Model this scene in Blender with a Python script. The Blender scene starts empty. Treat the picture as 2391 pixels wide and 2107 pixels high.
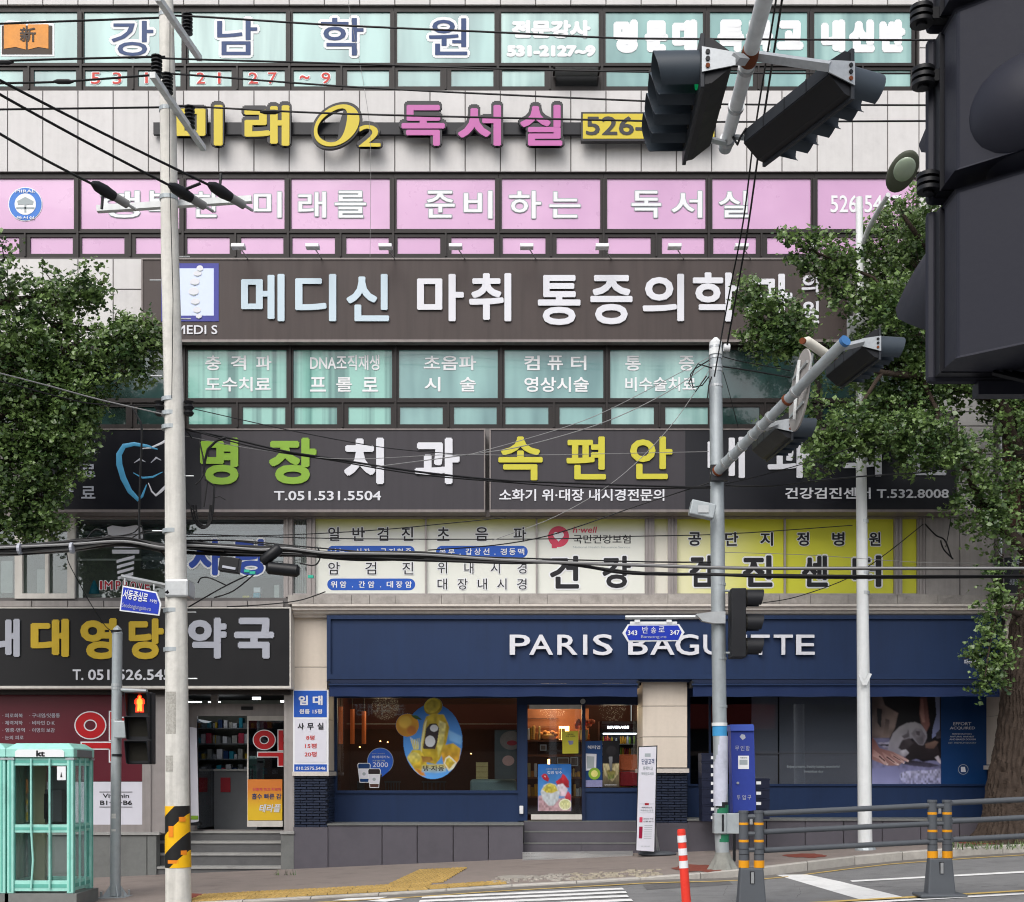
import bpy, math, random
from mathutils import Vector, Matrix
R = math.radians
random.seed(7)
SC = bpy.context.scene
COL = SC.collection

# ------------------------------------------------------------------ camera, world, sun, exposure
F, D0, CX, HY, CZ = 2925.0, 25.0, 1195.5, 1807.0, 1.9
cam_d = bpy.data.cameras.new('camera')
cam_d.sensor_fit = 'HORIZONTAL'; cam_d.sensor_width = 36.0
cam_d.lens = 36.0 * F / 2391.0
cam_d.shift_y = (HY - 1053.5) / 2391.0
cam_d.clip_start = 0.1; cam_d.clip_end = 2000
cam = bpy.data.objects.new('camera', cam_d); COL.objects.link(cam)
cam.location = (0, -D0, CZ); cam.rotation_euler = (R(90), 0, 0)
SC.camera = cam

SUN_EL, SUN_AZ = 48, 200          # high, behind and slightly left of the camera, veiled by cloud
world = bpy.data.worlds.new('World'); SC.world = world; world.use_nodes = True
wn = world.node_tree.nodes; wl = world.node_tree.links
sky = wn.new('ShaderNodeTexSky'); sky.sky_type = 'NISHITA'; sky.sun_disc = False
sky.sun_elevation = R(SUN_EL); sky.sun_rotation = R(SUN_AZ)
sky.air_density = 1.0; sky.dust_density = 4.0; sky.ozone_density = 1.0
hs = wn.new('ShaderNodeHueSaturation'); hs.inputs['Saturation'].default_value = 0.42
wl.new(sky.outputs[0], hs.inputs['Color']); wl.new(hs.outputs[0], wn['Background'].inputs['Color'])
wn['Background'].inputs['Strength'].default_value = 0.142
sun_d = bpy.data.lights.new('sun', 'SUN'); sun_d.energy = .8; sun_d.angle = R(50); sun_d.color = (1, .98, .955)
sun = bpy.data.objects.new('sun', sun_d); COL.objects.link(sun)
_sd = Vector((math.sin(R(SUN_AZ)) * math.cos(R(SUN_EL)), math.cos(R(SUN_AZ)) * math.cos(R(SUN_EL)), math.sin(R(SUN_EL))))
sun.rotation_euler = (-_sd).to_track_quat('-Z', 'Y').to_euler()
vs = SC.view_settings; vs.view_transform = 'Standard'; vs.look = 'None'; vs.gamma = 1.0; vs.use_curve_mapping = False
vs.exposure = 0.62
SC.cycles.filter_width = 1.1

# ------------------------------------------------------------------ helpers
def P(px, py, d):
    """photo pixel + distance from the camera plane -> world point"""
    return Vector(((px - CX) * d / F, d - D0, CZ + (HY - py) * d / F))
def zs(x):                      # sidewalk level: the street climbs to the right
    x = max(-22, min(22, x)); return .19 + .0435 * x
def kerb_h(x):
    t = max(0, min(1, (x - 1.5) / 3.0)); return .035 + .115 * t * t * (3 - 2 * t)
def zr(x): return zs(x) - kerb_h(x)
def G(px, py, fn, off=0):
    d = 20.0
    for _ in range(30):
        x = (px - CX) * d / F
        d = (CZ - fn(x) - off) * F / (py - HY)
    return Vector(((px - CX) * d / F, d - D0, fn((px - CX) * d / F) + off))

def s2l(c):
    if isinstance(c, str):
        c = c.lstrip('#'); c = [int(c[i:i + 2], 16) / 255 for i in (0, 2, 4)]
        return tuple((v / 12.92 if v <= .04045 else ((v + .055) / 1.055) ** 2.4) for v in c)
    return tuple(c)
MATS = {}
def mat(name, col, rough=.6, metal=0., var=.12, scale=6., bump=0., bscale=60., spec=.28, streak=0., rnd=0., emit=None, estr=1., grime=0.):
    if name in MATS: return MATS[name]
    m = bpy.data.materials.new(name); m.use_nodes = True; MATS[name] = m
    n, l = m.node_tree.nodes, m.node_tree.links; b = n['Principled BSDF']
    col = s2l(col)
    b.inputs['Roughness'].default_value = rough; b.inputs['Metallic'].default_value = metal
    b.inputs['Specular IOR Level'].default_value = spec
    geo = n.new('ShaderNodeNewGeometry')
    cur = n.new('ShaderNodeRGB'); cur.outputs[0].default_value = (*col, 1); out = cur.outputs[0]
    def mul(out, fac_socket, lo, hi):
        mr = n.new('ShaderNodeMapRange'); mr.inputs['To Min'].default_value = lo; mr.inputs['To Max'].default_value = hi
        l.new(fac_socket, mr.inputs['Value'])
        mx = n.new('ShaderNodeMix'); mx.data_type = 'RGBA'; mx.blend_type = 'MULTIPLY'; mx.inputs['Factor'].default_value = 1
        l.new(out, mx.inputs['A']); cb = n.new('ShaderNodeCombineColor')
        for i in range(3): l.new(mr.outputs[0], cb.inputs[i])
        l.new(cb.outputs[0], mx.inputs['B']); return mx.outputs['Result']
    if var:
        t = n.new('ShaderNodeTexNoise'); t.inputs['Scale'].default_value = scale; t.inputs['Detail'].default_value = 6; t.inputs['Roughness'].default_value = .65
        l.new(geo.outputs['Position'], t.inputs['Vector']); out = mul(out, t.outputs['Fac'], 1 - var * 1.6, 1 + var * 1.6)
        mr = n.new('ShaderNodeMapRange'); mr.inputs['To Min'].default_value = max(.02, rough - .12); mr.inputs['To Max'].default_value = min(1, rough + .12)
        l.new(t.outputs['Fac'], mr.inputs['Value']); l.new(mr.outputs[0], b.inputs['Roughness'])
    if streak:
        mp = n.new('ShaderNodeMapping'); mp.inputs['Scale'].default_value = (9, 9, .55); l.new(geo.outputs['Position'], mp.inputs['Vector'])
        t = n.new('ShaderNodeTexNoise'); t.inputs['Scale'].default_value = 1; t.inputs['Detail'].default_value = 5; l.new(mp.outputs[0], t.inputs['Vector'])
        cr = n.new('ShaderNodeMapRange'); cr.inputs['From Min'].default_value = .42; cr.inputs['From Max'].default_value = .75
        l.new(t.outputs['Fac'], cr.inputs['Value']); out = mul(out, cr.outputs[0], 1, 1 - streak)
    if grime:
        t = n.new('ShaderNodeTexNoise'); t.inputs['Scale'].default_value = 1.7; t.inputs['Detail'].default_value = 8; t.inputs['Roughness'].default_value = .7
        l.new(geo.outputs['Position'], t.inputs['Vector'])
        cr = n.new('ShaderNodeMapRange'); cr.inputs['From Min'].default_value = .5; cr.inputs['From Max'].default_value = .72
        l.new(t.outputs['Fac'], cr.inputs['Value']); out = mul(out, cr.outputs[0], 1, 1 - grime)
    if rnd:
        oi = n.new('ShaderNodeObjectInfo'); out = mul(out, oi.outputs['Random'], 1 - rnd, 1 + rnd)
    l.new(out, b.inputs['Base Color'])
    if bump:
        t = n.new('ShaderNodeTexNoise'); t.inputs['Scale'].default_value = bscale; t.inputs['Detail'].default_value = 4
        l.new(geo.outputs['Position'], t.inputs['Vector'])
        bp = n.new('ShaderNodeBump'); bp.inputs['Strength'].default_value = bump; bp.inputs['Distance'].default_value = .02
        l.new(t.outputs['Fac'], bp.inputs['Height']); l.new(bp.outputs[0], b.inputs['Normal'])
    if emit is not None:
        b.inputs['Emission Color'].default_value = (*s2l(emit), 1); b.inputs['Emission Strength'].default_value = estr
    return m
def glass_mat(name, tint=(.85, .9, .9), base=.05, rough=.02):
    if name in MATS: return MATS[name]
    m = bpy.data.materials.new(name); m.use_nodes = True; MATS[name] = m
    n, l = m.node_tree.nodes, m.node_tree.links; n.remove(n['Principled BSDF'])
    tr = n.new('ShaderNodeBsdfTransparent'); tr.inputs[0].default_value = (*tint, 1)
    gl = n.new('ShaderNodeBsdfGlossy'); gl.inputs['Roughness'].default_value = rough; gl.inputs['Color'].default_value = (.95, .97, 1, 1)
    lw = n.new('ShaderNodeLayerWeight'); lw.inputs['Blend'].default_value = .35
    ad = n.new('ShaderNodeMath'); ad.operation = 'MULTIPLY_ADD'; ad.inputs[1].default_value = .6; ad.inputs[2].default_value = base
    l.new(lw.outputs['Fresnel'], ad.inputs[0])
    mx = n.new('ShaderNodeMixShader'); l.new(ad.outputs[0], mx.inputs[0]); l.new(tr.outputs[0], mx.inputs[1]); l.new(gl.outputs[0], mx.inputs[2])
    l.new(mx.outputs[0], n['Material Output'].inputs[0]); return m
def film_mat(name, col, dark, sx=1.3, rough=.1, thr=(.35, .65), vs_=.25):
    """coloured window film behind glass: soft vertical folds / blinds seen through it, some reflections painted in"""
    m = mat(name, col, rough=rough, var=.04, scale=2, spec=.6)
    n, l = m.node_tree.nodes, m.node_tree.links; b = n['Principled BSDF']
    src = b.inputs['Base Color'].links[0].from_socket
    geo = n.new('ShaderNodeNewGeometry'); mp = n.new('ShaderNodeMapping'); mp.inputs['Scale'].default_value = (sx, 1, vs_)
    l.new(geo.outputs['Position'], mp.inputs['Vector'])
    t = n.new('ShaderNodeTexNoise'); t.inputs['Scale'].default_value = 1; t.inputs['Detail'].default_value = 3
    l.new(mp.outputs[0], t.inputs['Vector'])
    mr = n.new('ShaderNodeMapRange'); mr.inputs['From Min'].default_value = thr[0]; mr.inputs['From Max'].default_value = thr[1]
    l.new(t.outputs['Fac'], mr.inputs['Value'])
    mx = n.new('ShaderNodeMix'); mx.data_type = 'RGBA'; mx.inputs['B'].default_value = (*s2l(dark), 1)
    l.new(mr.outputs[0], mx.inputs['Factor']); l.new(src, mx.inputs['A']); l.new(mx.outputs['Result'], b.inputs['Base Color'])
    b.inputs['Coat Weight'].default_value = .55; b.inputs['Coat Roughness'].default_value = .02
    return m

OFF = {}
def off_of(p): return OFF.get(p.name, Vector((0, 0, 0))) if p is not None else Vector((0, 0, 0))
def link(o, parent=None):
    COL.objects.link(o)
    if parent is not None: o.parent = parent; OFF[o.name] = off_of(parent)
    return o
def thing(name, label, cat, loc, group=None):
    o = bpy.data.objects.new(name, None); COL.objects.link(o); o.location = loc; o.empty_display_size = .2
    OFF[o.name] = Vector(loc); o['label'] = label; o['category'] = cat
    if group: o['group'] = group
    return o
def tag(o, label=None, cat=None, group=None, kind=None):
    if label: o['label'] = label
    if cat: o['category'] = cat
    if group: o['group'] = group
    if kind: o['kind'] = kind
    return o
class MB:
    def __init__(s): s.v = []; s.f = []
    def add(s, vs_, fs):
        k = len(s.v); s.v += [tuple(v) for v in vs_]; s.f += [tuple(i + k for i in f) for f in fs]; return s
    def box(s, a, b):
        x0, x1 = sorted((a[0], b[0])); y0, y1 = sorted((a[1], b[1])); z0, z1 = sorted((a[2], b[2]))
        return s.add([(x0, y0, z0), (x1, y0, z0), (x1, y1, z0), (x0, y1, z0), (x0, y0, z1), (x1, y0, z1), (x1, y1, z1), (x0, y1, z1)],
                     [(0, 3, 2, 1), (4, 5, 6, 7), (0, 1, 5, 4), (1, 2, 6, 5), (2, 3, 7, 6), (3, 0, 4, 7)])
    def pb(s, x0, y0, x1, y1, d, t):
        """box whose front face covers the photo rectangle at distance d, thickness t going back"""
        a, b = P(x0, y0, d), P(x1, y1, d); return s.box((a.x, a.y, a.z), (b.x, a.y + t, b.z))
    def prism(s, pts, y0, y1):           # polygon in x,z extruded along y
        n = len(pts); ar = sum(pts[i][0] * pts[(i + 1) % n][1] - pts[(i + 1) % n][0] * pts[i][1] for i in range(n))
        if ar < 0: pts = pts[::-1]
        v = [(p[0], y0, p[1]) for p in pts] + [(p[0], y1, p[1]) for p in pts]
        return s.add(v, [tuple(range(n)), tuple(range(2 * n - 1, n - 1, -1))] + [(i, i + n, (i + 1) % n + n, (i + 1) % n)[::-1] for i in range(n)][::1])
    def pp(s, pts, d, t):                # pixel polygon prism
        w = [P(x, y, d) for x, y in pts]; return s.prism([(q.x, q.z) for q in w], w[0].y, w[0].y + t)
    def tube(s, pts, r, seg=10, cap=True):
        pts = [Vector(p) for p in pts]; rs = r if isinstance(r, (list, tuple)) else [r] * len(pts)
        k = len(s.v); n = len(pts); up = None
        for i, p in enumerate(pts):
            t = (pts[min(i + 1, n - 1)] - pts[max(i - 1, 0)]).normalized()
            if up is None: up = Vector((0, 0, 1)) if abs(t.z) < .9 else Vector((0, 1, 0))
            a = t.cross(up).normalized(); b = a.cross(t).normalized(); up = b
            for j in range(seg):
                th = 2 * math.pi * j / seg; s.v.append(tuple(p + (a * math.cos(th) + b * math.sin(th)) * rs[i]))
        for i in range(n - 1):
            for j in range(seg):
                j2 = (j + 1) % seg; s.f.append((k + i * seg + j, k + i * seg + j2, k + (i + 1) * seg + j2, k + (i + 1) * seg + j))
        if cap:
            s.f.append(tuple(k + j for j in range(seg))[::-1]); s.f.append(tuple(k + (n - 1) * seg + j for j in range(seg)))
        return s
    def disc(s, c, rx, rz, t, seg=32, rot=0):   # flat ellipse facing the camera (prism)
        pts = []
        for i in range(seg):
            a = 2 * math.pi * i / seg; x, z = rx * math.cos(a), rz * math.sin(a)
            pts.append((c[0] + x * math.cos(rot) - z * math.sin(rot), c[2] + x * math.sin(rot) + z * math.cos(rot)))
        return s.prism(pts, c[1], c[1] + t)
    def pd(s, px, py, rx, ry, d, t, rot=0, seg=32):
        c = P(px, py, d); return s.disc(c, rx * d / F, ry * d / F, t, seg, rot)
    def sphere(s, c, rx, ry, rz, seg=16, rings=10):
        k = len(s.v)
        for i in range(rings + 1):
            a = math.pi * i / rings
            for j in range(seg):
                b = 2 * math.pi * j / seg; s.v.append((c[0] + rx * math.sin(a) * math.cos(b), c[1] + ry * math.sin(a) * math.sin(b), c[2] + rz * math.cos(a)))
        for i in range(rings):
            for j in range(seg):
                j2 = (j + 1) % seg; s.f.append((k + i * seg + j, k + (i + 1) * seg + j, k + (i + 1) * seg + j2, k + i * seg + j2))
        return s
    def xf(s, M):
        s.v = [tuple(M @ Vector(v)) for v in s.v]; return s
    def build(s, name, m, parent=None, smooth=False, bevel=0, keep=False):
        o_ = off_of(parent); me = bpy.data.meshes.new(name)
        me.from_pydata([(v[0] - o_.x, v[1] - o_.y, v[2] - o_.z) for v in s.v], [], s.f); me.update()
        if m: me.materials.append(MATS[m] if isinstance(m, str) else m)
        if smooth:
            me.polygons.foreach_set('use_smooth', [True] * len(me.polygons))
            try: me.set_sharp_from_angle(angle=R(40))
            except Exception: pass
        o = bpy.data.objects.new(name, me)
        if bevel:
            bv = o.modifiers.new('bevel', 'BEVEL'); bv.width = bevel; bv.segments = 2; bv.limit_method = 'ANGLE'
        return link(o, parent)
def root_mesh(o, c):      # move a top-level single mesh's origin to c
    me = o.data
    for v in me.vertices: v.co -= Vector(c)
    o.location = c; OFF[o.name] = Vector(c); return o

# text -------------------------------------------------------------
_TX = {}
def _solve(lines):
    c = bpy.data.curves.new('t', 'FONT'); c.body = '\n'.join(lines); c.size = 1; c.space_line = 3; c.resolution_u = 3
    o = bpy.data.objects.new('t', c); me = o.to_mesh(); vs_ = [tuple(q.co) for q in me.vertices]; fs = [tuple(p.vertices) for p in me.polygons]
    o.to_mesh_clear(); bpy.data.objects.remove(o); bpy.data.curves.remove(c)
    ln = [int(math.floor((1.3 - v[1]) / 3)) for v in vs_]; out = {t: ([], []) for t in lines}; mp = {}
    for i, v in enumerate(vs_):
        t = lines[ln[i]]; mp[i] = len(out[t][0]); out[t][0].append((v[0], v[1] + 3 * ln[i], 0.0))
    for f in fs: out[lines[ln[f[0]]]][1].append(tuple(mp[i] for i in f))
    _TX.update(out)
TEXTS = ['.', '010.2575.5446', '1', '15평', '19번', '2', '2000', '20평', '3', '343', '347', '5', '526-5447', '531-2127~9', '7', '8평', '9', 'A', 'ACQUIRED', 'AND BAKED DOUGH', 'B', 'B1·B2·B6', 'BEVERAGE', 'Bansong-ro', 'DNA조직재생', 'E', 'EFFORT', 'EST. PREMIUM BAKERY', 'Enjoy a warm, freshly baked, wonderful', 'FERMENTATION,', 'G', 'I', 'M', 'MEDI S', 'MIRAE', 'NATURAL HARVEST', 'National Health Insurance Service', 'O', 'P', 'R', 'S', 'SANDWICH', 'Seodongjungsim-ro', 'T', 'T. 051.526.5454', 'T.051.531.5504', 'U', 'V', 'Vitamin', 'breakfast day', 'h·well', 'kt', '~', '·', '· 구내염/잇몸통', '· 눈의 피로', '· 비타민 D·K', '· 염증·면역', '· 이명의 보감', '· 체력저하', '· 피로회복', '新', '가볍게', '간', '갑', '강', '건', '건강검진센터 T.532.8008', '검', '격', '경', '고', '공', '과', '구', '국', '국민건강보험', '나', '남', '내', '뇨', '는', '단', '단골고객', '당', '대', '도수치료', '독', '독서실', '동', '등록하고', '디', '란', '랑', '래', '로', '롤', '료', '를', '마', '매일매일', '매장 이용 안내문', '맥', '메', '명', '목', '무', '문', '미', '민속', '반', '병', '복', '부', '분식대방', '비', '비수술치료', '사', '상', '생활건강', '서', '서동중심로', '선', '선물 받기', '센', '소화기 위·대장 내시경전문의', '속', '송', '술', '시', '시원한 여름 한잔', '신', '실', '아메리카노', '안', '암', '약', '언제나 부담없이', '영', '영상시술', '원', '원룸 15평', '위', '음', '의', '이용안내', '인', '일', '임', '입', '장', '적립하는 방법', '전문강사', '정', '준', '증', '지', '진', '진통제 연고 치료제', '차', '초', '초음파', '충', '취', '치', '컴', '컵빙 빙수', '쿠폰 이벤트', '탱·자몽', '터', '테라플', '통', '투', '트', '특', '파', '파리바게뜨', '편', '포인트 적립', '퓨', '프', '하', '학', '한', '함', '해피앱', '해피포인트', '행', '혈', '혜택받으세요', '흡수 빠른 감']
def raw_text(text, bold=0, ext=0):
    if not _TX and TEXTS: _solve(TEXTS)
    if text not in _TX: _solve([text]); print('TEXT not preloaded', text)
    return _TX[text]
def thicken(v, f):
    """front and back faces plus the rim between them; z runs 0 (back) .. 1 (front)"""
    key = id(f)
    if key in _TH: return _TH[key]
    n = len(v); cnt = {}
    for g in f:
        for i in range(len(g)): e = (g[i], g[(i + 1) % len(g)]); cnt[e] = cnt.get(e, 0) + 1
    ff = list(f) + [tuple(i + n for i in g[::-1]) for g in f] + [(a, a + n, b + n, b) for (a, b) in cnt if (b, a) not in cnt]
    _TH[key] = (f, [(p[0], p[1], 1.0) for p in v] + [(p[0], p[1], 0.0) for p in v], ff); return _TH[key]
_TH = {}
def bbox(v):
    xs = [a[0] for a in v]; ys = [a[1] for a in v]; return min(xs), min(ys), max(xs), max(ys)
def text_mb(text, x0, y0, x1, y1, d, ext=0., bold=.02, outline=0., skew=0., mirror=False, ref=None, M=None):
    """text stretched over a photo rectangle at distance d; bold = stroke growth in em; ext = thickness towards the viewer; outline = radius in m"""
    v, f = raw_text(text); bx = bbox(v); bold = max(0, bold) * .9
    a, b = P(x0, y1, d), P(x1, y0, d)
    sx, sz = (b.x - a.x) / max(1e-6, bx[2] - bx[0] + 2 * bold), (b.z - a.z) / max(1e-6, bx[3] - bx[1] + 2 * bold)
    if ext > 0: _, v, f = thicken(v, f)
    mb = MB(); small = (b.z - a.z) < .13
    rx, rz = bold * sx + outline, bold * sz + outline; N = 12 if outline else (4 if small else 8)
    offs = [(0, 0)] if rx < 1e-5 else [(rx * math.cos(2 * math.pi * (i + .5) / N), rz * math.sin(2 * math.pi * (i + .5) / N)) for i in range(N)]
    for i, (ox, oz) in enumerate(offs):
        w = []
        for q in v:
            fx = (q[0] - bx[0] + bold) * sx; fz = (q[1] - bx[1] + bold) * sz
            w.append((a.x + fx + skew * (fz - (b.z - a.z) / 2) + ox, a.y - q[2] * ext - i * .0004, a.z + fz + oz))
        mb.add(w, f)
    return mb
def letter(text, x0, y0, x1, y1, d, m, parent, ext=0., bold=.02, outline=0., name=None, **k):
    return text_mb(text, x0, y0, x1, y1, d, ext, bold, outline, **k).build(name or ('letter' if len(text) == 1 else 'lettering'), m, parent)
def Z(ox, oy, w, ow=2044):
    k = w / ow
    return lambda *c: [((ox if i % 2 == 0 else oy) + v * k) for i, v in enumerate(c)]
z1, z2, z3 = Z(0, 0, 800), Z(780, 0, 800), Z(1560, 0, 831)
z4, z5, z6 = Z(0, 580, 800), Z(780, 580, 800), Z(1560, 580, 831)
zp, zd, ze, zf = Z(0, 1180, 700), Z(650, 1180, 700), Z(1200, 1180, 600), Z(1700, 1180, 691)

# ------------------------------------------------------------------ materials
mat('tile', '#c6c4c3', rough=.55, var=.06, scale=4, streak=.06, rnd=.04, bump=.05, bscale=40, grime=.1)
mat('tile_low', '#999491', rough=.6, var=.08, scale=3, streak=.2, rnd=.05, grime=.2)
mat('joint', '#6a6766', rough=.9)
mat('frame_brown', '#221d1c', rough=.42, var=.15, scale=8, streak=.15)
mat('frame_black', '#171717', rough=.5)
mat('frame_white', '#c9c5be', rough=.45, var=.08, streak=.12)
mat('frame_pinkish', '#989290', rough=.4, metal=.3, var=.08, streak=.15)
film_mat('film_teal', '#86b1ad', '#587f80')  # darker patches also paint window reflections into the teal
film_mat('film_teal_pale', '#98bcb7', '#628988', sx=2.4)
film_mat('film_teal_stripes', '#82b7ab', '#4b7a75', sx=4, thr=(.46, .6), vs_=.02)
film_mat('glass_dark_teal', '#2b4443', '#16231f', sx=1.1, rough=.06, vs_=1)
film_mat('film_pink', '#c397bc', '#b789b1', sx=.6, rough=.3, vs_=.6)
mat('white_vinyl', '#dcdee0', rough=.4, var=.02)
mat('grey_vinyl', '#9aa3a6', rough=.5, var=.02)
mat('blue_vinyl', '#1b3868', rough=.4, var=.03)
mat('red_vinyl', '#c0392f', rough=.4, var=.03)
mat('sign_yellow', '#c2af30', rough=.35, var=.03, scale=3)
mat('sign_pink', '#b2609c', rough=.35, var=.05, scale=3)
mat('sign_edge', '#323235', rough=.4, var=.08)
mat('brown_sign', '#443b39', rough=.5, var=.06, scale=2, streak=.2, grime=.06)
mat('char_sign', '#38353a', rough=.45, var=.06, scale=2, streak=.14)
mat('night_sign', '#14151c', rough=.35, var=.06, scale=2, streak=.1)
mat('pharm_sign', '#131316', rough=.4, var=.06, scale=3, grime=.15)
mat('sign_lip', '#7b7472', rough=.45, metal=.3, var=.1, streak=.2)
mat('letter_white', '#d0d1d7', rough=.35, var=.02)
mat('letter_ice', '#b9cad4', rough=.35, var=.02)
mat('letter_silver', '#a4a7b1', rough=.35, var=.03)
mat('letter_green', '#7da334', rough=.35, var=.03)
mat('letter_gold', '#c0a228', rough=.35, var=.04)
mat('letter_yellow', '#bdb638', rough=.35, var=.03)
mat('letter_black', '#1c1c20', rough=.4, var=.03)
mat('pb_blue', '#182d50', rough=.5, var=.06, scale=1.5, streak=.12, grime=.06)
mat('pb_blue_dark', '#16233f', rough=.45, var=.05)
mat('awning_blue', '#182a50', rough=.75, var=.06, scale=5)
mat('beige_stone', '#cdc2b4', rough=.6, var=.05, scale=14, bump=.08, bscale=90, rnd=.03, streak=.06)
mat('dark_stone', '#56535a', rough=.5, var=.09, scale=5, bump=.04, grime=.12, rnd=.05)
mat('grey_granite', '#6f716f', rough=.6, var=.12, scale=9, bump=.06, grime=.25, rnd=.05)
mat('step_stone', '#5b5b5c', rough=.6, var=.12, scale=7, grime=.2)
mat('step_nose', '#9a9a97', rough=.6, var=.12, scale=7, grime=.3)
mat('navy_brick', '#232c40', rough=.3, var=.15, scale=12, rnd=.18, spec=.6)
mat('navy_mortar', '#3c4150', rough=.9)
mat('cornice', '#c8c1b9', rough=.5, var=.08, streak=.12)
mat('ledge', '#9b9691', rough=.8, var=.25, scale=6, grime=.4, bump=.2)
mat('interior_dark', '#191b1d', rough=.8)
mat('interior_brown', '#4a2f26', rough=.7, var=.15)
mat('interior_wood', '#7b4a2e', rough=.55, var=.2, scale=4)
mat('concrete_pole', '#cfcdc6', rough=.85, var=.11, scale=9, bump=.3, bscale=28, streak=.26, grime=.2)
mat('galv', '#a3aaad', rough=.5, metal=.35, var=.12, scale=9, streak=.15, grime=.12)
mat('pole_white', '#d6d9d9', rough=.45, var=.07, scale=6, streak=.15, grime=.08)
mat('steel', '#b2b5b6', rough=.35, metal=.6, var=.12, scale=15)
mat('black_plastic', '#17181b', rough=.42, var=.1, scale=20)
mat('signal_grey', '#2a2d32', rough=.5, var=.1, scale=5, grime=.15)
mat('signal_dark', '#1c1d21', rough=.5, var=.1, scale=5)
mat('visor', '#363e46', rough=.45, var=.08, scale=5)
mat('lens_dark', '#2a2925', rough=.15, var=.05)
mat('cable_black', '#131315', rough=.5, var=.1)
mat('cable_grey', '#808080', rough=.5, var=.1)
mat('mint', '#98d2c6', rough=.4, var=.1, scale=9, grime=.3, streak=.12)
mat('mint_dark', '#5fa99b', rough=.5, var=.1, scale=7, grime=.2)
mat('rust', '#6d3a22', rough=.9, var=.35, scale=25)
mat('asphalt', '#7a7a7a', rough=.92, var=.14, scale=3.5, bump=.5, bscale=120, grime=.26)
mat('gutter', '#6e6a65', rough=.9, var=.15, scale=5, grime=.2)
mat('sidewalk', '#857b75', rough=.92, var=.12, scale=2.2, bump=.3, bscale=90, grime=.22)
mat('kerb_stone', '#a9a59e', rough=.85, var=.14, scale=8, bump=.15, grime=.25, rnd=.08)
mat('tactile', '#ad9156', rough=.8, var=.14, scale=8, grime=.2, rnd=.1)
mat('road_white', '#dcdcda', rough=.8, var=.12, scale=14, grime=.2)
mat('road_yellow', '#bda262', rough=.8, var=.15, scale=14, grime=.2)
mat('rubber_grey', '#505459', rough=.6, var=.08, scale=8, grime=.1)
mat('band_orange', '#d8931c', rough=.35, var=.05)
mat('post_red', '#d93a2c', rough=.45, var=.05, scale=8)
mat('bark', '#3f352e', rough=.95, var=.32, scale=9, bump=1., bscale=30)
glass_mat('shop_glass'); glass_mat('clear_glass', (.93, .97, .96), .03)
glass_mat('smoke_glass', (.35, .38, .42), .10)

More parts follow.
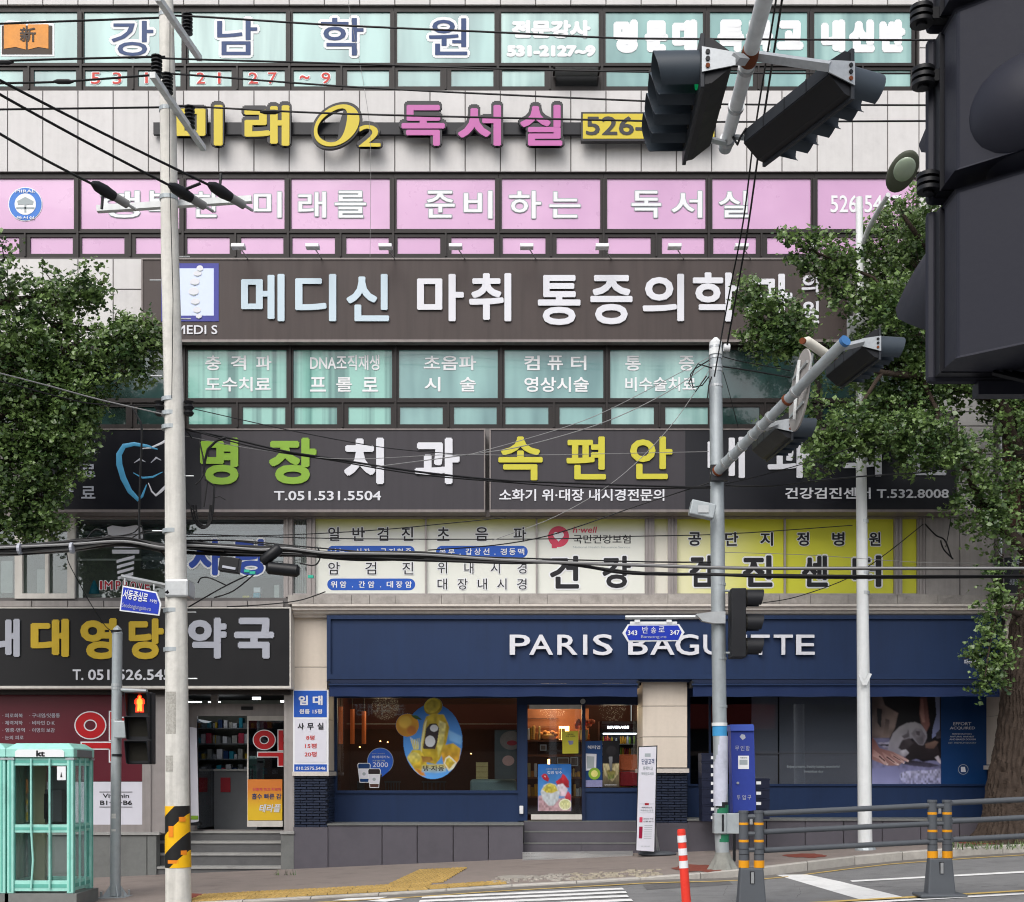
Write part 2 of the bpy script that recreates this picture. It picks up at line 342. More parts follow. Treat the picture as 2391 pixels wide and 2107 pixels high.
# ------------------------------------------------------------------ printed pictures: colours laid on a fine grid of the sheet itself
import numpy as np
class Print:
    """a flat printed picture; shapes are rasterised with soft edges onto a fine vertex grid"""
    def __init__(s, rect, nx, ny, base, seed=1):
        s.x0, s.y0, s.x1, s.y1 = rect; s.nx, s.ny = nx, ny; u = np.linspace(s.x0, s.x1, nx); v = np.linspace(s.y0, s.y1, ny); s.X, s.Y = np.meshgrid(u, v)
        s.C = np.ones((ny, nx, 3)) * np.array(s2l(base)); s.M = np.zeros((ny, nx)); r = np.random.RandomState(seed); s.r = r
    def noise(s, k):
        g = s.r.rand(k + 3, k + 3); a = np.linspace(0, k, s.nx); b = np.linspace(0, k, s.ny); ia, ib = a.astype(int), b.astype(int); fa, fb = a - ia, (b - ib)[:, None]
        fa = fa * fa * (3 - 2 * fa); fb = fb * fb * (3 - 2 * fb); g00 = g[np.ix_(ib, ia)]; g01 = g[np.ix_(ib, ia + 1)]; g10 = g[np.ix_(ib + 1, ia)]; g11 = g[np.ix_(ib + 1, ia + 1)]
        return (g00 * (1 - fa) + g01 * fa) * (1 - fb) + (g10 * (1 - fa) + g11 * fa) * fb
    def inside(s, pts):
        m = np.zeros(s.X.shape, bool); n = len(pts)
        for i in range(n):
            (xa, ya), (xb, yb) = pts[i], pts[(i + 1) % n]
            if ya == yb: continue
            c = ((s.Y > min(ya, yb)) & (s.Y <= max(ya, yb))) & (s.X < (xb - xa) * (s.Y - ya) / (yb - ya) + xa); m ^= c
        return m.astype(float)
    def blur(s, m, n):
        for _ in range(n):
            p = np.pad(m, 1, mode='edge'); m = (p[1:-1, 1:-1] * 2 + p[:-2, 1:-1] + p[2:, 1:-1] + p[1:-1, :-2] + p[1:-1, 2:]) / 6
        return m
    def fill(s, pts, c1, c2=None, soft=1, nz=.15, k=9, ang=90, mask=True):
        m0 = s.inside(pts); m = s.blur(m0, soft)[..., None]; xs = [p[0] for p in pts]; ys = [p[1] for p in pts]
        ca, sa = math.cos(R(ang)), math.sin(R(ang)); t = (s.X - min(xs)) / (max(xs) - min(xs) + 1e-6) * ca + (s.Y - min(ys)) / (max(ys) - min(ys) + 1e-6) * sa
        t = np.clip(t, 0, 1)[..., None]; a, b = np.array(s2l(c1)), np.array(s2l(c2 or c1)); col = (a * (1 - t) + b * t) * (1 + nz * (s.noise(k) - .5) * 2)[..., None]
        s.C = s.C * (1 - m) + col * m
        if mask: s.M = np.maximum(s.M, m0)
    def oval(s, cx, cy, rx, ry, *a, rot=0, **k):
        s.fill([(cx + rx * math.cos(t) * math.cos(rot) + ry * math.sin(t) * math.sin(rot), cy - rx * math.cos(t) * math.sin(rot) + ry * math.sin(t) * math.cos(rot)) for t in [2 * math.pi * i / 36 for i in range(36)]], *a, **k)
    def build(s, name, par, f, d, full=True, rough=.35):
        o_ = off_of(par); co = []
        for j in range(s.ny):
            for i in range(s.nx): x, y = f(s.X[j, i], s.Y[j, i]); p = P(x, y, d); co.append((p.x - o_.x, p.y - o_.y, p.z - o_.z))
        fs = [(j * s.nx + i, (j + 1) * s.nx + i, (j + 1) * s.nx + i + 1, j * s.nx + i + 1) for j in range(s.ny - 1) for i in range(s.nx - 1) if full or s.M[j, i] + s.M[j + 1, i] + s.M[j, i + 1] + s.M[j + 1, i + 1] >= 2]
        me = bpy.data.meshes.new(name); me.from_pydata(co, [], fs); at = me.color_attributes.new('print', 'FLOAT_COLOR', 'POINT')
        at.data.foreach_set('color', np.concatenate([np.clip(s.C, 0, 1), np.ones((s.ny, s.nx, 1))], 2).reshape(-1).astype(np.float32))
        if 'printed_colour' not in MATS:
            m = bpy.data.materials.new('printed_colour'); m.use_nodes = True; MATS['printed_colour'] = m; n = m.node_tree.nodes; b = n['Principled BSDF']; b.inputs['Roughness'].default_value = .35; b.inputs['Specular IOR Level'].default_value = .3
            c = n.new('ShaderNodeVertexColor'); c.layer_name = 'print'; m.node_tree.links.new(c.outputs[0], b.inputs['Base Color'])
        me.materials.append(MATS['printed_colour']); me.update(); return link(bpy.data.objects.new(name, me), par)
# ================================================================== THE BUILDING
bld = thing('commercial_building', 'tall pale tiled commercial building with bands of teal and pink windows above the shops', 'building', (0, 0, zs(0)))
w = MB()
for (ya, yb) in ((-190, 12), (211, 402), (602, 800), (1001, 1208)):
    w.pb(-330, ya, 2322, yb, 25.016, .33)
w.pb(2146, 12, 2322, 211, 25.016, .33); w.pb(2146, 402, 2322, 602, 25.016, .33); w.pb(2160, 1208, 2322, 1400, 25.016, .33); w.pb(2150, 800, 2322, 1001, 25.016, .33)
w.pb(-330, 1396, 2322, 1450, 25.05, .33)
w.pb(-330, -190, 2322, 1450, 28.0, .4)
a, b = P(-330, -190, 25.35), P(2322, 1450, 25.35)
w.box((b.x - .3, .345, b.z), (b.x, 3, a.z)); w.box((a.x, .345, b.z), (a.x + .3, 3, a.z))
for py in (-190, 402, 790, 1200):    # floor slabs
    q = P(0, py, 25.3); w.box((a.x + .3, .36, q.z - .2), (b.x - .3, 3, q.z))
w.build('wall', 'joint', bld)
# stone cladding panels: one shared mesh per size
_tm = {}
def tile(x0, y0, x1, y1, d=25.0, m='tile', name='wall_tile', parent=None, t=.05, gap=.9):
    parent = parent or bld
    A, B = P(x0 + gap, y0 + gap, d), P(x1 - gap, y1 - gap, d); wx, hz = round(B.x - A.x, 3), round(A.z - B.z, 3)
    key = (wx, hz, m, t)
    if key not in _tm:
        me = bpy.data.meshes.new(name); c = .004
        mb = MB().box((-wx / 2, 0, -hz / 2), (wx / 2, t, hz / 2))
        mb.v = [(v[0] * (1 - (2 * c / wx if v[1] == 0 else 0)), v[1], v[2] * (1 - (2 * c / hz if v[1] == 0 else 0))) for v in mb.v]
        me.from_pydata(mb.v, [], mb.f); me.update(); me.materials.append(MATS[m]); _tm[key] = me
    o = bpy.data.objects.new(name, _tm[key]); link(o, parent)
    o.location = Vector(((A.x + B.x) / 2, A.y + random.uniform(-.002, .002), (A.z + B.z) / 2)) - off_of(parent); return o
xs = [17.6 + 82.2 * k for k in range(-3, 27)]
for (ya, yb) in ((-89, 12), (211, 402)):
    for i in range(len(xs) - 1):
        if xs[i] < 2140: tile(xs[i], ya, min(xs[i + 1], 2146), yb)
for i in range(len(xs) - 1):
    if xs[i + 1] < 345:
        tile(xs[i], 604, xs[i + 1], 676); tile(xs[i], 676, xs[i + 1], 800)
    elif xs[i] < 331:
        tile(xs[i], 604, 331, 676); tile(xs[i], 676, 331, 800)
    elif xs[i] > 1960 and xs[i] < 2140:
        tile(xs[i], 604, min(xs[i + 1], 2146), 800)
for xa, xb in ((2146, 2234), (2234, 2322)):
    for ya, yb in ((-89, 12), (12, 112), (112, 211), (211, 402), (402, 502), (502, 602), (602, 700), (700, 800), (800, 880), (880, 962)): tile(xa, ya, xb, yb)
for k in range(7): tile(2236, 962 + 33 * k, 2320, 995 + 33 * k)
for xa, xb in ((2160, 2241), (2241, 2322)):
    tile(xa, 1193, xb, 1395, m='tile_low')
for i in range(-3, 8): tile(i * 84 - 10, 1402, i * 84 + 74, 1418, 24.95, 'tile_low', t=.04)

def frame_mb(x0, y0, x1, y1, rows, d, t, mb=None):
    mb = mb or MB(); cy = y0
    for (ya, yb, ps) in rows:
        if ya > cy: mb.pb(x0, cy, x1, ya, d, t)
        cx = x0
        for (xa, xb) in ps:
            if xa > cx: mb.pb(cx, ya, xa, yb, d + .002, t - .004)
            cx = xb
        if cx < x1: mb.pb(cx, ya, x1, yb, d + .002, t - .004)
        cy = yb
    if cy < y1: mb.pb(x0, cy, x1, y1, d, t)
    return mb
def window_row(xs_, ytop, ybot, big, small, pane_mats, open_small=None):
    out = []
    for k in range(len(xs_) - 1):
        x0, x1 = xs_[k], xs_[k + 1]; W = x1 - x0
        bp = (x0 + 8, x1 - 8)
        sp = [(x0 + W * .041, x0 + W * .447), (x0 + W * .553, x0 + W * .957)]
        fr = frame_mb(x0 + .3, ytop, x1 - .3, ybot, [(big[0], big[1], [bp]), (small[0], small[1], sp)], 25.06, .12)
        fr.pb(x0 - 2.5, ytop + 14, x0 + 2.5, ybot, 25.02, .04)                       # proud mullion nose
        fr.pb(x0 + 3, small[0] - 14, x1 - 3, small[0] - 10, 25.03, .03)                # transom nose
        fr.pb((x0 + x1) / 2 - 2, small[0] - 10, (x0 + x1) / 2 + 2, ybot - 3, 25.03, .03)
        wd = fr.build('window', 'frame_brown', bld)
        m = pane_mats(k)
        MB().pb(bp[0] - 1, big[0] - 1, bp[1] + 1, big[1] + 1, 25.090, .02).build('pane', m, wd)
        for j, (sa, sb) in enumerate(sp):
            if open_small == (k, j):        # a top-hung vent pushed open
                q = MB(); c = P(sa - 6, small[0] - 6, 24.95); e = P(sb + 6, small[0] + 20, 24.75)
                q.box((c.x, -.32, c.z - .13), (e.x, .03, c.z - .10)); o = q.build('vent_sash', 'frame_brown', wd)
                MB().box((c.x + .04, -.3, c.z - .137), (e.x - .04, .0, c.z - .131)).build('vent_glass', 'steel', wd)
                MB().pb(sa, small[0], sb, small[1], 25.100, .02).build('dark_opening', 'interior_dark', wd)
            else:
                MB().pb(sa, small[0], sb, small[1], 25.090, .02).build('pane', m, wd)
        out.append(wd)
    return out
MA = [188 + 243.6 * k for k in range(-2, 9)]
MBx = [180.5 + 245.8 * k for k in range(-2, 9)]
MC = [430 + 246.7 * k for k in range(-3, 8)]
rowA = window_row(MA, 12, 211, (28, 147), (164, 202), lambda k: 'film_teal' if k % 3 else 'film_teal_pale', open_small=(6, 1))
rowB = window_row(MBx, 402, 602, (417, 535), (554, 593), lambda k: 'film_pink')
rowC = window_row(MC, 794, 1001, (817, 930), (950, 991), lambda k: 'glass_dark_teal' if (k < 3 or k > 7) else ('film_teal_stripes' if k in (3, 4) else 'film_teal_pale' if k == 7 else 'film_teal'))
dA, dB = 25.080, 25.080
def outlined(ch, r, w_, m_in='blue_vinyl', m_out='white_vinyl', bold=.012, o=.058, d=25.084):
    letter(ch, *r, d, m_out, w_, outline=o, bold=bold, name='letter_outline'); letter(ch, *r, d - .008, m_in, w_, bold=bold)
def win_at(row, edges, x):
    for k in range(len(edges) - 1):
        if edges[k] <= x < edges[k + 1]: return row[k]
    return row[-1]
def A_(ch, r, **k): outlined(ch, r, win_at(rowA, MA, (r[0] + r[2]) / 2), **k)
A_('강', z1(665, 125, 915, 335)); A_('남', z1(1295, 115, 1535, 330)); A_('학', [749, 42, 849, 130]); A_('원', z2(565, 110, 795, 330))
wA = lambda x: win_at(rowA, MA, x)
for t_, r in (('전문강사', z2(1065, 125, 1525, 225)), ('531-2127~9', z2(1035, 275, 1555, 335)), ('명', z2(1680, 130, 1800, 305)), ('문', z2(1865, 135, 1980, 300)),
              ('대', z3(35, 125, 155, 290)), ('특', z3(295, 125, 425, 290)), ('목', z3(460, 125, 590, 285)), ('고', z3(635, 130, 765, 275)),
              ('내', z3(890, 125, 1005, 290)), ('신', z3(1050, 125, 1175, 290)), ('반', z3(1225, 125, 1350, 290))):
    big_ = len(t_) == 1
    letter(t_, *r, 25.084, 'white_vinyl', wA((r[0] + r[2]) / 2), bold=.03, outline=.045 if big_ else .018, name='letter' if big_ else 'lettering')
for ch, r in (('5', (543, 433, 598, 502)), ('3', (672, 433, 724, 502)), ('1', (866, 433, 882, 498)), ('2', (1173, 433, 1222, 500)), ('1', (1300, 433, 1316, 500)), ('2', (1484, 433, 1538, 500)),
              ('7', (1600, 433, 1650, 500)), ('~', (1788, 450, 1846, 474)), ('9', (1918, 433, 1970, 500))):
    r = z1(*r); outlined(ch, r, wA(r[0]), m_in='red_vinyl', o=.018, bold=.01)
# the book emblem in the first window
wk = wA(60); o_ = MB().pp([(2, 56), (20, 47), (60, 52), (64, 47), (68, 52), (105, 47), (127, 56), (127, 132), (2, 132)], 25.084, .004).build('book_outline', 'white_vinyl', wk)
mat('book_brown', '#3a2c22', rough=.5); mat('book_orange', '#cf8a3c', rough=.5, var=.2, scale=5)
MB().pp([(4, 60), (122, 60), (122, 127), (4, 127)], 25.078, .004).build('book_cover', 'book_brown', wk)
q = MB(); q.pp([(9, 57), (60, 57), (60, 116), (36, 110), (9, 114)], 25.072, .004); q.pp([(65, 57), (113, 57), (113, 114), (90, 110), (65, 116)], 25.072, .004); q.build('book_page', 'book_orange', wk)
letter('新', 46, 64, 84, 98, 25.066, 'book_brown', wk, bold=.03, outline=.0)
# pink row lettering
wB = lambda x: win_at(rowB, MBx, x)
for ch, r in (('행', z1(600, 1140, 835, 1300)), ('복', z1(870, 1140, 1060, 1298)), ('한', z1(1145, 1145, 1310, 1297)), ('미', z1(1515, 1145, 1680, 1300)), ('래', z1(1780, 1145, 1945, 1300)),
              ('를', z2(5, 1140, 190, 1300)), ('준', z2(545, 1140, 720, 1300)), ('비', z2(775, 1140, 945, 1305)), ('하', z2(1045, 1140, 1235, 1305)), ('는', z2(1285, 1145, 1470, 1300)),
              ('독', z2(1775, 1140, 1950, 1300)), ('서', z3(20, 1098, 195, 1252)), ('실', z3(292, 1098, 462, 1250))):
    ww = wB((r[0] + r[2]) / 2)
    letter(ch, *r, 25.082, 'grey_vinyl', ww, bold=.012, outline=.016, name='letter_outline'); letter(ch, *r, 25.074, 'white_vinyl', ww, bold=.014)
r = z3(932, 1122, 1338, 1222); letter('526-5447', *r, 25.082, 'white_vinyl', wB(2000), bold=.015)
wk = wB(59); MB().pd(59, 477, 40, 40, 25.082, .003).build('emblem_ring', 'white_vinyl', wk)
mat('emblem_blue', '#3b74c4', rough=.4)
MB().pd(59, 477, 38, 38, 25.077, .003).build('emblem_disc', 'emblem_blue', wk); MB().pd(59, 477, 25, 25, 25.072, .003).build('emblem_centre', 'white_vinyl', wk)
q = MB(); q.pp([(40, 470), (59, 460), (78, 470), (76, 478), (42, 478)], 25.067, .003); q.pb(38, 484, 80, 488, 25.067, .003); q.pb(57, 478, 61, 496, 25.067, .003); q.build('emblem_print', 'grey_vinyl', wk)
letter('MIRAE', 36, 443, 82, 450, 25.065, 'white_vinyl', wk); letter('독서실', 38, 505, 80, 512, 25.065, 'white_vinyl', wk)
# teal clinic windows
wC = lambda x: win_at(rowC, MC, x)
def spaced(chars, x0, x1, y0, y1, d, m, par, cw, **k):
    n = len(chars)
    for i, ch in enumerate(chars):
        c = x0 + cw / 2 + (x1 - x0 - cw) * (i / max(1, n - 1))
        if ch in '.·': MB().pd(c, (y0 + y1) / 2 if ch == '·' else y1 - 2, 1.3, 1.3, d, .002, seg=8).build('dot', m, par); continue
        letter(ch, c - cw / 2, y0, c + cw / 2, y1, d, m, par, **k)
for t_, r, sp_ in (('충격파', z4(1225, 640, 1620, 728), 36), ('도수치료', z4(1225, 768, 1615, 855), 0), ('DNA조직재생', [724, 829, 886, 865], 0), ('프롤로', [724, 881, 883, 915], 37),
                   ('초음파', z5(535, 640, 848, 728), 0), ('시술', z5(540, 768, 845, 855), 37), ('컴퓨터', z5(1135, 640, 1505, 728), 36), ('영상시술', z5(1135, 768, 1520, 858), 0),
                   ('통증', [1460, 831, 1621, 866], 36), ('비수술치료', [1460, 881, 1625, 914], 0)):
    ww = wC((r[0] + r[2]) / 2)
    if sp_: spaced(t_, r[0], r[2], r[1], r[3], 25.082, 'white_vinyl', ww, sp_, bold=.022)
    else: letter(t_, *r, 25.082, 'white_vinyl', ww, bold=.022)

# ------------------------------------------------------------------ ledges between floors
q = MB(); q.pb(-330, 1192, 2322, 1207, 24.9, .2); q.build('soffit_band', 'sign_lip', bld)
q = MB(); random.seed(3)
x = 672
while x < 2322:
    L = random.uniform(40, 120); y_ = random.uniform(-1.5, 1.5); q.pb(x, 1389 + y_, min(x + L, 2322), 1410, 24.86 + random.uniform(0, .03), .2); x += L + 1
q.build('rough_ledge', 'ledge', bld)
cor = thing('cornice', 'long pale moulded cornice running over the navy bakery fascia', 'cornice', P(1500, 1424, 24.6))
q = MB(); A, B = P(681, 1410, 24.6), P(2378, 1437, 24.6)
prof = [(0, 0), (.42, 0), (.42, .045), (.36, .07), (.36, .11), (.30, .13), (.27, .17), (.20, .2), (.17, .235), (0, .235)]
n = len(prof); vv = [(A.x, .05 - u, A.z - h) for u, h in prof] + [(B.x, .05 - u, A.z - h) for u, h in prof]
q.add(vv, [tuple(range(n)), tuple(range(2 * n - 1, n - 1, -1))] + [(i, (i + 1) % n, (i + 1) % n + n, i + n) for i in range(n)])
q.build('moulding', 'cornice', cor)

# ------------------------------------------------------------------ study-room sign (raised letters)
sg = thing('study_room_sign', 'raised yellow and pink letters of a reading room sign on a dark rail', 'sign', P(900, 295, 24.9))
q = MB(); q.pb(358, 286, 1668, 314, 24.87, .07); q.build('rail', 'night_sign', sg)
mat('rail', '#1e2029')
for ch, r, m in (('미', z1(1048, 628, 1330, 872), 'sign_yellow'), ('래', z1(1458, 630, 1728, 873), 'sign_yellow'), ('독', z2(402, 628, 662, 873), 'sign_pink'),
                 ('서', z2(738, 628, 997, 873), 'sign_pink'), ('실', z2(1110, 628, 1362, 873), 'sign_pink'), ('2', z2(148, 748, 278, 878), 'sign_yellow')):
    letter(ch, *r, 24.80, 'sign_edge', sg, ext=.075, bold=.035 if ch != '2' else .02, outline=.045, name='letter_case')
    letter(ch, *r, 24.717, m, sg, ext=.012, bold=.035 if ch != '2' else .015)
def oval_ring(px, py, rx, ry, wd, d, t, slant, m, name):
    q = MB(); N = 40; o_, i_ = [], []
    for k in range(N):
        a = 2 * math.pi * k / N; tk = wd * (1.25 + .75 * math.cos(a - .35) * 1.0 if True else 1)
        ox, oy = rx * math.cos(a), ry * math.sin(a); ix, iy = (rx - tk) * math.cos(a), (ry - wd * .62) * math.sin(a)
        o_.append(P(px + ox + slant * oy, py - oy, d)); i_.append(P(px + ix + slant * iy, py - iy, d))
    vs__ = [tuple(p) for p in o_ + i_] + [(p.x, p.y + t, p.z) for p in o_ + i_]
    fs = []
    for k in range(N):
        k2 = (k + 1) % N
        fs += [(k, k2, N + k2, N + k), (2 * N + k, 3 * N + k, 3 * N + k2, 2 * N + k2), (k, 2 * N + k, 2 * N + k2, k2), (N + k, N + k2, 3 * N + k2, 3 * N + k)]
    q.add(vs__, fs); return q.build(name, m, sg)
oval_ring(786, 293, 57, 55, 26, 24.72, .08, .32, 'sign_edge', 'letter_case'); oval_ring(786, 293, 51, 49, 15, 24.70, .015, .32, 'sign_yellow', 'letter')
q = MB(); q.pb(1357, 262, 1672, 329, 24.72, .12); q.build('number_box', 'sign_edge', sg)
q = MB(); q.pb(1361, 266, 1668, 324, 24.712, .01); q.build('number_face', 'sign_yellow', sg)
letter('526-5447', 1368, 272, 1662, 316, 24.706, 'sign_edge', sg, bold=.02)

def box_sign(name, label, rect, d, t, m, lip='sign_lip'):
    x0, y0, x1, y1 = rect
    s = thing(name, label, 'sign', P((x0 + x1) / 2, y1, d))
    MB().pb(x0, y0, x1, y1, d, t).build('panel', m, s)
    fr = MB(); e = 3
    fr.pb(x0 - e, y0 - e, x1 + e, y0, d - .02, t + .02); fr.pb(x0 - e, y1, x1 + e, y1 + 6, d - .03, t + .03)
    fr.pb(x0 - e, y0, x0, y1, d - .02, t + .02); fr.pb(x1, y0, x1 + e, y1, d - .02, t + .02); fr.build('rim', lip, s)
    return s
# ------------------------------------------------------------------ brown clinic sign
s1 = box_sign('clinic_sign', 'long brown box sign of a pain clinic with pale raised letters and blue emblem', (333, 606, 1978, 793), 24.84, .16, 'brown_sign')
dd = 24.84
for ch, r, m in (('메', z4(1440, 157, 1700, 440), 'letter_ice'), ('디', z4(1762, 157, 2008, 440), 'letter_ice'), ('신', z5(75, 157, 330, 440), 'letter_ice'), ('마', z5(495, 157, 775, 440), 'letter_white'),
                 ('취', z5(805, 152, 1058, 440), 'letter_white'), ('통', z5(1215, 163, 1470, 462), 'letter_white'), ('증', z5(1528, 163, 1780, 458), 'letter_white'), ('의', [1500, 641, 1597, 752], 'letter_white'),
                 ('학', z6(140, 142, 405, 425), 'letter_white'), ('과', z6(448, 150, 712, 425), 'letter_white'), ('의', z6(765, 150, 862, 268), 'letter_white'), ('원', z6(765, 305, 865, 435), 'letter_white')):
    letter(ch, *r, dd - .002, m, s1, ext=.035, bold=.028)
mat('emblem_indigo', '#3c3f8f', rough=.4, var=.05); mat('emblem_pale', '#c9d4ee', rough=.4, var=.04)
r = z4(962, 90, 1305, 436); MB().pb(*r, dd - .012, .01).build('emblem_frame', 'emblem_indigo', s1)
r = z4(990, 120, 1275, 402); MB().pb(*r, dd - .018, .005).build('emblem_field', 'emblem_pale', s1)
for (cx, cy, rx, ry) in ((1192, 120, 20, 18), (1178, 150, 26, 16), (1162, 200, 30, 20), (1155, 258, 32, 24), (1165, 318, 28, 18), (1175, 368, 24, 18), (1186, 405, 18, 14)):
    c = z4(cx, cy); MB().pd(c[0], c[1], rx * .39, ry * .39, dd - .024, .004, rot=.15).build('vertebra', 'letter_white', s1)
    MB().pp([(c[0] - rx * .36, c[1] + ry * .2), (c[0], c[1] + ry * .45), (c[0] + rx * .36, c[1] + ry * .2), (c[0], c[1] + ry * .3)], dd - .028, .003).build('vertebra_line', 'grey_vinyl', s1)
letter('MEDI S', *z4(1050, 460, 1297, 514), dd - .004, 'letter_white', s1, ext=.01, bold=.015)
# lamps along the top of the brown sign
for i, px in enumerate((557, 730, 900, 1064, 1230, 1406, 1575, 1731, 1905)):
    L = thing('sign_lamp', ('first', 'second', 'third', 'fourth', 'fifth', 'sixth', 'seventh', 'eighth', 'ninth')[i] + ' small white floodlight from the left above the brown clinic sign', 'lamp', P(px, 600, 24.5), 'floodlights over the brown clinic sign')
    base = P(px + 22, 606, 24.85); tip = P(px + 6, 582, 24.35); hd = P(px, 577, 24.3)
    MB().tube([base, tip], .012, 6).build('arm', 'steel', L)
    MB().box((hd.x - .13, hd.y - .09, hd.z - .03), (hd.x + .13, hd.y + .09, hd.z + .04)).build('head', 'white_vinyl', L, bevel=.01)
# ------------------------------------------------------------------ dark signs of the dental clinic and internal medicine
s2 = box_sign('dental_sign', 'dark box sign of a dental clinic with green and white letters and a tooth emblem', (60, 1004, 1130, 1190), 24.55, .45, 'char_sign')
dd = 24.548
MB().pb(60, 1004, 470, 1190, 24.544, .003).build('dark_field', 'night_sign', s2)
for ch, r, m in (('명', z4(1195, 1132, 1425, 1413), 'letter_green'), ('장', z4(1605, 1132, 1890, 1410), 'letter_green'), ('치', z5(60, 1132, 300, 1410), 'letter_white'), ('과', z5(480, 1132, 750, 1410), 'letter_white')):
    letter(ch, *r, dd - .002 if r[0] > 470 else 24.542, m, s2, ext=.03, bold=.045)
letter('T.051.531.5504', 640, 1147, 890, 1169, dd - .002, 'letter_white', s2, ext=.01, bold=.02)
for ch, r in (('트', (500, 1150, 575, 1228)), ('료', (485, 1288, 570, 1364)), ('료', (485, 1420, 570, 1494)), ('차', (345, 1415, 440, 1495)), ('나', (355, 1290, 410, 1368)), ('란', (345, 1150, 420, 1228))):
    letter(ch, *z4(*r), 24.542, 'letter_silver', s2, ext=.008, bold=.02)
mat('tooth_blue', '#4f9cc4', rough=.4)
def stroke(pts, r0, r1, d, m, par, name, zf_=z4):
    w_ = []; n_ = len(pts)
    for i in range(n_):
        x, y = zf_(*pts[i]); w_.append(P(x, y, d))
    rs = [(r0 + (r1 - r0) * math.sin(math.pi * i / (n_ - 1))) for i in range(n_)]
    q = MB().tube(w_, rs, 8); yb = w_[0].y
    q.v = [(v[0], yb + (v[1] - yb) * .15, v[2]) for v in q.v]; return q.build(name, m, par, smooth=True)
stroke([(940, 1200), (880, 1180), (800, 1168), (740, 1180), (710, 1230), (712, 1290), (735, 1370), (775, 1450), (825, 1500), (848, 1480), (875, 1410)], .01, .06, 24.54, 'tooth_blue', s2, 'tooth_outline')
stroke([(850, 1195), (900, 1190), (960, 1165), (1000, 1140), (1040, 1150), (1075, 1200), (1075, 1290), (1040, 1370), (960, 1450), (930, 1475), (905, 1450), (885, 1400)], .008, .035, 24.54, 'letter_white', s2, 'tooth_outline')
for pts in ([(800, 1280), (835, 1258), (868, 1275)], [(900, 1280), (932, 1250), (962, 1265)], [(795, 1340), (850, 1370), (910, 1365), (970, 1335)]):
    stroke(pts, .006, .022, 24.54, 'tooth_blue' if len(pts) > 3 else 'letter_silver', s2, 'smile')
s3 = box_sign('medicine_sign', 'dark box sign of an internal medicine clinic with yellow and white letters', (1146, 1004, 2234, 1190), 24.55, .45, 'char_sign')
MB().pb(1600, 1004, 2234, 1190, 24.546, .003).build('dark_field', 'night_sign', s3)
for ch, r, m in (('속', z5(980, 1125, 1245, 1387), 'letter_yellow'), ('편', z5(1385, 1125, 1622, 1382), 'letter_yellow'), ('안', z5(1765, 1125, 2018, 1380), 'letter_yellow'), ('내', z6(225, 1085, 440, 1322), 'letter_white'),
                 ('과', z6(570, 1085, 810, 1322), 'letter_white'), ('의', z6(1000, 1080, 1225, 1312), 'letter_white'), ('원', z6(1370, 1080, 1595, 1306), 'letter_white')):
    letter(ch, *r, dd - .004, m, s3, ext=.03, bold=.03)
letter('소화기 위·대장 내시경전문의', *z5(985, 1437, 1970, 1508), dd - .004, 'letter_white', s3, ext=.008, bold=.022)
letter('건강검진센터 T.532.8008', *z6(672, 1375, 1612, 1440), dd - .004, 'letter_white', s3, ext=.008, bold=.02)
# ------------------------------------------------------------------ second floor: health centre panels
def grad_mat(name, top, bot, z0, z1_, x0=None, x1=None):
    m = mat(name, bot, rough=.45, var=.03, scale=3); n, l = m.node_tree.nodes, m.node_tree.links; b = n['Principled BSDF']
    src = b.inputs['Base Color'].links[0].from_socket; geo = n.new('ShaderNodeNewGeometry'); sp = n.new('ShaderNodeSeparateXYZ'); l.new(geo.outputs['Position'], sp.inputs[0])
    mr = n.new('ShaderNodeMapRange'); mr.inputs['From Min'].default_value = z0; mr.inputs['From Max'].default_value = z1_; l.new(sp.outputs['Z'], mr.inputs['Value']); f = mr.outputs[0]
    if x0 is not None:
        m2 = n.new('ShaderNodeMapRange'); m2.inputs['From Min'].default_value = x0; m2.inputs['From Max'].default_value = x1; l.new(sp.outputs['X'], m2.inputs['Value'])
        ad = n.new('ShaderNodeMath'); ad.operation = 'ADD'; ad.use_clamp = True; l.new(f, ad.inputs[0]); l.new(m2.outputs[0], ad.inputs[1]); f = ad.outputs[0]
    mx = n.new('ShaderNodeMix'); mx.data_type = 'RGBA'; mx.inputs['B'].default_value = (*s2l(top), 1); l.new(f, mx.inputs['Factor']); l.new(src, mx.inputs['A']); l.new(mx.outputs['Result'], b.inputs['Base Color'])
    return m
zt, zb = P(0, 1209, 25.1).z, P(0, 1245, 25.1).z
grad_mat('panel_print', '#bcbe48', '#d6d8d0', zb, zt)
grad_mat('panel_print_yellow', '#c8c83a', '#d6d4ac', zb, zt, P(1600, 0, 25.1).x, P(1800, 0, 25.1).x)
grad_mat('panel_print_pale', '#b8ba48', '#d0cdc1', zb, zt)
hc = thing('health_centre_window', 'wide second floor window covered by printed yellow and white health check panels', 'window', P(1400, 1400, 25.05))
fr = frame_mb(668, 1207, 2160, 1392, [(1211, 1386, [(684, 716)] + [(736, 992), (996, 1251), (1255, 1506), (1528, 1560), (1581, 1831), (1835, 2088), (2107, 2142)])], 25.03, .14)
for x_ in (668, 678, 722, 731, 1508, 1516, 1568, 1577, 2091, 2100, 2148, 2156): fr.pb(x_, 1204, x_ + 4, 1394, 25.0, .03)
fr.build('frame', 'frame_pinkish', hc)
for xa, xb, m in ((736, 992, 'panel_print'), (996, 1251, 'panel_print'), (1255, 1506, 'panel_print'), (1526, 1562, 'panel_print_pale'), (1581, 1831, 'panel_print_yellow'), (1835, 2088, 'panel_print_yellow'), (2105, 2144, 'panel_print_yellow')):
    MB().pb(xa - 1, 1209, xb + 1, 1388, 25.1, .02).build('printed_panel', m, hc)
mat('curtain', '#a5a3a0', rough=.9, var=.1)
q = MB(); pts = []
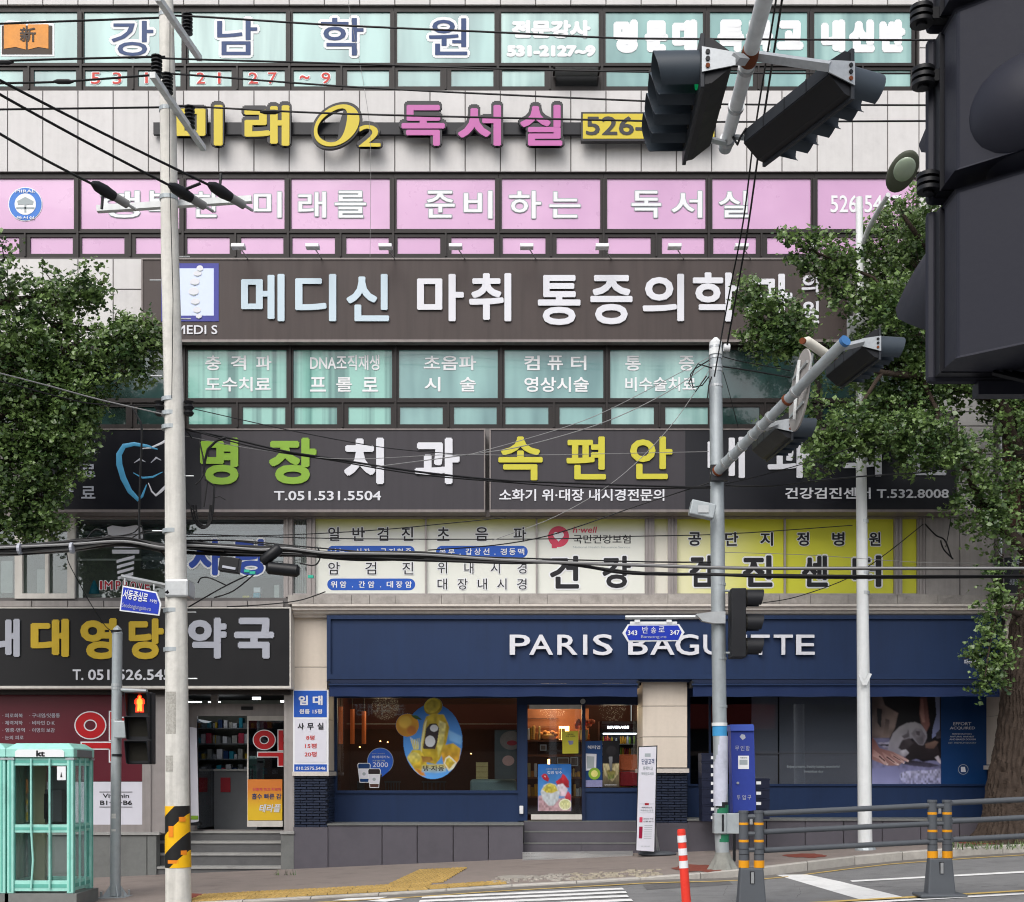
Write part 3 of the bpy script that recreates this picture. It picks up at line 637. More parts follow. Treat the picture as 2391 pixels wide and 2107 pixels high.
for i in range(33): 
    x_ = 682 + 36 * i / 32; pts.append(P(x_, 1300, 25.2 + .025 * math.sin(i * 1.3)))
q.add([(p.x, p.y, P(0, 1210, 25.2).z) for p in pts] + [(p.x, p.y, P(0, 1390, 25.2).z) for p in pts], [(i, i + 1, 33 + i + 1, 33 + i) for i in range(32)]); q.build('curtain', 'curtain', hc, smooth=True)
MB().pb(680, 1208, 720, 1390, 25.15, .01).build('pane', 'clear_glass', hc)
dL = 25.097
def black(ch, r, f=zd, o=.018, b=.02, m='letter_black'):
    r = f(*r) if f else r
    letter(ch, *r, dL, 'white_vinyl', hc, outline=o, bold=b, name='letter_outline'); letter(ch, *r, dL - .007, m, hc, bold=b)
for ch, a_, b_ in (('일', 340, 415), ('반', 505, 590), ('검', 675, 750), ('진', 840, 920), ('초', 1083, 1167), ('음', 1343, 1430), ('파', 1603, 1690)): black(ch, (a_, 150, b_, 243), b=.015)
for ch, a_, b_ in (('암', 340, 418), ('검', 592, 667), ('진', 845, 920), ('위', 1085, 1150), ('내', 1268, 1330), ('시', 1448, 1510), ('경', 1630, 1692)): black(ch, (a_, 388, b_, 472 if a_ < 1000 else 466), b=.005)
for ch, a_, b_ in (('대', 1085, 1150), ('장', 1222, 1290), ('내', 1360, 1422), ('시', 1492, 1555), ('경', 1627, 1692)): black(ch, (a_, 500, b_, 575), b=.005)
def pill(x0, x1, y0, y1, chars, cw):
    x0, y0, x1, y1 = zd(x0, y0, x1, y1); r_ = (y1 - y0) / 2; pts = []
    for k in range(13): a = math.pi / 2 + math.pi * k / 12; pts.append((x0 + r_ + r_ * math.cos(a), (y0 + y1) / 2 - r_ * math.sin(a)))
    for k in range(13): a = -math.pi / 2 + math.pi * k / 12; pts.append((x1 - r_ + r_ * math.cos(a), (y0 + y1) / 2 - r_ * math.sin(a)))
    MB().pp(pts, dL, .003).build('blue_pill', 'pill_blue', hc)
    spaced(chars, x0 + 8, x1 - 8, y0 + 6, y1 - 6, dL - .005, 'white_vinyl', hc, cw, bold=.02)
mat('pill_blue', '#1f52ad', rough=.4, var=.04)
pill(333, 930, 277, 355, '당뇨·신장·고지혈증', 14); pill(333, 933, 500, 580, '위암.간암.대장암', 15); pill(1075, 1700, 277, 357, '복부.갑상선.경동맥', 15)
for ch, r in (('건', (285, 402, 518, 664)), ('강', (703, 402, 932, 660))): black(ch, r, ze, .03, .035)
for ch, x0_, x1_ in (('공', 1607, 1637), ('단', 1693, 1724), ('지', 1775, 1805), ('정', 1861, 1889), ('병', 1943, 1972), ('원', 2029, 2056)): black(ch, (x0_, 1243, x1_, 1275), None, .015, .03)
for ch, x0_, x1_ in (('검', 1610, 1661), ('진', 1734, 1804), ('센', 1872, 1933), ('터', 1990, 2058)): black(ch, (x0_, 1297, x1_, 1371), None, .03, .04)
mat('logo_red', '#c8405a', rough=.4)
c = ze(355, 250); MB().pd(c[0], c[1], 24.5, 24.5, dL, .003).build('insurance_emblem', 'logo_red', hc)
MB().pp([(c[0] - 16, c[1] + 14), (c[0] - 4, c[1] + 22), (c[0] - 4, c[1] + 27), (c[0] - 16, c[1] + 27)], dL - .002, .003).build('emblem_tail', 'logo_red', hc)
hp = [];
for k in range(30):
    a = 2 * math.pi * k / 30; hp.append((c[0] + 14 * .9 * (math.sin(a) ** 3), c[1] - (13 * math.cos(a) - 5 * math.cos(2 * a) - 2 * math.cos(3 * a) - math.cos(4 * a)) * .82 - 1))
MB().pp(hp, dL - .007, .003).build('heart', 'white_vinyl', hc)
letter('h·well', *ze(472, 170, 658, 220), dL, 'logo_red', hc, skew=.2); letter('국민건강보험', *ze(470, 235, 928, 305), dL, 'letter_black', hc, bold=.01)
letter('National Health Insurance Service', *ze(470, 325, 925, 342), dL, 'grey_vinyl', hc, bold=0)

# ------------------------------------------------------------------ second floor: barber shop
bs = thing('barber_window', 'second floor barber shop window with roller blinds, barber pole sticker and blue letters', 'window', P(400, 1400, 25.05))
fr = frame_mb(-330, 1205, 668, 1402, [(1212, 1396, [(-300, 34), (48, 162), (176, 408), (412, 662)])], 25.06, .12); fr.build('frame', 'frame_pinkish', bs)
q = frame_mb(34, 1207, 174, 1398, [(1219, 1386, [(52, 105), (113, 157)])], 25.0, .09); q.build('sliding_sash', 'frame_white', bs)
for xa, xb in ((-300, 34), (52, 105), (113, 157), (176, 408), (412, 662)): MB().pb(xa, 1211, xb, 1397, 25.12, .01).build('pane', 'shop_glass', bs)
mat('blind_grey', '#4b4d50', rough=.5, var=.1, scale=4); mat('blind_light', '#6f7275', rough=.5, var=.1, scale=4); mat('room_wall', '#86887f', rough=.8, var=.15, scale=1.5)
for k in range(12):
    y_ = 1210 + k * 10; MB().pb(330 if y_ > 1270 else 178, y_, 406, y_ + 9, 25.25, .02).build('blind_slat', 'blind_grey' if k % 3 else 'blind_light', bs)
for k in range(14): MB().pb(414, 1210 + k * 10, 660, 1219 + k * 10, 25.25, .02).build('blind_slat', 'blind_grey' if k % 3 else 'blind_light', bs)
MB().pb(-320, 1200, 668, 1404, 26.6, .05).build('room_back', 'room_wall', bs)
MB().pb(180, 1305, 330, 1309, 25.3, .05).build('rail', 'frame_white', bs)
mat('cape_blue', '#2b8fa8', rough=.7, var=.1); mat('shelf_white', '#a9aaa6', rough=.6, var=.1)
bc = [thing('hair_cape', 'turquoise cone shaped cape on a stand behind the barber shop glass', 'cape', P(220, 1388, 25.5))]
c = P(220, 1388, 25.5); MB().tube([c, c + Vector((0, 0, .12)), c + Vector((0, 0, .28))], [.11, .08, .02], 14).build('cape', 'cape_blue', bc[0], smooth=True)
MB().pb(200, 1387, 246, 1395, 25.4, .25).build('stand', 'shelf_white', bc[0])
for (xa, ya, xb, yb, m, lb) in ((592, 1372, 608, 1384, 'letter_white', 'white tub stacked on a blue one'), (591, 1385, 606, 1396, 'cape_blue', 'pale blue tub under a white one'), (640, 1366, 652, 1396, 'shelf_white', 'tall pale bottle near the right end'),
                                (566, 1391, 582, 1396, 'sign_yellow', 'flat yellow sponge'), (86, 1330, 106, 1386, 'shelf_white', 'pale cabinet inside the sliding window'), (2, 1310, 30, 1386, 'shelf_white', 'pale shelf unit left of the sliding window')):
    q = MB().pb(xa, ya, xb, yb, 25.22, .15); o = q.build('sill_item' if xa > 500 else 'cabinet', m, None, bevel=.01); root_mesh(o, P((xa + xb) / 2, yb, 25.3)); tag(o, lb + ' on the barber shop window ledge' if xa > 500 else lb + ' of the barber shop', 'container' if xa > 500 else 'cabinet')
ds = 25.115
q = MB(); q.pp([(250, 1232), (262, 1227), (290, 1231), (318, 1226), (330, 1232), (335, 1245), (333, 1258), (258, 1258), (245, 1262), (235, 1258), (252, 1248)], ds, .003); q.build('pole_sticker_cap', 'letter_white', bs)
for (a_, b_) in (((262, 1284), (325, 1293)), ((266, 1273), (328, 1280)),):
    MB().pb(a_[0], a_[1], b_[0], b_[1], ds, .003).build('pole_sticker_band', 'letter_white', bs)
for k in range(4):
    y_ = 1298 + k * 13; MB().pp([(272 + k, y_ + 10), (314 - k, y_ - 1), (314 - k, y_ + 6), (272 + k, y_ + 17)], ds, .003).build('pole_sticker_stripe', 'letter_white', bs)
mat('logo_crimson', '#9c2430', rough=.4)
for ch, a_, b_ in (('I', 233, 239), ('M', 244, 263), ('P', 270, 282), ('R', 288, 300), ('O', 304, 318), ('V', 322, 334), ('E', 338, 350)):
    letter(ch, a_, 1357, b_, 1377, ds, 'white_vinyl', bs, outline=.014, bold=.02, name='letter_outline'); letter(ch, a_, 1357, b_, 1377, ds - .007, 'logo_crimson', bs, bold=.02)
mat('barber_blue', '#20429a', rough=.4)
for ch, r in (('사', (440, 1259, 522, 1344)), ('랑', (549, 1259, 628, 1344))):
    letter(ch, *r, ds, 'white_vinyl', bs, outline=.035, bold=.04, name='letter_outline'); letter(ch, *r, ds - .007, 'barber_blue', bs, bold=.045)

# ------------------------------------------------------------------ opposite side of the street (seen only as reflections)
mat('opp_wall', '#6b5a50', rough=.8, var=.15, scale=.6); mat('opp_red', '#7d2b22', rough=.6, var=.1, scale=1)
ob = thing('opposite_building', 'low brown shop building across the street with a red sign band', 'building', (0, -40, zs(0)))
q = MB(); q.box((-24, -48, -1), (26, -40, 3.1)); q.box((-24, -48, 5.6), (26, -40.3, 9)); q.build('wall', 'opp_wall', ob)
q = MB(); q.box((-14, -40.3, 4.3), (14, -39.6, 6.4)); q.build('sign_band', 'opp_red', ob)
q = MB(); q.box((-24, -40.6, -1), (26, -40.2, 6)); q.build('shutters', 'interior_dark', ob)
def mirror_text(s, x0, x1, z0, z1__, y):
    v, f = raw_text(s); bx = bbox(v); q = MB()
    q.add([(x1 - (p[0] - bx[0]) / (bx[2] - bx[0]) * (x1 - x0), y, z0 + (p[1] - bx[1]) / (bx[3] - bx[1]) * (z1__ - z0)) for p in v], [g[::-1] for g in f]); q.build('sign_text', 'letter_white', ob)
mirror_text('분식대방', -8.4, -5.7, 5.0, 5.8, -39.58)
# ================================================================== PHARMACY
ps = box_sign('pharmacy_sign', 'black pharmacy box sign with gold and silver rounded letters and a phone number', (-120, 1421, 676, 1602), 24.6, .45, 'pharm_sign', 'frame_white')
for ch, r, m in (('내', (-80, 775, 140, 1036), 'letter_silver'), ('대', (212, 775, 475, 1036), 'letter_gold'), ('영', (550, 770, 800, 1052), 'letter_gold'), ('당', (880, 772, 1120, 1052), 'letter_gold'),
                 ('약', (1283, 767, 1548, 1048), 'letter_silver'), ('국', (1597, 767, 1872, 1048), 'letter_silver')):
    letter(ch, *zp(*r), 24.598, m, ps, ext=.03, bold=.05)
for t_, a_, b_ in (('T.', 170, 195), ('051', 206, 256), ('526.5454', 275, 420)): letter(t_, a_, 1563.5, b_, 1588.5, 24.596, 'letter_white', ps, ext=.008, bold=.02, name='lettering')
ph = thing('pharmacy_shop', 'grey framed pharmacy shopfront with maroon window panel, glass door and granite steps', 'shopfront', P(340, 2045, 25))
q = MB(); q.pb(-330, 1606, 676, 1622, 24.9, .3); q.build('lintel', 'frame_brown', ph)
# granite base wall pieces
for xa, xb in ((-330, -190), (-190, -60), (-60, 80), (80, 215), (215, 343), (343, 366)): 
    tile(xa, 1950, xb, 2070, 25.0, 'grey_granite', 'base_stone', ph, t=.25, gap=.6)
MB().pb(-330, 1944, 372, 1950, 24.96, .35).build('sill', 'step_nose', ph)
fr = frame_mb(-330, 1616, 400, 1946, [(1618, 1926, [(-320, 332)]), ], 25.05, .12)
fr.build('window_frame', 'frame_pinkish', ph)
mat('maroon', '#5a1c28', rough=.35, var=.05, scale=2); mat('pharm_white', '#cfcfd8', rough=.35, var=.03)
MB().pb(-320, 1616, 333, 1825, 25.08, .03).build('maroon_panel', 'maroon', ph); MB().pb(-320, 1826, 333, 1926, 25.08, .03).build('white_panel', 'pharm_white', ph)
g = Z(0, 1600, 300, 1501)
mat('yak_red', '#b3191f', rough=.35, var=.04)
def yak(cx0, cy0, sc, d, par, cut=None):
    """the big red pharmacy character with white outline, from rings and bars"""
    def ringp(cx, cy, ro, ri, t, m, nm):
        q = MB(); N = 36; o_ = [P(cx + ro * sc * math.cos(2 * math.pi * k / N), cy + ro * .88 * sc * math.sin(2 * math.pi * k / N), d) for k in range(N)]; i_ = [P(cx + ri * sc * math.cos(2 * math.pi * k / N), cy + ri * .88 * sc * math.sin(2 * math.pi * k / N), d) for k in range(N)]
        vs__ = [(p.x, p.y - t, p.z) for p in o_ + i_]; q.add(vs__, [(k, N + k, N + (k + 1) % N, (k + 1) % N) for k in range(N)]); q.build(nm, m, par)
    ringp(cx0, cy0, 37.5, 12.5, 0, 'white_vinyl', 'character_outline'); ringp(cx0, cy0, 34.5, 15.5, .006, 'yak_red', 'character')
    q1, q2 = MB(), MB()
    def bar(x0, y0, x1, y1, e=3):
        if cut: x1 = min(x1, (cut - cx0) / sc); 
        if x1 <= x0: return
        q1.pb(cx0 + (x0 - e) * sc, cy0 + (y0 - e) * sc, cx0 + (x1 + e) * sc if not cut else min(cut, cx0 + (x1 + e) * sc), cy0 + (y1 + e) * sc, d, .001)
        q2.pb(cx0 + x0 * sc, cy0 + y0 * sc, cx0 + x1 * sc, cy0 + y1 * sc, d - .006, .001)
    bar(46, -31, 62, 34); bar(62, -17, 79, -8); bar(62, 6, 79, 15); bar(-20, 41, 62, 54); bar(46, 54, 62, 84)
    q1.build('character_outline', 'white_vinyl', par); q2.build('character', 'yak_red', par)
yak(211, 1694, 1.0, 25.07, ph)
for t_, r in (('· 피로회복', (30, 332, 265, 380)), ('· 체력저하', (30, 417, 265, 467)), ('· 염증·면역', (30, 503, 290, 550)), ('· 눈의 피로', (30, 590, 275, 637)), ('· 구내염/잇몸통', (345, 330, 700, 380)), ('· 비타민 D·K', (345, 417, 640, 467)), ('· 이명의 보감', (345, 503, 640, 552))):
    letter(t_, *g(*r), 25.074, 'letter_silver', ph, bold=.01)
letter('Vitamin', *zp(700, 740 + 1226.3, 880, 770 + 1226.3), 25.074, 'letter_black', ph)
letter('B1·B2·B6', *zp(682, 787 + 1226.3, 900, 818 + 1226.3), 25.074, 'letter_black', ph, bold=.03)
q = MB(); q.pb(232, 1849, 309, 1850.5, 25.073, .002); q.pb(232, 1884, 309, 1885.5, 25.073, .002); q.build('rule_line', 'letter_black', ph)
# doorway: transom, frame, back room
dp = 26.0
MB().pb(336, 1616, 352, 1946, 25.02, .16).build('post', 'frame_pinkish', ph); MB().pb(358, 1616, 372, 1946, 25.1, .1).build('post', 'frame_pinkish', ph)
for xa, m in ((350, 'interior_wood'), (364, 'interior_wood')): MB().pb(xa, 1842, xa + 7, 1938, 25.2, .06).build('rolled_mat', m, ph)
fr = frame_mb(372, 1606, 664, 1940, [(1622, 1644, [(380, 492), (508, 664)]), (1672, 1938, [(460, 664)])], dp, .1)
fr.build('door_frame', 'frame_pinkish', ph)
q = MB(); q.pb(563, 1644 + 6, 590, 1658, dp - .04, .03); q.build('sensor_box', 'black_plastic', ph)
mat('tube_light', '#ffffff', emit='#f2f8ff', estr=4)
for a_, b_ in (((435, 1638), (470, 1641)), ((486, 1638), (514, 1641)), ((589, 1628), (608, 1634)), ((655, 1636), (664, 1640))): MB().pb(a_[0], a_[1], b_[0], b_[1], dp + .9, .04).build('ceiling_tube', 'tube_light', ph)
for r4 in ((577, 1672, 664, 1683), (577, 1917, 660, 1931), (577, 1683, 580, 1917)): MB().pb(*r4, dp - .06, .05).build('door_rail', 'frame_white', ph)
MB().pb(580, 1683, 662, 1917, dp - .04, .01).build('door_glass', 'smoke_glass', ph)
yak(617, 1728, .72, dp - .05, ph, cut=662)
grad_mat('orange_poster', '#cf7a33', '#d9b32a', P(0, 1890, 26).z, P(0, 1840, 26).z)
MB().pb(578, 1820, 659, 1916, dp - .065, .004).build('poster', 'orange_poster', ph)
letter('흡수 빠른 감', 588, 1853, 657, 1867, dp - .07, 'blue_vinyl', ph, bold=.03); letter('진통제 연고 치료제', 590, 1840, 656, 1847, dp - .07, 'logo_red', ph); letter('테라플', 606, 1878, 655, 1897, dp - .07, 'letter_white', ph, bold=.03, skew=.2); letter('테라플', 607, 1879, 656, 1898, dp - .068, 'letter_gold', ph, bold=.05, skew=.2)
# open left part: inner left glass with the same character, stand banner
q = MB(); A = P(462, 1680, dp); q.box((A.x, .95, P(0, 1935, dp).z), (A.x + .03, 2.4, A.z)); q.build('open_door_leaf', 'smoke_glass', ph)
q = MB(); q.pb(664 - 1, 1606, 687, 1944, 25.02, 1.0); q.build('right_pier', 'tile_low', ph); 
MB().pb(654, 1942, 687, 1948, 24.93, 1.1).build('pier_cap', 'step_nose', ph); MB().pb(656, 1948, 686, 2042, 24.96, 1.1).build('pier_base', 'grey_granite', ph)
for k, (ya, yb) in enumerate(((1942, 1966), (1966, 1994), (1994, 2025), (2025, 2060))):
    d = 25.95 - .3 * k; MB().pb(366, ya + 4, 656, yb + 6, d, 1.4).build('step', 'step_stone', ph); MB().pb(364, ya - 1, 656, ya + 4, d - .03, .35).build('step_edge', 'step_nose', ph)
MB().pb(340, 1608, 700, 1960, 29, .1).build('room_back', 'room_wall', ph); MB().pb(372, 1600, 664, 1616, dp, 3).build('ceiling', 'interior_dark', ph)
mat('pharm_floor', '#2c2d2e', rough=.4); A, B = P(372, 1943, dp), P(664, 1943, dp); MB().box((A.x, 1, A.z - .05), (B.x, 4.2, A.z - .01)).build('inner_floor', 'pharm_floor', ph)
MB().box((A.x - .1, 1.1, A.z), (A.x, 4, A.z + 3)).build('side_wall', 'room_wall', ph); MB().box((B.x, 1.1, A.z), (B.x + .1, 4, A.z + 3)).build('side_wall', 'room_wall', ph)
cols = ['cape_blue', 'letter_white', 'logo_red', 'letter_gold', 'shelf_white', 'pharm_white', 'blind_light', 'blue_vinyl']
sh = thing('medicine_shelf', 'dim shelving full of small medicine boxes inside the pharmacy', 'shelf', P(520, 1940, 28.5))
for k in range(6):
    y_ = 1700 + 36 * k; MB().pb(405, y_, 650, y_ + 3, 28.3, .4).build('shelf_board', 'blind_light', sh)
random.seed(11)
for k in range(6):
    x_ = 408
    while x_ < 640:
        wd_ = random.uniform(5, 13); hh = random.uniform(10, 24); y_ = 1700 + 36 * k
        MB().pb(x_, y_ - hh, x_ + wd_, y_, 28.32, .25).build('medicine_box', random.choice(cols), sh); x_ += wd_ + random.uniform(.5, 6)
ct = thing('pharmacy_counter', 'grey counter with a dark red box front inside the pharmacy doorway', 'counter', P(545, 1940, 27.3))
MB().pb(500, 1800, 600, 1940, 27.3, .6).build('body', 'blind_light', ct); MB().pb(515, 1816, 538, 1850, 27.28, .03).build('red_box', 'logo_crimson', ct); MB().pb(497, 1796, 603, 1801, 27.25, .7).build('top', 'shelf_white', ct)
bn = thing('doorway_banner', 'tall narrow pale banner stand beside the pharmacy doorway', 'banner', P(452, 1935, 25.8))
MB().pp([(443, 1698), (459, 1700), (464, 1918), (446, 1922)], 25.8, .02).build('sheet', 'pharm_white', bn); MB().pb(445, 1921, 467, 1928, 25.75, .15).build('foot', 'black_plastic', bn); MB().pb(446, 1905, 463, 1914, 25.79, .005).build('green_print', 'letter_green', bn)
pl = bpy.data.lights.new('pharmacy_light', 'POINT'); pl.energy = 4; pl.color = (.92, .97, 1); pl.shadow_soft_size = .4; po = bpy.data.objects.new('pharmacy_light', pl); COL.objects.link(po); po.location = P(520, 1650, 27.5)

# ================================================================== BAKERY
bk = thing('bakery_shop', 'navy painted bakery shopfront with beige pillars, big window, glass door and steps', 'shopfront', P(1400, 1990, 25))
# pillars
def pillar(x0, x1, ytop, ycap, ybrick, ybase, side=None):
    ys = [ytop + (ycap - 12 - ytop) * k / 3 for k in range(4)]
    core = MB(); core.pb(x0 + 1, ytop, x1 - 1, ybase + 25, 25.06, 1.0); core.build('pillar_core', 'navy_mortar', bk)
    for k in range(3): tile(x0, ys[k], x1, ys[k + 1], 25.0, 'beige_stone', 'pillar_stone', bk, t=1.03, gap=.25)
    MB().pb(x0 - 4, ycap - 10, x1 + 4, ycap, 24.93, 1.15).build('pillar_cap', 'cornice', bk)
    rows = int((ybrick - ycap) / 6.15); rh = (ybrick - ycap) / rows; bl = 30.0
    A = P(x0, ycap, 25); B = P(x1, ybrick, 25)
    for r_ in range(rows):
        ya = ycap + r_ * rh; xx = x0 - (bl / 2 if r_ % 2 else 0)
        while xx < x1 - 1:
            a_, b_ = max(xx, x0), min(xx + bl, x1)
            if b_ - a_ > 3: tile(a_, ya, b_, ya + rh, 25.0, 'navy_brick', 'brick', bk, t=.06, gap=.5)
            xx += bl
        if side:      # return of the pillar seen along its side
            zA, zB = P(0, ya + .5, 25).z, P(0, ya + rh - .5, 25).z; y_ = .06 + (.12 if r_ % 2 else 0)
            while y_ < 1.0:
                L = min(.24, 1.0 - y_); MB().box((B.x - .03, y_, zB), (B.x + .004, y_ + L, zA)).build('brick', 'navy_brick', bk); y_ += .25
    MB().pb(x0 - 1, ybrick, x1 + 1, ybase + 30, 24.97, 1.0).build('pillar_base', 'dark_stone', bk)
pillar(686, 764, 1437, 1812, 1932, 2036, side=True)
pillar(1500, 1605, 1577, 1805, 1922, 1990)
pillar(2347, 2430, 1437, 1797, 1905, 1960)
# fascia
fd = 24.75
MB().pb(763, 1437, 2338, 1592, fd + .06, .35).build('fascia_board', 'pb_blue', bk)
q = MB(); q.pb(763, 1437, 2338, 1446, fd, .06); q.pb(763, 1579, 2338, 1586, fd - .06, .12); q.pb(763, 1446, 772, 1579, fd, .06); q.pb(2329, 1446, 2338, 1579, fd, .06); q.pb(763, 1574, 2338, 1579, fd - .02, .08)
q.build('fascia_frame', 'pb_blue', bk)
lt = thing('bakery_name', 'white raised capital letters PARIS BAGUETTE on the navy fascia', 'sign', P(1545, 1530, fd))
for ch, a_, b_ in (('P', 1190, 1238), ('A', 1236, 1291), ('R', 1301, 1348), ('I', 1361, 1371), ('S', 1384, 1430), ('B', 1466, 1512), ('A', 1518, 1574), ('G', 1576, 1631), ('U', 1641, 1688), ('E', 1701, 1744), ('T', 1752, 1796), ('T', 1805, 1850), ('E', 1857, 1901)):
    e = 1 if ch in 'SG' else 0
    letter(ch, a_, 1483 - e, b_, 1530 + e, fd + .03, 'letter_white', lt, ext=.06, bold=.012)
letter('파리바게뜨', 2251, 1540, 2299, 1552, fd + .055, 'letter_white', lt, bold=.02)
def awning(x0, x1, label):
    a_ = thing('awning', label, 'awning', P((x0 + x1) / 2, 1627, 24.7))
    MB().pb(x0, 1587, x1, 1596, 24.7, .3).build('cassette', 'pb_blue_dark', a_)
    MB().pb(x0, 1596.5, x1, 1600.5, 24.62, .2).build('front_bar', 'pb_blue', a_)
    q = MB(); N = 60; A, B = P(x0 + 2, 1600, 24.66), P(x1 - 2, 1627, 24.66)
    vs__ = []
    for k in range(N + 1):
        x_ = A.x + (B.x - A.x) * k / N; vs__ += [(x_, A.y, A.z), (x_, A.y + .01 * math.sin(k * .9), B.z + .006 * math.sin(k * .5))]
    q.add(vs__, [(2 * k, 2 * k + 1, 2 * k + 3, 2 * k + 2) for k in range(N)]); q.build('valance', 'awning_blue', a_, smooth=True)
    for xe in (x0, x1):
        MB().pb(xe - 3, 1590, xe + 3, 1606, 24.66, .3).build('end_bracket', 'black_plastic', a_)
awning(767, 1490, 'rolled navy awning over the bakery window and door'); awning(1616, 2336, 'rolled navy awning over the dark right hand bakery window')
MB().pb(765, 1437, 2345, 1600, 25.3, .2).build('ceiling_beam', 'pb_blue_dark', bk)
q = MB(); A, B = P(765, 1600, 25.3), P(2306, 1627, 26); q.box((A.x, .3, A.z), (B.x, 1.3, A.z + .1)); q.build('soffit', 'pb_blue_dark', bk)
gd = 26.0
fr = frame_mb(764, 1600, 1232, 1925, [(1630, 1846, [(787, 1207)])], gd, .12); fr.pb(784, 1846, 1210, 1853, gd - .04, .05); fr.build('window_frame', 'pb_blue', bk)
# base walls
for xa, xb in ((765, 892), (892, 974), (974, 1058), (1058, 1140), (1140, 1222)): tile(xa, 1926, xb, 2045, 25.0, 'dark_stone', 'base_stone', bk, t=.9, gap=.5)
MB().pb(764, 1924, 1223, 1927.5, 24.97, 1.05).build('base_ledge', 'grey_granite', bk)
for xa, xb in ((1605, 1700), (1700, 1790), (1790, 1880), (1880, 1970), (1970, 2060), (2060, 2150), (2150, 2240), (2240, 2347)): tile(xa, 1916, xb, 2000, 25.0, 'dark_stone', 'base_stone', bk, t=.9, gap=.5)
MB().pb(1605, 1913, 2347, 1917, 24.97, 1.05).build('base_ledge', 'grey_granite', bk)
# door zone
MB().pb(1210, 1622, 1500, 1646, gd - .05, .2).build('door_beam', 'pb_blue_dark', bk); MB().pb(1210, 1646, 1231, 1917, gd - .05, .15).build('door_jamb', 'pb_blue', bk); MB().pb(1359, 1640, 1367, 1917, gd - .06, .15).build('mullion', 'pb_blue_dark', bk)
MB().pb(1367, 1842, 1500, 1917, gd, .12).build('lower_panel', 'pb_blue', bk); MB().pb(1365, 1840, 1497, 1849, gd - .04, .08).build('sill', 'pb_blue', bk); MB().pb(1489, 1640, 1500, 1842, gd - .02, .12).build('door_jamb', 'pb_blue_dark', bk)
for r4 in ((1236, 1646, 1358, 1656), (1240, 1902, 1360, 1914)): MB().pb(*r4, gd - .02, .06).build('door_rail', 'frame_white', bk)
MB().pb(1233, 1657, 1359, 1902, gd, .012).build('door_pane', 'clear_glass', bk); MB().pb(1367, 1646, 1490, 1840, gd, .012).build('pane', 'clear_glass', bk); MB().pb(786, 1628, 1208, 1847, gd + .03, .012).build('pane', 'shop_glass', bk)
MB().pd(1361, 1638, 6, 6, gd - .1, .05).build('round_closer', 'steel', bk)
for k, (ya, yb) in enumerate(((1917, 1942), (1942, 1969), (1969, 2008))):
    d = 25.9 - .3 * k
    for xa, xb in (((1223, 1500),) if k < 2 else ((1219, 1358), (1358, 1500))): MB().pb(xa, ya + 1.5, xb - .4, yb + 5, d, 1.2).build('step', 'dark_stone', bk)
    MB().pb(1223, ya, 1500, ya + 2, d - .01, .3).build('step_edge', 'grey_granite', bk)
mat('tread_plate', '#a5a4a3', rough=.4, metal=.5, var=.2, scale=40)
q = MB(); A, B, C_, D_ = P(1220, 1990, 25.0), P(1478, 1987, 25.0), P(1478, 1996, 24.5), P(1220, 2012, 24.5)
q.add([A, B, C_, D_, (A.x, A.y, A.z - .2), (B.x, B.y, B.z - .1), (C_.x, C_.y, C_.z - .03), (D_.x, D_.y, D_.z - .03)], [(0, 3, 2, 1), (0, 4, 7, 3), (3, 7, 6, 2), (2, 6, 5, 1)]); q.build('ramp_plate', 'tread_plate', bk)
q = MB(); random.seed(5)
for i in range(42):
    for j in range(3):
        u, v_ = (i + .5) / 42, (j + .5) / 3; p = A.lerp(B, u).lerp(D_.lerp(C_, u), v_); s_ = .016
        q.box((p.x - s_, p.y - .03, p.z), (p.x + s_, p.y + .03, p.z + .006))
q.build('ramp_tread_pattern', 'tread_plate', bk)
# right dark window
fr = frame_mb(1605, 1600, 2306, 1916, [(1627, 1833, [(1612, 1656), (1660, 2032), (2035, 2304)])], gd, .12); fr.pb(1607, 1831, 2305, 1836, gd - .04, .05); fr.build('window_frame', 'pb_blue', bk)
glass_mat('dark_glass', (.9, .91, .93), .06)
for xa, xb in ((1612, 1656), (1660, 2032)): MB().pb(xa, 1626, xb, 1834, gd + .03, .012).build('pane', 'dark_glass', bk)
mat('roller_dark', '#7b8087', rough=.7, var=.08, scale=2)
MB().pb(1820, 1628, 2030, 1834, gd + .12, .02).build('roller_blind', 'roller_dark', bk); MB().pb(1755, 1628, 1816, 1834, gd + .14, .02).build('roller_blind', 'roller_dark', bk); MB().pb(1755, 1758, 2030, 1761, gd + .1, .02).build('blind_bar', 'blind_light', bk)
letter('Enjoy a warm, freshly baked, wonderful', 1838, 1787, 1960, 1795, gd + .025, 'grey_vinyl', bk, bold=0); letter('breakfast day', 1878, 1799, 1922, 1806, gd + .025, 'grey_vinyl', bk, bold=0)
# kneading poster on the window
kp = thing('kneading_poster', 'large window poster of hands kneading a ball of dough on a floury table', 'poster', P(2110, 1836, gd))
r_ = Z(2030, 1600, 320)
mat('poster_black', '#15121a', rough=.35); mat('poster_flour', '#7f80a5', rough=.35, var=.25, scale=18); mat('poster_skin_light', '#b58a84', rough=.35); mat('poster_apron', '#7d6c68', rough=.35, var=.2, scale=8)
pr = Print((40, 100, 1068, 1510), 150, 200, '#120f16', 3); W_P, W_S = '#8f8a92', '#5c5257'
pr.fill([(40, 110), (170, 110), (230, 300), (430, 420), (380, 640), (300, 790), (60, 800), (40, 780)], '#3c3134', '#8a7872', 3, .35, 14, 20)
pr.fill([(110, 340), (190, 360), (170, 640), (120, 560)], '#15121a', None, 2); pr.fill([(240, 500), (300, 520), (280, 760), (200, 780)], '#4c3f40', '#8a7770', 3)
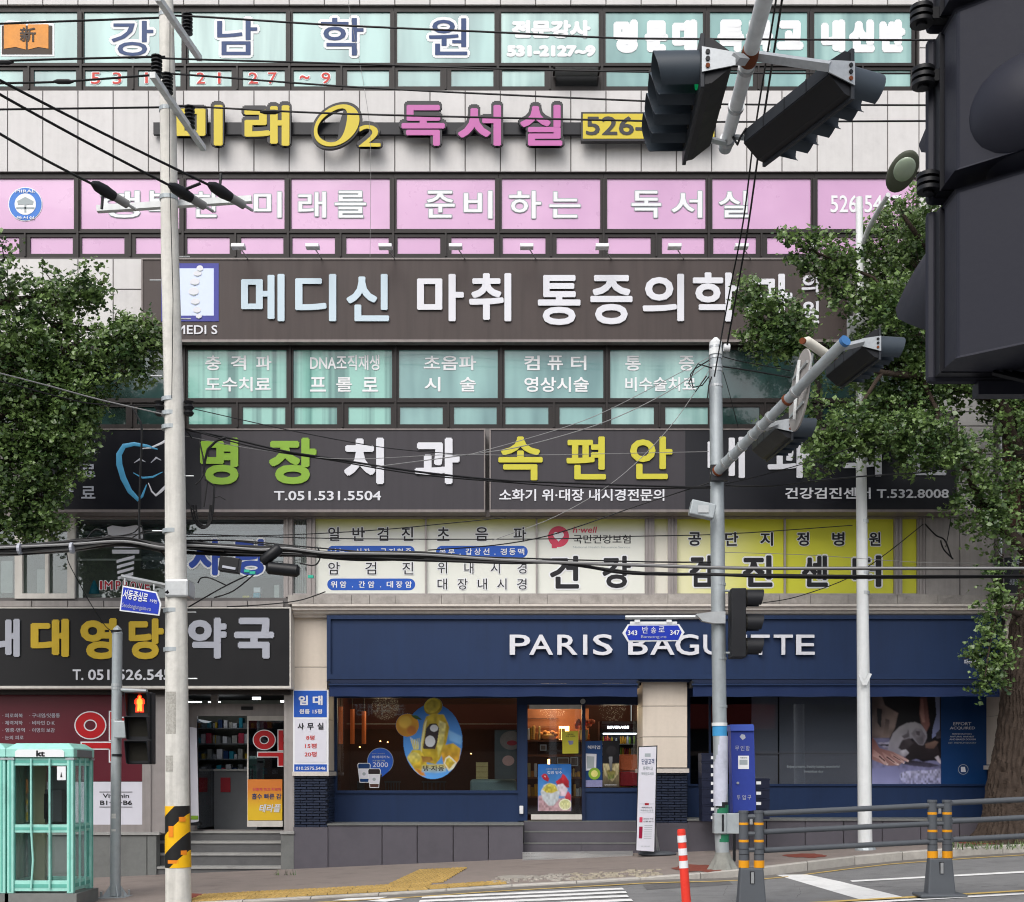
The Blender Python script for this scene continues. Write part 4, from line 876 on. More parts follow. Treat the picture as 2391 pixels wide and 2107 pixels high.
pr.fill([(40, 790), (300, 790), (330, 900), (800, 1150), (1068, 1090), (1068, 1510), (40, 1510)], '#6d6c8c', '#7d7ea6', 4, .3, 24); pr.fill([(120, 860), (300, 850), (400, 1000), (700, 1060), (560, 1120), (300, 1000)], '#9c98ad', '#55506a', 3, .5, 30)
pr.fill([(120, 890), (290, 880), (300, 910), (180, 905)], '#1c1822', None, 2); pr.fill([(430, 1330), (560, 1280), (900, 1270), (1068, 1250), (1068, 1490), (700, 1500), (480, 1450)], '#a8a8c6', '#8788ac', 4, .55, 40)
pr.fill([(40, 1250), (420, 1210), (460, 1330), (440, 1500), (40, 1505)], '#7d7fab', '#9092bd', 4, .1, 8); pr.fill([(480, 1170), (620, 1120), (900, 1160), (1050, 1200), (900, 1230), (600, 1200)], '#1d1922', '#4b475c', 3, .4, 20)
pr.fill([(540, 1160), (700, 1100), (1000, 1130), (1068, 1060), (1000, 880), (700, 800), (540, 950)], '#3a3034', '#191419', 3, .3, 12)
pr.fill([(275, 960), (300, 840), (350, 720), (450, 620), (560, 565), (680, 552), (780, 590), (850, 680), (860, 790), (800, 900), (740, 890), (640, 790), (560, 820), (480, 860), (470, 960), (560, 980), (580, 1020), (500, 1080), (380, 1060), (300, 1000)], '#b9b5ba', '#8f8c9a', 3, .14, 14, 75)
pr.fill([(620, 720), (700, 640), (780, 660), (850, 780), (800, 890), (740, 890), (660, 790)], '#a5a0a8', '#77717a', 3, .4, 18, 30); pr.fill([(690, 680), (760, 690), (750, 760), (700, 740)], '#5f585f', None, 3)
pr.fill([(430, 940), (490, 820), (600, 790), (660, 870), (560, 950), (480, 970)], '#4b4348', '#2e272c', 4, .3, 20); pr.fill([(480, 760), (560, 720), (580, 650), (600, 770), (520, 800)], '#807a84', '#5c555c', 3)
pr.fill([(470, 980), (540, 960), (590, 1010), (540, 1060), (430, 1060)], '#c9c6cf', '#8f8b96', 3, .3, 20)
pr.fill([(760, 150), (850, 150), (900, 600), (850, 700), (770, 570), (745, 420)], '#4b2f30', '#8f635d', 3, .1, 8, 80); pr.fill([(765, 200), (800, 200), (830, 560), (790, 560), (755, 430)], '#7b524d', '#b58a80', 3)
pr.fill([(975, 125), (1048, 125), (1048, 660), (990, 760), (930, 800), (945, 640), (1000, 440)], '#6d7286', '#8f97c4', 1, .05); pr.fill([(990, 720), (1048, 670), (1068, 700), (1068, 790), (1000, 800)], '#4a464f', None, 2, .4, 20)
pr.fill([(830, 880), (980, 830), (1030, 850), (960, 950), (840, 940)], '#93776c', '#6a5149', 3); pr.fill([(970, 1080), (1030, 1050), (1066, 1130), (1060, 1180)], '#b5adb6', None, 2, .4, 20)
pr.fill([(40, 780), (90, 830), (150, 940), (330, 990), (480, 1060), (590, 1120), (580, 1150), (520, 1130), (440, 1200), (400, 1200), (280, 1200), (240, 1195), (40, 1110)], '#6a3f3d', '#9b7470', 2, .15, 14, 60)
for pts in ([(60, 960), (190, 1060), (280, 1180), (230, 1190), (140, 1100), (50, 1060)], [(180, 990), (290, 1060), (440, 1180), (400, 1195), (230, 1080)], [(300, 1000), (400, 1060), (530, 1150), (490, 1160), (330, 1060)], [(330, 990), (480, 1060), (590, 1125), (560, 1140), (430, 1070)]): pr.fill(pts, '#9b716c', '#c4a39d', 1, .1, 10, 60)
for pts in ([(150, 1050), (240, 1130), (225, 1140), (140, 1070)], [(260, 1060), (380, 1150), (370, 1160), (250, 1080)], [(360, 1050), (470, 1120), (460, 1128), (350, 1062)]): pr.fill(pts, '#4d2c2c', None, 1)
for pts in ([(250, 1170), (282, 1175), (280, 1198), (250, 1195)], [(410, 1172), (442, 1178), (438, 1198), (405, 1196)], [(505, 1150), (530, 1155), (520, 1175), (500, 1170)], [(560, 1118), (590, 1124), (580, 1145), (556, 1138)]): pr.fill(pts, '#d6c4c4', None, 1)
pr.build('printed_picture', kp, r_, gd - .012)
mat('poster_navy', '#12396a', rough=.35, var=.05)
bp = thing('effort_poster', 'plain deep blue window poster with small white print and a round emblem', 'poster', P(2250, 1836, gd))
MB().pb(2197, 1616, 2304, 1836, gd - .01, .004).build('poster_sheet', 'poster_navy', bp)
for t_, r in (('EFFORT', (1250, 553, 1518, 600)), ('ACQUIRED', (1200, 620, 1575, 668)), ('FERMENTATION,', (1235, 720, 1530, 742)), ('NATURAL HARVEST', (1205, 758, 1565, 780)), ('AND BAKED DOUGH', (1195, 798, 1585, 822)), ('EST. PREMIUM BAKERY', (1180, 850, 1595, 874))):
    letter(t_, *r_(*r), gd - .014, 'letter_white' if r[1] < 840 else 'grey_vinyl', bp, bold=.01, skew=.1)
c = r_(1400, 1258); q = MB(); N = 30
o_ = [P(c[0] + 12 * math.cos(2 * math.pi * k / N), c[1] + 12 * math.sin(2 * math.pi * k / N), gd - .013) for k in range(N)] + [P(c[0] + 10.8 * math.cos(2 * math.pi * k / N), c[1] + 10.8 * math.sin(2 * math.pi * k / N), gd - .013) for k in range(N)]
q.add(o_, [(k, N + k, N + (k + 1) % N, (k + 1) % N) for k in range(N)]); q.build('emblem_ring', 'grey_vinyl', bp)
MB().pp([(c[0] - 5.5, c[1] - 6), (c[0] + 4, c[1] - 6), (c[0] + 6, c[1] + 6), (c[0] - 5, c[1] + 6)], gd - .014, .002).build('emblem_slice', 'letter_white', bp)
# bakery room
q = MB(); A, B = P(765, 1600, 26), P(1500, 1917, 26); q.box((A.x, 4.6, B.z), (B.x + .1, 4.7, A.z + .3)); q.build('room_back', 'interior_brown', bk)
q = MB(); q.box((A.x - .05, 1.2, B.z), (A.x, 4.6, A.z + .3)); q.box((B.x + .12, 1.2, B.z), (B.x + .2, 4.6, A.z + .3)); q.build('room_side', 'interior_brown', bk)
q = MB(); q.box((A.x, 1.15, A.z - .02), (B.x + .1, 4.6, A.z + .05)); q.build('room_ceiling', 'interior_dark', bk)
mat('wood_floor', '#4a3426', rough=.4, var=.2, scale=5); q = MB(); q.box((A.x, 1.02, B.z - .04), (B.x + .1, 4.6, B.z)); q.build('room_floor', 'wood_floor', bk)
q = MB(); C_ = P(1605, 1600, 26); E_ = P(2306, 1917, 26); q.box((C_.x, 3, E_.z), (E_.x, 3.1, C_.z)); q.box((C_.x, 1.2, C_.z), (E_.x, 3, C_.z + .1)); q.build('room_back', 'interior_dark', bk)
mat('warm_lamp', '#ffd9a0', emit='#ffb066', estr=7); mat('warm_wood', '#a8592e', rough=.5, var=.2, emit='#a04a20', estr=.25)
h_ = Z(780, 1600, 440)
for i, (xa, ya) in enumerate(((48, 235), (175, 262), (300, 285))):
    L = thing('hanging_lamp', ('leftmost', 'middle', 'rightmost')[i] + ' of three tall orange wooden pendant lamps behind the bakery window', 'lamp', P(*h_(xa + 24, 640), 27.6), 'wooden pendant lamps in the bakery window')
    x0_, y0_ = h_(xa, ya); x1_, y1_ = h_(xa + 48, 638); a_, b_ = P((x0_ + x1_) / 2, y0_, 27.6), P((x0_ + x1_) / 2, y1_, 27.6); rr = (x1_ - x0_) / 2 * 27.6 / F
    MB().tube([b_, a_], rr, 12).build('shade', 'warm_wood', L, smooth=True); MB().tube([a_, a_ + Vector((0, 0, .5))], .01, 6).build('cord', 'black_plastic', L)
for (x_, y_, e_) in ((900, 1650, 22), (1290, 1650, 34), (1430, 1655, 20)):
    pl = bpy.data.lights.new('bakery_lamp', 'POINT'); pl.energy = e_; pl.color = (1, .72, .45); pl.shadow_soft_size = .3; po = bpy.data.objects.new('bakery_lamp', pl); COL.objects.link(po); po.location = P(x_, y_, 27.6)
for i, (xa, xb) in enumerate(((545, 720), (950, 1215), (250, 330))):
    x0_, y0_ = h_(xa, 1040); x1_, _ = h_(xb, 0); c = thing('cafe_chair', 'dark slatted cafe chair in the bakery, ' + ('behind the blue balloon sticker', 'under the oval drink sticker', 'at the left end of the window')[i], 'chair', P((x0_ + x1_) / 2, 1917, 27.4), 'cafe chairs')
    MB().pb(x0_, y0_, x1_, y0_ + 4, 27.4, .04).build('top_rail', 'blind_grey', c)
    for k in range(6): xx = x0_ + (x1_ - x0_) * (k + .5) / 6; MB().pb(xx - 1, y0_ + 4, xx + 1, y0_ + 40, 27.4, .025).build('slat', 'blind_grey', c)
    MB().pb(x0_, y0_ + 40, x1_, y0_ + 45, 27.4, .45).build('seat', 'blind_grey', c)
    for xx in (x0_ + 2, x1_ - 4):
        for dd_ in (27.42, 27.78): MB().pb(xx, y0_ + 45, xx + 3, 1916, dd_, .03).build('leg', 'blind_grey', c)
sf = thing('display_case', 'pale grey rounded counter at the right end of the bakery window', 'counter', P(1150, 1910, 26.6))
x0_, y0_ = h_(1475, 1022); MB().pb(x0_, y0_, 1206, 1912, 26.5, .7).build('body', 'case_grey' if 'case_grey' in MATS else mat('case_grey', '#7d8d8f', rough=.4, var=.08), sf, bevel=.06)
x0_, y0_ = h_(1540, 838); x1_, y1_ = h_(1668, 1020)
MB().pb(x0_, y0_, x1_, y1_, 26.55, .25).build('cake_boxes', mat('cream_box', '#c9b27a', rough=.5, var=.15, scale=14), sf)
for k in range(3): MB().pb(x0_, y0_ + 10 + 12 * k, x1_, y0_ + 11 + 12 * k, 26.545, .01).build('box_seam', 'interior_wood', sf)
cp = thing('cup_poster', 'dark poster of a dish and drink at the right end of the bakery window', 'poster', P(1180, 1820, 26.2))
MB().pb(1155, 1705, 1206, 1820, 26.25, .01).build('sheet', 'blind_grey', cp); x_, y_ = h_(1920, 600); MB().pd(x_, y_, 26, 22, 26.24, .004).build('dish', 'poster_apron', cp); MB().pd(x_ + 2, y_ + 6, 12, 6, 26.235, .004).build('soup', 'logo_crimson', cp); x_, y_ = h_(1890, 820); MB().pd(x_, y_, 14, 12, 26.23, .004).build('scoop', 'poster_skin_light', cp)
for x_, y_ in ((888, 1731), (960, 1782), (1075, 1716), (1100, 1760), (840, 1745), (905, 1733)): MB().pd(x_, y_, 1.6, 1.3, 29.2, .03).build('ceiling_spot', 'warm_lamp', bk)
MB().pb(800, 1690, 1207, 1691.5, 29, .04).build('wall_rail', 'shelf_white', bk)
# stickers on the glass
sk = thing('fruit_sticker', 'big oval blue window sticker of a yellow citrus drink bottle with cut fruit', 'sticker', P(1010, 1820, gd))
mat('stk_blue', '#3f86d3', rough=.35, var=.05, scale=4); mat('stk_yellow', '#cdb62a', rough=.35, var=.2, scale=14); mat('stk_orange', '#d59a2c', rough=.35, var=.15, scale=8); mat('stk_pale', '#d6cf7a', rough=.35, var=.2, scale=20); mat('stk_dark', '#2a2226', rough=.35); mat('stk_green', '#3c6b33', rough=.4); mat('stk_brown', '#a87a2c', rough=.4, var=.2, scale=20)
SD = [gd - .003]
def lay(): SD[0] -= .0014; return SD[0]
def ss(pts, m, par, nm='print_shape', f=h_): MB().pp([tuple(f(x, y)) for x, y in pts], lay(), .001).build(nm, m, par)
def se(cx, cy, rx, ry, m, par, rot=0, nm='print_shape', f=h_, k=440 / 2044): x_, y_ = f(cx, cy); MB().pd(x_, y_, rx * k, ry * k, lay(), .001, rot).build(nm, m, par)
pr = Print((665, 125, 1400, 1025), 170, 200, '#3f86d3', 5)
pr.oval(1072, 612, 320, 408, '#2f6fc0', '#4b93dd', nz=.08, soft=0); pr.oval(1072, 612, 316, 404, '#3474c6', '#5a9fe2', nz=.12, k=5, soft=1, mask=False); pr.fill([(1230, 480), (1390, 560), (1380, 650), (1250, 600)], '#7ab3e6', None, 8, .1, mask=False)
pr.oval(795, 435, 125, 125, '#d6a02c', '#c58a2a', nz=.14, k=14, soft=0); pr.oval(770, 400, 70, 66, '#e0b848', None, soft=12, mask=False); pr.oval(840, 490, 50, 50, '#b06a26', None, soft=12, mask=False); pr.fill([(835, 322), (900, 330), (955, 376), (890, 372), (850, 345)], '#3c6b33', '#23462a', 1, mask=True)
pr.oval(1075, 232, 104, 92, '#8e8330', '#a5902c', rot=.5, soft=0, nz=.2, k=20); pr.oval(1066, 222, 92, 78, '#c3b94a', '#d0c04a', rot=.5, soft=1, nz=.2, k=22); pr.oval(1064, 220, 66, 54, '#a9a044', '#b7ab4c', rot=.5, soft=4, nz=.25, k=26)
pr.fill([(1000, 340), (1080, 310), (1190, 320), (1230, 400), (1250, 460), (1220, 620), (1150, 800), (1100, 860), (930, 820), (940, 640), (970, 420)], '#c9b63a', '#b79c22', 2, .3, 22, 40); pr.fill([(1140, 380), (1215, 420), (1185, 640), (1130, 790), (1110, 600)], '#d8d08a', '#cfc258', 5, .3, 30); pr.fill([(985, 400), (1010, 370), (960, 640), (945, 800), (940, 640)], '#e0dca0', None, 3)
pr.fill([(790, 790), (850, 700), (930, 700), (1000, 800), (1010, 900), (960, 990), (880, 930)], '#cdb93a', '#c79e2a', 3, .35, 20); pr.oval(870, 790, 70, 60, '#ddd27a', '#c9b63a', soft=4, nz=.3, k=26)
pr.fill([(1160, 740), (1200, 650), (1290, 630), (1375, 690), (1360, 810), (1290, 900), (1200, 900)], '#c9a92e', '#cf8f2a', 3, .3, 20); pr.fill([(1190, 850), (1210, 790), (1250, 762), (1330, 840), (1300, 900), (1245, 938)], '#e6e2c4', None, 1); pr.fill([(1205, 850), (1220, 800), (1250, 785), (1312, 842), (1250, 912)], '#d3bf4a', '#c9a832', 1, .3, 26)
pr.fill([(880, 900), (960, 940), (1000, 990), (930, 975)], '#b2452c', '#cf8f2a', 5); pr.fill([(945, 770), (1060, 780), (1080, 830), (960, 840)], '#9c6d2a', '#b58a3a', 3, .4, 24); pr.fill([(965, 690), (1000, 470), (1040, 420), (1110, 415), (1140, 470), (1120, 620), (1095, 695)], '#2a2226', '#3a2f33', 1, .1)
pr.oval(1042, 610, 55, 62, '#d5d9de', soft=1, nz=.05, mask=False); pr.oval(1085, 468, 44, 38, '#d5d9de', soft=1, nz=.05, mask=False)
for k_ in range(5): pr.fill([(825 + 20 * k_, 570 + 12 * k_), (835 + 20 * k_, 566 + 12 * k_), (880 + 9 * k_, 690), (866 + 9 * k_, 700)], '#cfe0ea', '#d8d08a', 2, mask=False)
pr.fill([(955, 860), (1200, 860), (1215, 940), (1100, 960), (950, 945)], '#cdb93a', '#74a9d8', 6, .2, mask=False)
pr.build('printed_picture', sk, h_, lay(), full=False)
letter('탱·자몽', *h_(962, 870, 1195, 935), lay(), 'stk_dark', sk, bold=.02)
for k in range(5): ss([(830 + 22 * k, 600 - 6 * k), (838 + 22 * k, 596 - 6 * k), (868 + 14 * k, 690), (860 + 14 * k, 694)], 'stk_pale', sk, 'splash')
bl = thing('price_balloon_sticker', 'round blue window sticker with a price of 2000 beside the paper cups', 'sticker', P(888, 1810, gd))
se(502, 825, 142, 145, 'grey_vinyl', bl, nm='rim'); ss([(600, 930), (515, 1000), (525, 950)], 'pill_blue', bl, 'tail'); se(502, 825, 137, 140, 'pill_blue', bl, nm='disc')
letter('2000', *h_(420, 838, 585, 890), lay(), 'letter_white', bl, bold=.0); letter('아메리카노', *h_(412, 765, 610, 795), lay(), 'letter_white', bl, bold=.01); letter('언제나 부담없이', *h_(412, 738, 550, 750), lay(), 'grey_vinyl', bl); letter('가볍게', *h_(412, 812, 550, 830), lay(), 'grey_vinyl', bl)
for i, (cx, y0_, y1_, lab) in enumerate(((325, 845, 1058, 'white paper cup sticker with dark lid, the left and higher of two'), (435, 905, 1115, 'white paper cup sticker with brown coffee, the right and lower of two'))):
    cs = thing('cup_sticker', lab, 'sticker', P(*h_(cx, y1_), gd))
    ss([(cx - 72, y0_ + 20), (cx - 60, y0_), (cx + 60, y0_), (cx + 72, y0_ + 20), (cx + 52, y1_), (cx - 48, y1_)], 'white_vinyl', cs, 'cup_outline'); ss([(cx - 64, y0_ + 22), (cx - 56, y0_ + 6), (cx + 56, y0_ + 6), (cx + 64, y0_ + 22), (cx + 62, y0_ + 60), (cx - 62, y0_ + 60)], 'poster_navy' if i == 0 else 'stk_dark', cs, 'lid')
    ss([(cx - 60, y0_ + 68), (cx + 60, y0_ + 68), (cx + 52, y1_ - 50), (cx - 50, y1_ - 50)], 'pharm_white', cs, 'sleeve'); se(cx, (y0_ + y1_) / 2 + 12, 18, 18, 'grey_vinyl', cs, nm='print'); ss([(cx - 48, y1_ - 42), (cx + 50, y1_ - 42), (cx + 46, y1_ - 8), (cx - 42, y1_ - 8)], 'interior_brown' if i else 'poster_navy', cs, 'base')
# door area goods and posters
k8 = Z(1190, 1600, 340, 1701)
def lay2(): SD[0] -= .0012; return SD[0]
mat('pst_blue', '#2f74b8', rough=.35, var=.12, scale=6); mat('pst_red', '#b3323c', rough=.35, var=.2, scale=14); mat('pst_ice', '#c9cfd2', rough=.35, var=.2, scale=25); mat('pst_pink', '#c79b9c', rough=.35, var=.2, scale=20)
def kk(pts, m, par, nm='print_shape'): MB().pp([tuple(k8(x, y)) for x, y in pts], lay(), .001).build(nm, m, par)
SD[0] = gd - .004
ip = thing('shaved_ice_poster', 'bright blue poster of shaved ice, strawberries and lemon on the bakery door', 'poster', P(1295, 1894, gd))
pr = Print((330, 924, 720, 1472), 90, 120, '#2a6cb0', 8); pr.fill([(330, 924), (720, 924), (720, 1472), (330, 1472)], '#2463ab', '#5793c9', 0, .15, 8)
pr.fill([(332, 1300), (420, 1270), (560, 1330), (720, 1300), (720, 1472), (333, 1472)], '#b9959c', '#a88a8e', 5, .4, 20); pr.fill([(370, 1060), (400, 1035), (430, 1040), (462, 1095), (450, 1130), (390, 1100)], '#b82a34', '#8f1c2a', 1, .2); pr.fill([(400, 1062), (420, 1060), (420, 1082)], '#e0c8c8', None, 1)
pr.fill([(536, 1130), (600, 1080), (620, 1035), (650, 1060), (690, 1120), (695, 1200), (640, 1200), (560, 1170)], '#c22f3a', '#98202e', 1, .3, 16); pr.fill([(640, 1300), (680, 1240), (716, 1280), (716, 1345), (660, 1345)], '#c24a58', '#a82c3a', 2, .3); pr.fill([(560, 1165), (620, 1150), (680, 1215), (650, 1300), (590, 1300), (545, 1230)], '#cfcbd2', '#bfa9b4', 3, .35, 18)
pr.fill([(360, 1250), (400, 1170), (460, 1145), (540, 1165), (585, 1240), (570, 1340), (510, 1410), (460, 1412), (390, 1340)], '#c9cdd0', '#a9b2b6', 3, .25, 18); pr.fill([(380, 1220), (430, 1160), (470, 1145), (530, 1165), (565, 1235), (500, 1262), (430, 1258)], '#bfb85a', '#c2b03c', 3, .45, 22)
pr.oval(648, 1395, 74, 66, '#d8d8c0', soft=0, nz=.05); pr.oval(648, 1395, 62, 54, '#c5c88a', '#cfcf9c', soft=1, nz=.25, k=26); pr.build('printed_picture', ip, k8, lay())
letter('컵빙 빙수', *k8(440, 1003, 612, 1040), lay(), 'letter_white', ip, bold=.01); letter('시원한 여름 한잔', *k8(420, 972, 610, 990), lay(), 'grey_vinyl', ip)
yn = thing('yellow_notice', 'yellow paper notice on the upper right of the bakery door', 'notice', P(1332, 1760, gd))
kk([(615, 540), (803, 535), (803, 798), (617, 802)], 'letter_yellow', yn, 'sheet'); letter('쿠폰 이벤트', *k8(655, 590, 770, 608), lay(), 'letter_black', yn); letter('매일매일', *k8(675, 568, 745, 582), lay(), 'letter_black', yn); kk([(680, 650), (745, 650), (740, 690), (700, 700)], 'poster_flour', yn, 'picture')
for nm, lab, pts, m in (('navy_poster', 'navy poster with a pale phone picture and green dish', [(885, 655), (1083, 652), (1083, 1192), (885, 1195)], 'poster_navy'), ('black_poster', 'black poster of a knife over a wrapped sandwich', [(1086, 652), (1280, 650), (1282, 1192), (1086, 1195)], 'poster_black')):
    t_ = thing(nm, lab + ' in the small bakery window', 'poster', P(*k8((pts[0][0] + pts[1][0]) / 2, 1195), gd)); kk(pts, m, t_, 'sheet')
    if nm == 'navy_poster':
        kk([(890, 800), (1015, 805), (1010, 990), (890, 1000)], 'letter_white', t_, 'phone'); kk([(900, 830), (990, 835), (985, 970), (905, 975)], 'grey_vinyl', t_, 'screen'); x_, y_ = k8(990, 1035); MB().pd(x_, y_, 14, 14, lay(), .001).build('dish', 'letter_green', t_); MB().pd(x_, y_, 8, 8, lay(), .001).build('filling', 'stk_pale', t_); kk([(890, 1110), (1083, 1110), (1083, 1190), (888, 1192)], 'poster_flour', t_); letter('해피앱', *k8(910, 705, 1058, 748), lay(), 'letter_white', t_, bold=.02)
    else:
        pr = Print((1088, 655, 1281, 1190), 60, 130, '#121015', 9); pr.fill([(1088, 920), (1281, 915), (1281, 1190), (1088, 1190)], '#8c7f5a', '#3a342c', 3, .35, 12); pr.fill([(1090, 920), (1150, 920), (1190, 990), (1240, 920), (1280, 915), (1265, 1040), (1200, 1130), (1110, 1050)], '#b8ad84', '#8a8060', 2, .4, 18)
        pr.fill([(1130, 1000), (1190, 980), (1240, 1010), (1220, 1090), (1150, 1100)], '#7a6a3a', '#5a6a34', 3, .5, 20); pr.fill([(1158, 838), (1200, 835), (1198, 1000), (1172, 1012)], '#8b8d90', '#4a4c50', 1); pr.oval(1190, 770, 60, 60, '#2c2a2e', '#1a181c', soft=4); pr.build('printed_picture', t_, k8, lay()); letter('SANDWICH', *k8(1110, 1160, 1255, 1172), lay(), 'letter_white', t_)
# shelves with baked goods behind the door
mat('bread', '#c07a3a', rough=.6, var=.25, scale=20); mat('bread_light', '#e0ac62', rough=.6, var=.2, scale=20)
bsf = thing('bread_shelf', 'lit wooden shelves stacked with wrapped bread and boxes behind the bakery door', 'shelf', P(1290, 1910, 27.6))
MB().pb(1228, 1655, 1375, 1725, 28.2, .05).build('back_panel', 'interior_wood', bsf)
for y_ in (1677, 1697): MB().pb(1228, y_, 1304, y_ + 1.5, 28.1, .05).build('panel_strip', 'interior_brown', bsf)
for y_ in (1728, 1762, 1815, 1860): MB().pb(1228, y_, 1380, y_ + 4, 27.5, .6).build('shelf_board', 'interior_wood', bsf)
MB().pb(1256, 1732, 1378, 1762, 27.7, .3).build('drawer_front', 'interior_brown', bsf)
random.seed(21)
for (xa, xb, yb, hmin, hmax) in ((1232, 1262, 1728, 12, 34), (1306, 1312, 1728, 24, 28), (1230, 1252, 1815, 14, 40), (1230, 1254, 1860, 20, 40), (1258, 1350, 1815, 10, 24), (1350, 1376, 1728, 10, 22), (1340, 1376, 1860, 12, 30)):
    x_ = xa
    while x_ < xb:
        w_ = random.uniform(4, 9); hh = random.uniform(hmin, hmax); MB().pb(x_, yb - hh, x_ + w_, yb, 27.55, .2).build('wrapped_loaf', random.choice(['bread', 'bread_light', 'bread', 'cream_box', 'stk_orange', 'letter_white', 'stk_brown']), bsf, bevel=.015); x_ += w_ + .6
MB().sphere(P(1281, 1719, 27.7), .2, .15, .1).build('bread_basket', 'bread_light', bsf, smooth=True)
for k in range(5): c = P(1264 + k * 8.5, 1715 - (k % 2) * 4, 27.62); MB().sphere(c, .06, .06, .05, 8, 6).build('roll', 'bread', bsf, smooth=True)
MB().pb(1306, 1696, 1329, 1728, 27.6, .2).build('lit_lamp', 'warm_lamp', bsf); MB().pb(1279, 1773, 1284, 1786, 27.6, .1).build('lit_lamp', 'warm_lamp', bsf)
for xa, ya, xb, yb in ((1302, 1770, 1328, 1783), (1333, 1769, 1349, 1788), (1262, 1740, 1275, 1752)): MB().pb(xa - 1, ya - 1, xb + 1, yb + 1, 27.42, .02).build('picture_frame', 'pharm_white', bsf); MB().pb(xa + 1, ya + 1, xb - 1, yb - 1, 27.41, .01).build('picture', 'poster_apron', bsf)
fl = thing('flower_bouquet', 'coral and orange flower bouquet on the shelf behind the bakery door post', 'flowers', P(1362, 1728, 27.0)); mat('coral', '#e0714a', rough=.7, var=.25, scale=25)
random.seed(9)
for k in range(22): c = P(random.uniform(1342, 1386), random.uniform(1684, 1708), 27 + random.uniform(0, .2)); MB().sphere(c, .055, .05, .05, 7, 5).build('bloom', 'coral', fl, smooth=True)
MB().tube([P(1363, 1728, 27), P(1363, 1705, 27)], [.07, .1], 10).build('vase', 'cream_box', fl)
bv = thing('beverage_cooler', 'dark drinks cooler with lit white header reading beverage', 'cooler', P(1446, 1840, 27.3))
mat('cold_light', '#ffffff', emit='#eef4ff', estr=4)
MB().pb(1402, 1684, 1488, 1712, 27.3, .5).build('header', 'stk_dark', bv); MB().pb(1406, 1684, 1484, 1690, 27.28, .02).build('light_strip', 'blind_light', bv); letter('BEVERAGE', *k8(1143, 478, 1393, 508), 27.27, 'cold_light', bv, bold=.02); MB().pb(1408, 1712, 1486, 1715, 27.32, .02).build('tube', 'cold_light', bv)
MB().pb(1402, 1712, 1488, 1912, 27.75, .05).build('back', 'blind_grey', bv); MB().pb(1400, 1684, 1404, 1912, 27.3, .5).build('side', 'stk_dark', bv); MB().pb(1486, 1684, 1490, 1912, 27.3, .5).build('side', 'stk_dark', bv)
for y_ in (1737, 1762, 1800, 1838, 1870):
    MB().pb(1404, y_, 1486, y_ + 2, 27.35, .4).build('shelf_board', 'steel', bv); x_ = 1406
    while x_ < 1483: h2 = random.uniform(13, 20); c = P(x_ + 2, y_, 27.45); MB().tube([c, c + Vector((0, 0, h2 * .7 * .0094)), c + Vector((0, 0, h2 * .0094))], [.022, .022, .009], 8).build('bottle', random.choice(['coral', 'letter_gold', 'letter_white', 'letter_green', 'stk_dark', 'pst_red', 'stk_orange']), bv, smooth=True); x_ += 5.2
MB().pb(1448, 1762, 1489, 1800, 26.4, .2).build('salad_pack', 'coral', bv, bevel=.02); MB().pb(1448, 1802, 1489, 1836, 26.4, .2).build('salad_pack', 'pst_red', bv, bevel=.02)
# bits on the front
q = MB().pb(1213, 1882, 1222, 1901, gd - .12, .06); o = q.build('door_call_button', 'white_vinyl', None, bevel=.01); root_mesh(o, P(1217, 1890, gd - .1)); tag(o, 'small white call button box beside the bakery door', 'button')
# rent notice
rn = thing('rental_notice', 'blue and white to let notice board fixed on the left beige pillar', 'sign', P(724, 1806, 24.95))
MB().pb(684, 1611, 767, 1807, 24.94, .05).build('board', 'white_vinyl', rn); MB().pb(686, 1613, 763, 1675, 24.934, .006).build('blue_top', 'pill_blue', rn); MB().pb(688, 1679, 762, 1781, 24.934, .006).build('grey_field', 'pharm_white', rn); MB().pb(687, 1785, 763, 1804, 24.934, .006).build('blue_bottom', 'pill_blue', rn)
rr_ = Z(680, 1600, 90, 737)
for t_, r, m, b_ in (('임', (140, 200, 320, 385), 'letter_white', .05), ('대', (410, 200, 600, 385), 'letter_white', .05), ('원룸 15평', (155, 458, 590, 550), 'letter_white', .03), ('사', (120, 725, 245, 852), 'letter_black', .03), ('무', (305, 725, 430, 855), 'letter_black', .03), ('실', (500, 720, 618, 850), 'letter_black', .03),
                    ('8평', (285, 960, 445, 1050), 'red_vinyl', .02), ('15평', (262, 1115, 485, 1210), 'red_vinyl', .02), ('20평', (255, 1275, 485, 1370), 'red_vinyl', .02), ('010.2575.5446', (88, 1560, 655, 1622), 'letter_white', .02)):
    letter(t_, *rr_(*r), 24.928, m, rn, bold=b_)
# ================================================================== GROUND, ROAD, KERB
def sheet(name, rows, m, kind='structure', parent=None):
    """rows: list of lists of points (a grid)"""
    q = MB(); nc = len(rows[0]); q.v = [tuple(p) for r in rows for p in r]
    q.f = [(i * nc + j, i * nc + j + 1, (i + 1) * nc + j + 1, (i + 1) * nc + j) for i in range(len(rows) - 1) for j in range(nc - 1)]
    o = q.build(name, m, parent)
    if kind: o['kind'] = kind
    return o
gx = [-300, -120, -60, -30] + [-22 + 1.0 * k for k in range(45)] + [30, 60, 120, 300]
sheet('road', [[(x, y, zr(x)) for x in gx] for y in (-300, -100, -40, -20, -14, -10, -6, -2, 1)], 'asphalt')
KP = [(-40, 17.9), (-9, 18.2), (-3.46, 18.62), (-1.44, 18.85), (-.3, 19.2), (1.55, 19.4), (3.1, 19.94), (4.26, 20.6), (5.4, 21.5), (6.55, 22.3), (8, 22.76), (9.42, 23.05), (14, 23.3), (40, 23.3)]
def ky(x):
    for (a, da), (b, db) in zip(KP, KP[1:]):
        if a <= x <= b: return da + (db - da) * (x - a) / (b - a) - D0
    return -2
